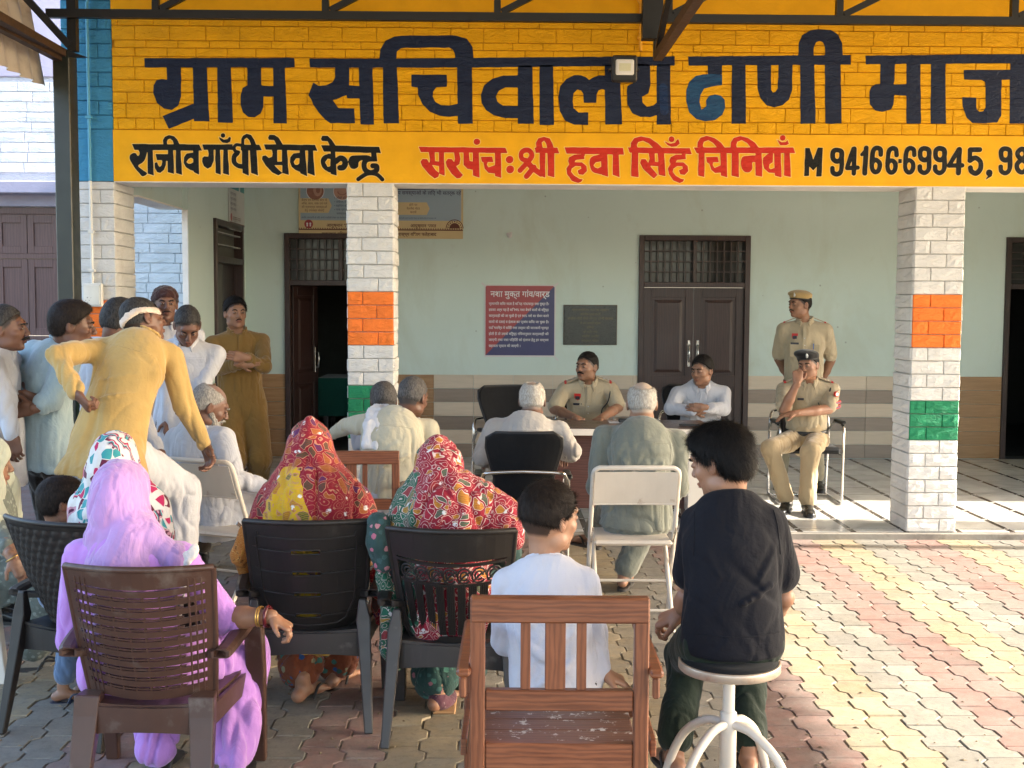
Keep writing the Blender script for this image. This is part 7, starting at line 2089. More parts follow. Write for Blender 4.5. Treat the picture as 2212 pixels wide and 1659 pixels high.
# ================================================================== behind the desk
p = setup('seated police officer in khaki uniform behind the desk, head turned left', D(1268, 950, 9.62), D(1270, 826, 9.47), 181, 1.74, z0=ZF, shw=.182)
setarm(p, 'R', D(1197, 884, 9.40), D(1243, 902, 9.08)); setarm(p, 'L', D(1336, 880, 9.40), D(1298, 903, 9.06))
p.head(yaw=218, pitch=2, c=D(1267, 792, 9.40)); p.legs_sit(spread=.12)
p.body('mid', hands={'R': dict(n=(0, 0, -1), curl=.4), 'L': dict(n=(0, 0, -1), curl=.5)}, headkw=dict(fat=1.08), lower=False, h=.0055)
p.face_bits(); p.mous(); p.hair('black', thick=.006)
p.shirt(c_uniform, hem=0, sleeve='half', seed=3, belly=.5); police_bits(p)
for n in 'LR': shoulder_strap(p, n, c_uniform, 3)
p.pants(c_uniform_t, h=.014)
q = MB(); q.tube([tuple(p.L(v)) for v in spline([p.j['shL']+p.up*.05+p.fw*.03, p.j['shL']-p.rt*-.03+p.fw*.125-p.up*.05, p.j['chest']-p.rt*.11+p.fw*.155-p.up*.03, p.j['chest']-p.rt*.10+p.fw*.16-p.up*.10, p.j['chest']-p.rt*.065+p.fw*.15-p.up*.11], 5)], .005, 6); q.build('lanyard', m_beret_black, p.t)

p = setup('man in a white shirt with folded arms at the right end of the desk', D(1512, 950, 9.62), D(1514, 835, 9.47), 184, 1.72, z0=ZF, shw=.18)
setarm(p, 'R', D(1449, 882, 9.38), D(1500, 889, 9.24)); setarm(p, 'L', D(1564, 884, 9.38), D(1520, 880, 9.21))
p.head(yaw=222, pitch=-6, c=D(1516, 800, 9.40)); p.legs_sit(spread=.12)
p.body('mid', fore=False, hands={'R': dict(d=p.vec(-1, .1, .25), n=p.vec(0, -1, 0), curl=.2, s=.9), 'L': dict(d=p.vec(1, .1, .0), n=p.vec(0, -1, 0), curl=.2, s=.9)}, lower=False, h=.0055)
p.face_bits(); p.hair('black', 'short', thick=.010, strn=1800, L=.014, lift=.5); p.shirt(c_white, hem=0, seed=5); badge(p, 'pocket', front_of(p, -.08, -.06), .09, .10, c_white, off=.001); badge(p, 'shirt_placket', front_of(p, 0, .03), .028, .22, c_white, off=.0015)
p.pants(c_darkbrown, h=.014)

# ================================================================== policemen at the right
p = setup('standing policeman in khaki uniform and khaki beret behind the seated one', D(1735, 840, 10.4), D(1738, 697, 10.4), 192, 1.76, z0=ZF, shw=.175, bend=.01)
setarm(p, 'R', D(1682, 775, 10.52), D(1712, 830, 10.62)); setarm(p, 'L', D(1795, 778, 10.50), D(1768, 835, 10.62))
p.head(yaw=245, pitch=0, c=D(1727, 658, 10.36)); p.legs_stand(.13)
p.j['anR'] = D(1685, 1036, 10.45); p.j['knR'] = D(1695, 945, 10.40); p.j['anL'] = D(1766, 1040, 10.30); p.j['knL'] = D(1760, 945, 10.32); p.j['anR'][2] = p.j['anL'][2] = .13
p.body('mid', hands={'R': dict(n=(0, 1, 0)), 'L': dict(n=(0, 1, 0))}, h=.0055); p.face_bits(); p.hair('black', thick=.006); p.mous(t=.004)
p.shirt(c_uniform, hem=0, sleeve='half', seed=7); police_bits(p)
badge(p, 'pen', front_of(p, -.075, -.03), .006, .05, basic('pen_blue', (.02, .12, .45), .4, bump=0), off=.005)
for n in 'LR': shoulder_strap(p, n, c_uniform)
belt(p); p.pants(c_uniform_d, h=.012); beret(p, m_beret_khaki, 1)
shoe(p.j['anR']+np.array([0, 0, .005]), p.vec(-.25, 1, 0), m_shoe, None) if False else None
def shoes(p, m=m_shoe, dR=(.12, 1, 0), dL=(-.12, 1, 0), s=1.0):
    for n, d in (('R', dR), ('L', dL)):
        t_ = p.t; a = p.j['an'+n].copy(); a = a-p.O; shoe(a, p.vec(*d), m, t_, s)
shoes(p)

p = setup('seated policeman in khaki and black beret with a hand at his mouth', D(1742, 945, 9.62), D(1746, 826, 9.55), 186, 1.74, z0=ZF, shw=.19)
setarm(p, 'R', D(1694, 886, 9.30), D(1722, 827, 9.24)); setarm(p, 'L', D(1790, 884, 9.42), D(1716, 893, 9.26))
p.head(yaw=216, pitch=-4, roll=4, c=D(1745, 789, 9.47))
setlegs(p, knR=D(1662, 968, 9.15), knL=D(1752, 975, 9.08), anR=D(1700, 1048, 9.22), anL=D(1745, 1050, 9.12)); p.j['anR'][2] = p.j['anL'][2] = .135
p.body('tan', hands={'R': dict(n=p.vec(0, -1, .2), curl=.9, side=-1, d=p.vec(-.05, -.15, 1)), 'L': dict(n=p.vec(0, -.3, -1), curl=.3, d=p.vec(1, .1, -.1))}, headkw=dict(fat=1.06), h=.0055)
p.face_bits(); p.hair('black', thick=.006)
p.shirt(c_uniform, hem=0, sleeve='half', seed=8, belly=.45)
badge(p, 'name_plate', front_of(p, .07, .02), .05, .018, m_badge_dark); badge(p, 'shirt_placket', front_of(p, 0, .02), .030, .26, c_uniform, off=.001); badge(p, 'pocket_flap', front_of(p, -.078, .02), .095, .030, c_uniform, poly=[(-.5, .5), (.5, .5), (.5, -.1), (0, -.55), (-.5, -.1)]); badge(p, 'pocket', front_of(p, -.078, -.03), .09, .09, c_uniform, off=.0005)
for n in 'LR': shoulder_strap(p, n, c_uniform)
q = MB(); q.tube([tuple(p.L(v)) for v in spline([p.j['shL']+p.up*.055+p.fw*.0, p.j['shL']+p.up*.0+p.fw*.085+p.rt*.035, p.j['shL']-p.up*.11+p.fw*.07+p.rt*.02, p.j['shL']-p.up*.13+p.fw*.02], 5)], .007, 6); q.tube([tuple(p.L(v)) for v in spline([p.j['chest']-p.rt*.065+p.fw*.15+p.up*.0, p.j['chest']-p.rt*.085+p.fw*.16-p.up*.05, p.j['chest']-p.rt*.12+p.fw*.14-p.up*.09], 5)], .0035, 6); q.build('lanyard', m_beret_black, p.t)
a = p.j['shL']; e = p.j['elL']; m_ = a+(e-a)*.50; outn = -p.rt*.55+p.fw*.8; outn /= np.linalg.norm(outn)
for i, (mt, w, hg, uo, ln) in enumerate(((m_badge_red, .085, .032, -.010, 0), (m_badge_navy, .075, .010, -.013, 0), (m_badge_red, .085, .030, -.045, 0), (m_badge_navy, .075, .010, -.047, 0), (m_badge_red, .045, .045, .055, 1), (m_silver, .028, .028, .055, 1))):
    c = Vector(p.L(m_+outn*(.073+.0015*(i % 2)+(.0015 if i == 5 else 0)))+np.array([0, 0, uo])); x = Vector((0, 0, 1)).cross(Vector(outn)).normalized(); b = MB()
    if ln: pl_ = [(math.cos(t_)*.5, math.sin(t_)*.5) for t_ in lin(0, 5.7, 10)]
    else: pl_ = [(-.5, .5), (0, .1), (.5, .5), (.5, -.3), (0, -.7), (-.5, -.3)]
    v = [tuple(c+x*px_*w+Vector((0, 0, 1))*pz*hg) for px_, pz in pl_]+[tuple(c+x*px_*w+Vector((0, 0, 1))*pz*hg-Vector(outn)*.02) for px_, pz in pl_]; nn_ = len(pl_)
    b.add(v, [tuple(range(nn_)), tuple(range(nn_, 2*nn_))[::-1]]+[(k_, (k_+1) % nn_, nn_+(k_+1) % nn_, nn_+k_) for k_ in range(nn_)]); b.build('rank_badge', mt, p.t)
belt(p); p.pants(c_uniform_t, h=.010, r=(.088, .070, .062), end=.93); beret(p, m_beret_black, 1)
shoes(p, dR=(.35, 1, 0), dL=(.02, 1, 0))

# ================================================================== khaki man, left of the open door
p = setup('young man in a long brown khaki kurta standing with folded arms by the open door', D(522, 870, 8.95), D(512, 722, 8.95), 158, 1.75, z0=ZF, shw=.18, bend=0)
setarm(p, 'R', D(478, 796, 8.78), D(520, 785, 8.66)); setarm(p, 'L', D(570, 792, 8.80), D(532, 772, 8.64))
p.head(yaw=152, pitch=0, c=D(509, 676, 8.88)); p.legs_stand(.10)
p.body('tan', fore=False, hands={'R': dict(d=p.vec(-1, .1, .1), n=p.vec(0, -1, 0), curl=.15, s=.95, off=(0, -.02, 0)), 'L': dict(d=p.vec(1, .1, .15), n=p.vec(0, -1, 0), curl=.15, s=.95, off=(0, -.02, 0))}, h=.0055)
p.face_bits(); p.mous(t=.0035, w=.022); p.hair('black', 'short', thick=.013, strn=2200, L=.018, lift=.6)
kh = [p.j['hip'], p.j['hip']+np.array([0, 0, -.28])]
p.shirt(c_khaki, sleeve='full', seed=9, skirt=[(kh, (.172, .195), .62)], extra=lambda F: F.plane(kh[1]+np.array([0, 0, .02]), (0, 0, -1), .006), st=(1, 1, .22), amp=.008)
badge(p, 'kurta_placket', front_of(p, 0, .04), .030, .22, c_khaki, off=.002)
p.pants(c_khaki, h=.014, r=(.10, .085, .075)); shoes(p)

# ================================================================== group at the left
p = setup('man with a dark maroon headcloth and white shirt looking towards the camera', D(360, 905, 7.95), D(358, 706, 7.95), 165, 1.80, shw=.18, bend=0)
setarm(p, 'R', D(318, 800, 7.9), D(330, 880, 7.8)); setarm(p, 'L', D(402, 800, 7.9), D(400, 880, 7.8))
p.head(yaw=158, pitch=0, c=D(357, 657, 7.9)); p.legs_stand()
p.body('dark', fore=False, hands={'R': {}, 'L': {}}, h=.0055); p.face_bits(); p.mous(t=.003); p.hair('black', thick=.007)
p.shirt(c_white, hem=-.16, seed=10); p.pants(c_darkbrown, h=.014); shoes(p)
c = p.j['head']; M = p.HM; F = Field(.006); F.ell(c+M@np.array([0, -.018, .038]), (.088, .106, .088), M, .02); F.ell(c+M@np.array([0, -.03, .0]), (.082, .090, .06), M, .03); F.plane(c+M@np.array([0, .06, .036]), M@np.array([0, .35, -1.]), .006); V, Q = F.run(); V = folds(V, Q, .004, 30, (1, 1, 1.5), 2); to_obj('headcloth', [(p.L(V), Q)], c_maroon, p.t)

p = setup('man in white with cropped hair looking down at the right end of the standing group', D(396, 905, 7.40), D(402, 742, 7.40), 172, 1.70, shw=.185, bend=.02)
setarm(p, 'R', D(362, 830, 7.35), D(366, 905, 7.3)); setarm(p, 'L', D(434, 830, 7.35), D(420, 920, 7.3))
p.head(yaw=160, pitch=-38, c=D(405, 704, 7.27)); p.legs_stand()
p.body('dark', fore=False, hands={'R': {}, 'L': {}}, h=.0055); p.face_bits(); p.hair('salt', thick=.004)
p.shirt(c_white, hem=-.22, seed=11); badge(p, 'pocket', front_of(p, -.08, -.0), .10, .11, c_white, off=.002); badge(p, 'pocket_flap', front_of(p, -.08, .05), .105, .03, c_white, off=.004); p.pants(c_darkbrown, h=.014); shoes(p)

p = setup('man mostly hidden behind the group, only his black hair showing', D(318, 900, 7.75), D(312, 745, 7.75), 150, 1.68, shw=.17)
setarm(p, 'R', D(290, 830, 7.7), D(300, 900, 7.7)); setarm(p, 'L', D(345, 830, 7.7), D(335, 900, 7.7)); p.head(yaw=40, pitch=-10, c=D(308, 690, 7.7)); p.legs_stand()
p.body('dark', fore=False, hands={}, h=.008); p.hair('black', 'full'); p.shirt(c_linen, hem=-.1, seed=12, h=.014); p.pants(c_darkbrown, h=.016); shoes(p)

p = setup('grey haired man in white seen from behind, next to the man in pale blue', D(238, 945, 6.85), D(240, 752, 6.80), 15, 1.72, shw=.20, bend=.02)
setarm(p, 'L', D(186, 742, 6.75), D(232, 745, 6.55)); setarm(p, 'R', D(300, 880, 6.9), D(342, 975, 6.75))
p.head(yaw=35, pitch=-25, c=D(262, 698, 6.78), size=1.08); p.legs_stand()
p.body('dark', fore=False, hands={'R': dict(n=(0, 0, -1), curl=.6, d=(.7, -.1, -.35))}, h=.006); p.hair('salt', 'full', thick=.014, strn=1400, L=.02)
p.shirt(c_white, hem=-.3, seed=13); p.pants(c_white, h=.014); shoes(p)

p = setup('man in a pale blue shirt and dark trousers with his hands clasped behind his back', D(96, 960, 6.22), D(130, 752, 6.20), 42, 1.74, shw=.175, bend=.03)
setarm(p, 'L', D(40, 790, 6.35), D(84, 868, 6.05)); setarm(p, 'R', D(112, 862, 6.02), D(72, 882, 5.97))
p.j['shL'] = D(76, 762, 6.28); p.j['shR'] = D(150, 775, 6.08)
p.head(yaw=72, pitch=-6, c=D(158, 703, 6.17), size=1.05); p.legs_stand(.11)
p.body('dark', fore=True, hands={'R': dict(n=(0, -1, .3), curl=.3, d=(-1, .0, -.12), side=1), 'L': dict(n=(0, -1, 0), curl=.25, d=(-.75, -.2, .25), side=-1)}, h=.005)
p.face_bits(); p.hair('brownblack', 'full', thick=.011, strn=5000, L=.020, lift=.15, jit=.2)
p.shirt(c_blue, hem=-.10, seed=14, loose=1.0, flare=1.12, sleeve='three', slv=1.12, amp=.008); p.pants(c_darkbrown, h=.010, r=(.085, .075, .07)); shoes(p)

p = setup('man in a white shirt with a moustache at the left edge of the photo', D(-8, 930, 6.0), D(-2, 757, 6.0), 80, 1.74, shw=.18, bend=.02)
setarm(p, 'R', D(8, 860, 5.82), D(26, 940, 5.80)); setarm(p, 'L', D(-20, 860, 6.2), D(0, 935, 6.2)); p.head(yaw=84, pitch=0, c=D(14, 710, 5.98), size=1.0); p.legs_stand()
p.body('dark', fore=False, hands={'R': dict(n=(0, 1, 0), curl=.4, d=(.1, 0, -1)), 'L': {}}, h=.005); p.face_bits('salt'); p.mous(t=.007); p.hair('salt', thick=.008, strn=900, L=.012)
p.shirt(c_white, hem=-.30, seed=15, slv=1.1, amp=.008); p.pants(c_linen, h=.014); shoes(p)

# the man in mustard leaning on the chair
p = setup('man in a mustard kurta with a cream headband leaning on the white folding chair', D(235, 955, 5.72), D(309, 735, 5.90), 12, 1.74, shw=.195, bend=.035, tilt=4)
p.j['shL'] = D(222, 756, 5.86); p.j['shR'] = D(368, 762, 5.92)
setarm(p, 'L', D(122, 766, 5.62), D(166, 850, 5.50)); setarm(p, 'R', D(398, 880, 5.95), D(444, 962, 6.12))
p.head(yaw=48, pitch=4, roll=-16, c=D(310, 692, 5.95), size=1.02)
setlegs(p, hipL=D(222, 990, 5.80), hipR=D(270, 985, 5.72), knR=D(392, 1062, 6.02), anR=D(372, 1245, 5.95), knL=D(175, 1130, 5.75), anL=D(160, 1330, 5.8)); p.j['anL'][2] = p.j['anR'][2] = .075
p.body('dark', fore=False, hands={'L': dict(n=(.9, .2, -.3), curl=1.15, d=(.55, -.15, -.6), side=-1), 'R': dict(n=(-.2, -.6, -.6), curl=.55, d=(.30, -.25, -.8), side=-1, s=1.1)}, headkw=dict(), h=.005)
p.hair('salt', thick=.002, strn=500, L=.006)
hp, nk = p.j['hip'], p.j['neck']
sk = [hp, D(218, 1035, 5.62)]
def slit(F): F.plane(D(222, 1032, 5.62), (-.1, -.05, -1), .006)
p.shirt(c_mustard, seed=16, skirt=[(sk, (.185, .24), .62)], extra=slit, wr=[((.14, -.02), (-.08, -.12), .009), ((.13, -.12), (-.10, -.22), .009)], slv=1.06, amp=.009, f=9, st=(.8, .8, .8), M=[[.8, 0, .6], [0, 1, 0], [-.6*.35, 0, .8*.35]], loose=1.04)
p.pants(c_white, h=.010, r=(.115, .100, .085), amp=.006, end=.95, hipr=.8); [seam(p, [(q*.150, .09), (q*.145, .02), (q*.152, -.05)]) for q in (-1, 1)]; seam(p, [(-.15, .075), (0, .07), (.15, .075)])
c = p.j['head']; M = p.HM@np.array(Matrix.Rotation(R(14), 3, 'X')); F = Field(.005)
for i in range(28):
    a = 2*math.pi*i/27; rr = np.array([.079*math.cos(a), -.012+.098*math.sin(a), .030+.016*math.cos(a*2+1)])
    if i: F.cap(prev, c+M@rr, .018, .018, .004, flat=(rr/np.linalg.norm(rr))@M.T, fs=.42)
    prev = c+M@rr
V, Q = F.run(); V = folds(V, Q, .003, 60, (1, 1, 3), 2); to_obj('headband', [(p.L(V), Q)], c_headband, p.t)
for n in 'LR': p.j['an'+n][2] = .075; sandal(p.j['an'+n]-p.O, p.vec(0, 1, 0), m_sandal, p.t)

# bearded man on the folding chair
p = setup('bearded bald man in white sitting sideways on the white folding chair', D(452, 1100, 6.62), D(438, 915, 6.50), 38, 1.70, shw=.185, bend=.05)
p.j['shL'] = D(385, 950, 6.56); p.j['shR'] = D(482, 948, 6.38)
setarm(p, 'R', D(506, 1035, 6.30), D(570, 1052, 6.35)); setarm(p, 'L', D(395, 1030, 6.7), D(450, 1040, 6.9)); p.head(yaw=66, pitch=-24, c=D(454, 878, 6.46), size=1.02)
p.legs_sit(knee_f=.44, ankle_f=.44, az=.075)
p.body('dark', fore=False, hands={'R': dict(n=(0, 0, -1), curl=.6)}, h=.005, headkw=dict(fade=(1.5, 2, 2.6))); p.face_bits('lightgrey'); p.beard('lightgrey'); p.hair('lightgrey', thick=.006, bald=1.0)
p.shirt(c_white, hem=-.12, seed=17, flare=1.12, slv=1.12, amp=.009); p.pants(c_white, h=.012, r=(.12, .10, .09), amp=.010)
for n in 'LR': sandal(p.j['an'+n]-p.O, p.vec(0, 1, 0), m_sandal, p.t)

# ================================================================== middle row
p = setup('grey haired man hidden behind the cream shirted man, in front of the green band', D(836, 1020, 7.55), D(832, 898, 7.50), 0, 1.66, shw=.18)
setarm(p, 'L', D(780, 960, 7.5), D(790, 1000, 7.7)); setarm(p, 'R', D(885, 960, 7.5), D(870, 1000, 7.7)); p.head(yaw=-10, pitch=-20, c=D(828, 868, 7.42)); p.legs_sit()
p.body('dark', fore=False, h=.006, feet=False, headkw=dict(fade=(.3, .6, .95))); p.hair('grey', thick=.010, strn=700, L=.015); p.shirt(c_white, hem=0, seed=18); p.pants(c_white, h=.014)

p = setup('grey haired man in a cream shirt with a white towel over his shoulder', D(842, 1078, 6.78), D(858, 905, 6.95), 8, 1.72, shw=.20, bend=.06, tilt=3)
setarm(p, 'L', D(752, 918, 7.08), D(706, 938, 7.28)); p.j['shL'] = D(792, 918, 6.95); p.j['shR'] = D(925, 928, 6.95); setarm(p, 'R', D(940, 1010, 6.9), D(900, 1050, 7.2)); p.head(yaw=30, pitch=-14, c=D(894, 858, 6.95), size=1.0); p.legs_sit()
p.body('dark', fore=False, hands={'L': dict(n=(0, 0, -1))}, h=.005, headkw=dict(fade=(.3, .6, .95))); p.hair('grey', thick=.006, strn=3000, L=.012, jit=.2, lift=.2)
p.shirt(c_cream, hem=0, seed=19, wr=[((.14, .03), (-.03, -.10), .013), ((.15, -.08), (-.05, -.20), .014), ((-.14, .02), (.0, -.06), .012)], loose=1.06, slv=1.1, amp=.010, f=10); p.pants(c_white, h=.012)
seam(p, [(-.16, .06), (0, .055), (.16, .06)]); [seam(p, [(q*.155, .10), (q*.155, .02), (q*.16, -.06)]) for q in (-1, 1)]
F = Field(.008)
for dx, a, b in ((-.03, 0, 0), (.0, 0, 0), (.03, 0, 0)):
    tp = p.j['neck']-p.rt*(.105+dx)+p.up*.055; F.chain([tp+p.fw*.06-p.up*.01, tp, tp-p.fw*.075-p.up*.04, tp-p.fw*.150-p.up*.14, tp-p.fw*.165-p.up*.27], [.022, .024, .026, .026, .022], .015)
V, Q = F.run(); V = folds(V, Q, .007, 26, (1, 1, .25), 4); o = to_obj('towel', [(V-np.array([p.x, p.y, 0]), Q)], cloth('white_towel', (.62, .61, .62)), None); o.location = (p.x, p.y, 0)
props(o, 'white towel hanging over the shoulder of the man in the cream shirt', 'towel')

p = setup('white haired man in a pale linen shirt on the black office chair', D(1134, 1060, 7.02), D(1140, 908, 7.08), 2, 1.68, shw=.195, bend=.04)
setarm(p, 'L', D(1042, 985, 7.02), D(1062, 1000, 7.25)); setarm(p, 'R', D(1236, 978, 7.02), D(1222, 985, 7.25)); p.head(yaw=6, pitch=-6, c=D(1150, 865, 7.10), size=.97); p.legs_sit()
p.body('dark', fore=False, hands={'L': dict(n=(0, 0, -1)), 'R': dict(n=(0, 0, -1))}, h=.005, headkw=dict(fade=(2.2, 3.8, 5))); p.hair('white', thick=.007, strn=5000, L=.014, lift=.12, jit=.15, bald=.5, w=.0007)
p.shirt(c_linen, hem=-.05, seed=20, wr=[((.14, .02), (.03, -.12), .012), ((-.14, .02), (-.02, -.12), .012), ((.09, .07), (-.09, .06), .008)], loose=1.0, slv=1.12, amp=.009); p.pants(c_white, h=.012)
for n in 'LR': sandal(p.j['an'+n]-p.O, p.vec(0, 1, 0), m_sandal, p.t)

p = setup('balding white haired man in a grey green shirt on the white folding chair', D(1376, 1115, 6.36), D(1384, 925, 6.48), 0, 1.74, shw=.19, bend=.07)
setarm(p, 'L', D(1290, 1050, 6.42), D(1320, 1080, 6.8)); setarm(p, 'R', D(1462, 1052, 6.42), D(1440, 1080, 6.8)); p.head(yaw=2, pitch=-10, c=D(1386, 872, 6.52), size=1.02)
setlegs(p, knL=D(1330, 1080, 6.85), knR=D(1420, 1080, 6.9), anR=D(1347, 1222, 6.85), anL=D(1278, 1152, 7.25)); p.j['anR'][2] = .10
ft = foot_parts(p.j['anL'], (-.5, .6, 0), 1.0); ft2 = foot_parts(p.j['anR'], (.25, 1, 0), 1.0)
p.body('mid', fore=False, h=.005, headkw=dict(fade=(1.6, 2.6, 3.6)))
[to_obj('foot', [(p.L(v), q_, c_)], SK['mid'], p.t) for v, q_, c_ in (ft, ft2)]
p.hair('white', thick=.005, strn=4500, L=.016, lift=.35, jit=.25, bald=.93, w=.0007)
p.shirt(c_grey, hem=-.06, seed=21, wr=[((.15, .0), (.02, -.16), .013), ((-.15, .0), (-.03, -.14), .013), ((.14, -.15), (-.06, -.24), .014), ((-.14, -.16), (.04, -.27), .014), ((.10, .06), (-.08, .03), .009)], loose=1.02, flare=1.05, slv=1.08, amp=.011, f=9); p.pants(c_grey, h=.010, r=(.10, .08, .07), end=.90); seam(p, [(-.17, .055), (-.08, .045), (0, .052), (.08, .045), (.17, .055)]); [seam(p, [(q*.150, .10), (q*.150, .02), (q*.158, -.06)]) for q in (-1, 1)]
sandal(p.j['anR']-p.O, (.25, 1, 0), m_sandal, p.t); sandal(p.j['anL']-p.O, (-.5, .6, 0), m_sandal, p.t)

# ================================================================== women
def veil(p, mat, name='veil', sh=True, amp=.010, f=11, st=(1, 1, .30), seed=1, h=.008, k1=1.0, back=.42, wide=1.0, extra=None, M=None, hd=1.0, droop=.0):
    j = p.j; c = j['head']; HM_ = p.HM; F = Field(h); T_ = lambda x, y, z: c+HM_@(np.array([x, y, z])*p.hs)
    F.ell(T_(0, -.012, .030), np.array((.092, .112, .102))*p.hs*hd, HM_, .02); F.ell(T_(0, -.035, -.045), np.array((.090, .100, .10))*p.hs*hd, HM_, .05)
    up, fw, rt = p.up, p.fw, p.rt
    F.chain([T_(0, -.03, -.06), j['neck']-fw*.02, j['chest']-fw*.02+up*.05, j['waist']-fw*.02+up*(.17-back)], [.086*k1, (.105 if sh else .082)*k1*wide, (.165 if sh else .135)*k1*wide, (.175 if sh else .15)*k1*wide], .05, flat=fw, fs=.80)
    for q, n in ((1, 'R'), (-1, 'L')) if sh else ():
        F.chain([T_(q*.05, -.03, -.05), j['neck']+rt*q*.10+up*.0, j['sh'+n]+up*.01, j['sh'+n]*.45+j['el'+n]*.55], [.055, .066*k1, .070*k1, .074*k1*wide], .05)
    F.ell(T_(0, .105, -.05), np.array((.055, .05, .09))*p.hs, HM_, .02, '-')
    if extra: extra(F)
    V, Q = F.run(); V = relax(V, Q, 1); V = folds(V, Q, amp, f, st, seed, M=M); return to_obj(name, [(p.L(V), Q)], mat, p.t)

# far left woman
p = setup('seated woman in a grey green printed dress at the left edge, white plastic chair', D(-2, 1230, 5.35), D(-22, 1045, 5.35), 82, 1.60, shw=.18, bend=.03)
setarm(p, 'R', D(8, 1165, 5.12), D(28, 1205, 5.00)); setarm(p, 'L', D(20, 1150, 5.6), D(50, 1180, 5.6)); p.head(yaw=80, pitch=-4, c=D(-24, 1002, 5.35), size=.95)
setlegs(p, knR=D(120, 1200, 5.2), knL=D(120, 1200, 5.5), anR=D(70, 1400, 5.35), anL=D(100, 1400, 5.6)); p.j['anR'][2] = p.j['anL'][2] = .075
p.body('mid', hands={'R': dict(n=(0, .3, -1), curl=.4, d=(.55, -.1, -.8)), 'L': {}}, h=.006)
p.shirt(m_grey_green, hem=-.14, sleeve='three', seed=22, loose=1.1, flare=1.1, amp=.010, collar=False, name='kurta'); p.pants(m_grey_green, h=.012, r=(.12, .10, .09))
veil(p, cloth('pale_green_veil', (.36, .38, .31)), seed=9, back=.25, wide=.95)
b = MB(); wv_ = p.L(p.j['wrR']); b.tube([tuple(wv_+np.array([.032*math.cos(a)*.8, .032*math.sin(a), .032*math.cos(a)*.5])) for a in lin(0, 6.0, 14)], .003, 6, closed=True); b.build('bangle', m_gold, p.t)
for n in 'LR': sandal(p.j['an'+n]-p.O, p.vec(0, 1, 0), m_sandal, p.t)

# patterned scarf woman
p = setup('woman in a multicoloured zigzag headscarf hidden behind the woman in lilac', D(262, 1290, 4.72), D(258, 1075, 4.72), 8, 1.60, shw=.145, bend=.03)
setarm(p, 'L', D(165, 1230, 4.7), D(200, 1290, 4.95)); setarm(p, 'R', D(362, 1225, 4.7), D(330, 1280, 4.95)); p.head(yaw=5, pitch=-4, c=D(250, 998, 4.72), size=.98)
setlegs(p, knR=D(310, 1290, 5.15), knL=D(215, 1290, 5.15), anR=D(310, 1450, 5.2), anL=D(215, 1450, 5.2)); p.j['anR'][2] = p.j['anL'][2] = .075
p.body('mid', h=.007); p.shirt(m_zigzag, hem=-.1, sleeve='three', seed=23, collar=False, name='kurta'); p.pants(m_zigzag, h=.012, r=(.12, .10, .09))
veil(p, m_zigzag, seed=10, amp=.006, back=.30, k1=.86)
p.t['category'] = 'person'
# the small child
p = setup('small child with black hair and a white shirt beside the quilted chair', D(128, 1275, 4.86), D(136, 1146, 4.86), 52, 1.05, shw=.20, bend=.01)
setarm(p, 'L', D(110, 1230, 4.9), D(150, 1260, 5.0)); setarm(p, 'R', D(150, 1240, 4.75), D(180, 1270, 4.85)); p.head(yaw=58, pitch=-4, c=D(134, 1084, 4.86), size=.84)
setlegs(p, knR=D(165, 1300, 4.95), knL=D(150, 1300, 5.1), anR=D(138, 1505, 4.92), anL=D(185, 1490, 5.0)); p.j['anR'][2] = p.j['anL'][2] = .055
p.body('mid', hands={'R': {}, 'L': {}}, h=.005); p.hair('brownblack', 'full', thick=.013, strn=6000, L=.026, lift=.10, jit=.12); p.shirt(c_white, hem=0, sleeve='half', seed=24, h=.008)
p.pants(c_jeans, h=.008, r=(.12, .095, .085), end=.82)
fts = [foot_parts(p.j['an'+n]+np.array([0, 0, .0]), (1, .15, 0), .74) for n in 'LR']; [to_obj('foot', [(p.L(v), q_, c_)], SK['mid'], p.t) for v, q_, c_ in fts]
for n in 'LR': sandal(p.j['an'+n]-p.O, (1, .15, 0), m_sandal_blue, p.t, .74)

# woman in red
def woman(label, hip, neck, head, face, hyaw, pitch, shL, shR, elL, elR, wrL, wrR, mat, skirt, blouse, kn, an, H=1.58, seed=1, hs=.98, skin='mid', **vk):
    p = setup(label, hip, neck, face, H, shw=.185, bend=.04); p.j['shL'], p.j['shR'] = shL, shR
    setarm(p, 'L', elL, wrL); setarm(p, 'R', elR, wrR); p.head(yaw=hyaw, pitch=pitch, c=head, size=hs)
    setlegs(p, knL=kn[0], knR=kn[1], anL=an[0], anR=an[1])
    p.body(skin, h=.007, hands={'L': {}, 'R': {}}); p.shirt(blouse, hem=-.05, sleeve='three', seed=seed, collar=False, name='blouse', loose=1.05)
    p.pants(skirt, h=.010, r=(.125, .12, .11), name='skirt', amp=.012, end=.80)
    return p
p = woman('woman in a red and yellow embroidered veil on the slotted chair', D(680, 1225, 4.88), D(676, 1062, 4.88), D(668, 985, 4.92), 0, 0, -14, D(596, 1095, 4.88), D(762, 1090, 4.88), D(555, 1190, 4.85), D(800, 1180, 4.85), D(600, 1240, 5.1), D(770, 1230, 5.1),
          m_sari_red, m_floral_rust, m_border, (D(630, 1270, 5.3), D(735, 1270, 5.3)), (D(655, 1478, 4.93), D(725, 1452, 5.12)), seed=25)
def ex_red(F):
    tp = p.j['head']+np.array([.0, .0, .10]); F.cap(tp, tp+np.array([-.005, .0, .045]), .045, .012, .05)
    for q, n in ((1, 'R'), (-1, 'L')): F.chain([p.j['head']+p.rt*q*.05-p.up*.04, p.j['neck']+p.rt*q*.12+p.up*.0, p.j['sh'+n]+p.rt*q*.015-p.up*.04], [.055, .065, .075], .04)
p.j['anL'][2] = p.j['anR'][2] = .075
veil(p, m_sari_red, seed=26, amp=.012, f=7, st=(1.2, 1.2, .22), k1=1.02, wide=1.06, extra=ex_red, back=.45, hd=1.02)
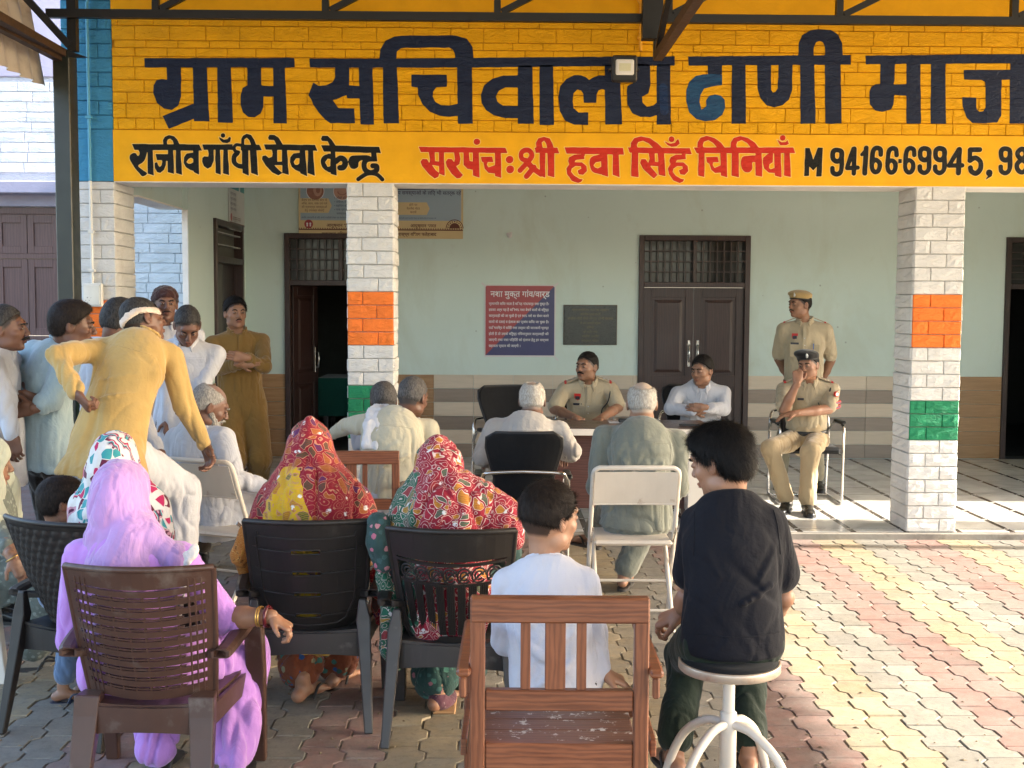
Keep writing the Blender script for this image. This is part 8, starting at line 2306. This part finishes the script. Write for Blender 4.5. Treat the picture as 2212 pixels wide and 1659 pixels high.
fts = [foot_parts(p.j['anL'], (.45, 1, 0), 1.0), foot_parts(p.j['anR'], (.35, 1, 0), 1.0)]; [to_obj('foot', [(p.L(v), q_, c_)], SK['tan'], p.t) for v, q_, c_ in fts]
sandal(p.j['anL']-p.O, (.45, 1, 0), m_sandal, p.t); sandal(p.j['anR']-p.O, (.35, 1, 0), m_sandal, p.t)
F = Field(.008); F.chain([D(532, 1150, 4.80), D(522, 1200, 4.78), D(528, 1240, 4.82)], [.035, .045, .02], .02); V, Q = F.run(); V = folds(V, Q, .008, 20, (1, 1, .4), 3); to_obj('veil_end', [(p.L(V), Q)], m_border, p.t)
F = Field(.008); F.chain([D(815, 1240, 4.85), D(822, 1310, 4.85), D(818, 1345, 4.85)], [.04, .045, .02], .02); V, Q = F.run(); V = folds(V, Q, .010, 20, (1, 1, .4), 5); to_obj('veil_end', [(p.L(V), Q)], m_sari_red, p.t)

p = woman('woman in a green and red embroidered veil on the carved chair', D(975, 1250, 4.66), D(968, 1085, 4.68), D(948, 1025, 4.72), 0, -8, -16, D(880, 1125, 4.66), D(1062, 1125, 4.66), D(838, 1200, 4.62), D(1100, 1195, 4.62), D(880, 1250, 4.9), D(1060, 1250, 4.9),
          m_sari_green, m_floral_green, m_floral_pink, (D(930, 1290, 5.1), D(1010, 1290, 5.1)), (D(946, 1505, 4.80), D(1000, 1480, 5.05)), seed=27)
def ex_green(F):
    F.chain([D(1040, 1090, 4.62), D(1085, 1120, 4.60), D(1118, 1175, 4.60)], [.075, .070, .040], .05)
    F.chain([p.j['head']-p.rt*.04-p.up*.02, p.j['neck']-p.rt*.13+p.up*.02, p.j['shL']-p.rt*.01-p.up*.02], [.05, .065, .07], .05)
    tp = p.j['head']+np.array([.0, -.01, .09]); F.cap(tp, tp+np.array([.0, .0, .035]), .05, .02, .05)
p.j['anL'][2] = p.j['anR'][2] = .085
veil(p, m_sari_green, seed=28, amp=.012, f=9, st=(1, 1, .5), extra=ex_green, back=.40, M=[[.85, 0, .5], [0, 1, 0], [-.5, 0, .85]], hd=1.02)
o = fts = [foot_parts(p.j['anL'], (.35, 1, 0), 1.0)]; [to_obj('foot', [(p.L(v), q_, c_)], SK['tan'], p.t) for v, q_, c_ in fts]
F = Field(.006); g = p.j['anL']+np.array([0, 0, -.05]); F.ell(g+np.array([.03, .08, -.005]), (.046, .11, .028), None, .02); F.ell(g+np.array([.0, -.01, .015]), (.040, .05, .04), None, .03); F.ell(g+np.array([.0, .0, .07]), (.030, .04, .05), None, .01, '-'); V, Q = F.run(); to_obj('slipper', [(p.L(V), Q)], floral('maroon_diamond_slipper', (.09, .035, .05), [(.17, .11, .12), (.08, .03, .045)], 60, .3), p.t)
b = MB(); b.bbox(*[x for x in (-.02, .075)], -.05, .19, -.035, -.022, .006, T=Matrix.Translation(Vector(p.L(g)))); b.build('slipper_sole', basic('tan_sole', (.35, .20, .09), .6), p.t)
F = Field(.008); F.chain([D(828, 1240, 4.6), D(852, 1330, 4.6), D(850, 1400, 4.6), D(858, 1440, 4.6)], [.03, .045, .05, .02], .02); V, Q = F.run(); V = folds(V, Q, .010, 20, (1, 1, .4), 6); to_obj('veil_end', [(p.L(V), Q)], m_sari_green, p.t)
F = Field(.008); F.chain([D(818, 1130, 4.58), D(820, 1175, 4.56), D(828, 1215, 4.56)], [.045, .050, .040], .02); V, Q = F.run(); V = folds(V, Q, .006, 20, (1, 1, .4), 6); to_obj('sleeve', [(p.L(V), Q)], m_floral_pink, p.t)

# woman in lilac
p = setup('woman in a lilac dress and veil on the slatted brown chair, seen from behind', D(300, 1430, 4.03), D(270, 1165, 4.0), 4, 1.62, shw=.20, bend=.03)
p.j['shL'] = D(176, 1204, 4.0); p.j['shR'] = D(390, 1208, 3.98)
setarm(p, 'L', D(160, 1380, 4.1), D(220, 1440, 4.3)); setarm(p, 'R', D(486, 1335, 4.02), D(586, 1332, 3.96)); p.head(yaw=10, pitch=-8, c=D(264, 1072, 4.04), size=1.0)
setlegs(p, knL=D(330, 1440, 4.40), knR=D(520, 1420, 4.35), anL=D(340, 1660, 4.15), anR=D(500, 1660, 4.05)); p.j['anL'][2] = p.j['anR'][2] = .085
p.body('tan', fore='R', hands={'R': dict(n=(.35, 0, -1), curl=.75, d=(.86, -.08, -.50), side=-1, s=.88)}, h=.005)
p.shirt(c_lilac, hem=-.12, slen=.16, sleeve='three', seed=29, collar=False, name='kurta', loose=1.02, slv=1.12, amp=.010, f=10, h=.007, M=[[.85, 0, .5], [0, 1, 0], [-.5*.5, 0, .85*.5]])
p.pants(c_lilac, h=.008, r=(.135, .115, .080), amp=.016, f=9, end=.96, name='salwar')
def ex_l(F):
    F.chain([p.j['head']+np.array([.04, -.05, -.06]), p.j['neck']+np.array([.04, -.07, .02]), p.j['neck']+np.array([.0, -.10, -.12]), p.j['neck']+np.array([-.03, -.11, -.28])], [.045, .05, .05, .045], .04)
    F.chain([p.j['head']+p.rt*.05-p.up*.06, p.j['neck']+p.rt*.09-p.fw*.03+p.up*.02, p.j['shR']-p.rt*.01-p.fw*.02+p.up*.015, p.j['shR']-p.up*.10-p.fw*.04], [.040, .046, .046, .03], .03)
    F.chain([p.j['head']-p.rt*.05-p.up*.06, p.j['neck']-p.rt*.08-p.fw*.03+p.up*.02, p.j['shL']+p.rt*.05-p.fw*.03-p.up*.02], [.036, .036, .03], .03)
veil(p, m_veil, sh=False, seed=30, amp=.0042, f=24, st=(1.1, 1.1, .10), k1=.84, h=.006, back=.28, wide=1.0, M=[[.93, 0, .36], [0, 1, 0], [-.36, 0, .93]], extra=ex_l, hd=.99)
b = MB(); w_ = p.j['wrR']-np.array([.012, 0, 0])
for dx, m_, r_ in ((0, m_bangle, .0065), (-.022, m_gold, .0035), (-.030, m_gold, .0028)):
    b = MB(); b.tube([tuple(p.L(w_)+np.array([dx+.006*math.cos(a), .033*math.cos(a), .033*math.sin(a)])) for a in lin(0, 2*math.pi*.96, 18)], r_, 8, closed=True); b.build('bangle', m_, p.t)
F = Field(.005); tr = [D(420, 1185, 3.90), D(405, 1215, 3.89), D(398, 1270, 3.88), D(390, 1330, 3.88)]; F.chain(tr, [.014, .010, .008, .008], .01); F.ell(D(408, 1200, 3.895), (.022, .012, .020), None, .01); V, Q = F.run(); V = folds(V, Q, .004, 60, (1, 1, 1), 6); to_obj('lace_trim', [(p.L(V), Q)], cloth('cream_lace', (.62, .55, .52)), p.t)
for n in 'LR': sandal(p.j['an'+n]-p.O, p.vec(0, 1, 0), m_sandal, p.t)

# ================================================================== boys
p = setup('boy in a white long sleeved shirt sitting on the front wooden armchair', D(1198, 1455, 3.72), D(1176, 1222, 3.76), 6, 1.36, shw=.19, bend=.02)
p.j['shL'] = D(1096, 1262, 3.76); p.j['shR'] = D(1262, 1260, 3.74)
setarm(p, 'L', D(1090, 1385, 3.80), D(1130, 1400, 4.02)); setarm(p, 'R', D(1285, 1365, 3.80), D(1302, 1452, 3.72)); p.head(yaw=52, pitch=-6, c=D(1190, 1118, 3.78), size=.97)
setlegs(p, knL=D(1150, 1460, 4.08), knR=D(1250, 1460, 4.08), anL=D(1150, 1620, 4.15), anR=D(1250, 1620, 4.15)); p.j['anL'][2] = p.j['anR'][2] = .075
p.body('light', fore=False, hands={'R': dict(n=(0, .15, -1), curl=.15, d=(.85, .12, -.42), side=-1, spread=.25, s=1.1), 'L': {}}, h=.0042, headkw=dict(neckr=.046)); p.face_bits()
p.hair('brownblack', 'short', thick=.011, lowz=.016, strn=16000, L=.024, lift=.09, jit=.15, w=.0006, h=.005)
p.shirt(c_white2, hem=-.075, seed=31, wr=[((.13, .04), (.05, -.10), .010), ((-.12, .03), (-.05, -.10), .010), ((.12, -.10), (-.05, -.22), .012), ((-.12, -.13), (.04, -.25), .012), ((.10, -.22), (-.06, -.32), .012)], collar=False, loose=1.0, slv=1.06, amp=.007, f=9, h=.006, flare=1.03, st=(1, 1, .6))
b = MB(); nk = p.j['neck']+p.up*.028*p.k; b.tube([tuple(p.L(nk+p.rt*math.cos(a)*.060+p.fw*(math.sin(a)*.062+.014)+p.up*(-.022*math.sin(a)))) for a in lin(0, 6.1, 20)], .006, 6, closed=True); b.build('neck_band', c_white2, p.t)
p.pants(c_darkbrown, h=.009, r=(.09, .08, .08), fs=.66, hipr=.86); 
for n in 'LR': sandal(p.j['an'+n]-p.O, p.vec(0, 1, 0), m_sandal, p.t, .8)

p = setup('boy in a black t-shirt sitting on the round stool, seen from behind', D(1580, 1372, 3.60), D(1572, 1090, 3.66), -4, 1.52, shw=.175, bend=.035)
p.j['shL'] = D(1507, 1134, 3.66); p.j['shR'] = D(1662, 1132, 3.62)
setarm(p, 'L', D(1484, 1290, 3.74), D(1474, 1322, 3.80)); setarm(p, 'R', D(1692, 1290, 3.66), D(1652, 1345, 3.95)); p.head(yaw=-48, pitch=-16, c=D(1556, 996, 3.68), size=.98)
setlegs(p, knL=D(1482, 1415, 4.00), knR=D(1610, 1415, 4.02), anL=D(1458, 1610, 3.80), anR=D(1618, 1612, 3.78))
fts = [foot_parts(p.j['anL']+np.array([0, 0, -.02]), (-.2, 1, 0), .9), foot_parts(p.j['anR']+np.array([0, 0, -.02]), (.1, 1, 0), .9)]
p.body('tan', hands={'L': dict(n=(.3, .3, -1), curl=.75, d=(-.62, .3, -.35), side=1, s=1.12), 'R': {}}, h=.0045, headkw=dict(neckr=.047)); p.face_bits()
[to_obj('foot', [(p.L(v), q_, c_)], SK['tan'], p.t) for v, q_, c_ in fts]
p.hair('black', 'full', thick=.010, strn=20000, L=.034, lift=.14, jit=.22, w=.0007, h=.005)
p.shirt(c_navy, hem=-.045, sleeve='tee', seed=33, wr=[((.14, .03), (.06, -.12), .007), ((-.13, .03), (-.07, -.10), .007), ((.13, -.12), (-.02, -.20), .006)], collar=False, loose=1.0, slv=1.04, amp=.0065, f=4.5, h=.006, flare=.98, st=(1, 1, .8), M=[[.8, 0, .6], [0, 1, 0], [-.6, 0, .8]])
[seam(p, [(q*.120, .105), (q*.128, .04), (q*.135, -.03)]) for q in (-1, 1)]; seam(p, [(-.13, -.265), (-.05, -.272), (.05, -.272), (.13, -.265)], r_=.002)
b = MB(); nk = p.j['neck']+p.up*.028*p.k; b.tube([tuple(p.L(nk+p.rt*math.cos(a)*.064+p.fw*(math.sin(a)*.064+.014)+p.up*(-.022*math.sin(a)))) for a in lin(0, 6.1, 20)], .0065, 6, closed=True); b.build('neck_band', c_navy, p.t)
p.pants(c_darkgreen, h=.008, r=(.100, .080, .066), end=.90, amp=.006, hipr=.86, fs=.7)
for n, dv in (('L', (-.2, 1, 0)), ('R', (.1, 1, 0))): sandal(p.j['an'+n]-p.O+np.array([0, 0, -.02]), dv, m_sandal, p.t, .9)
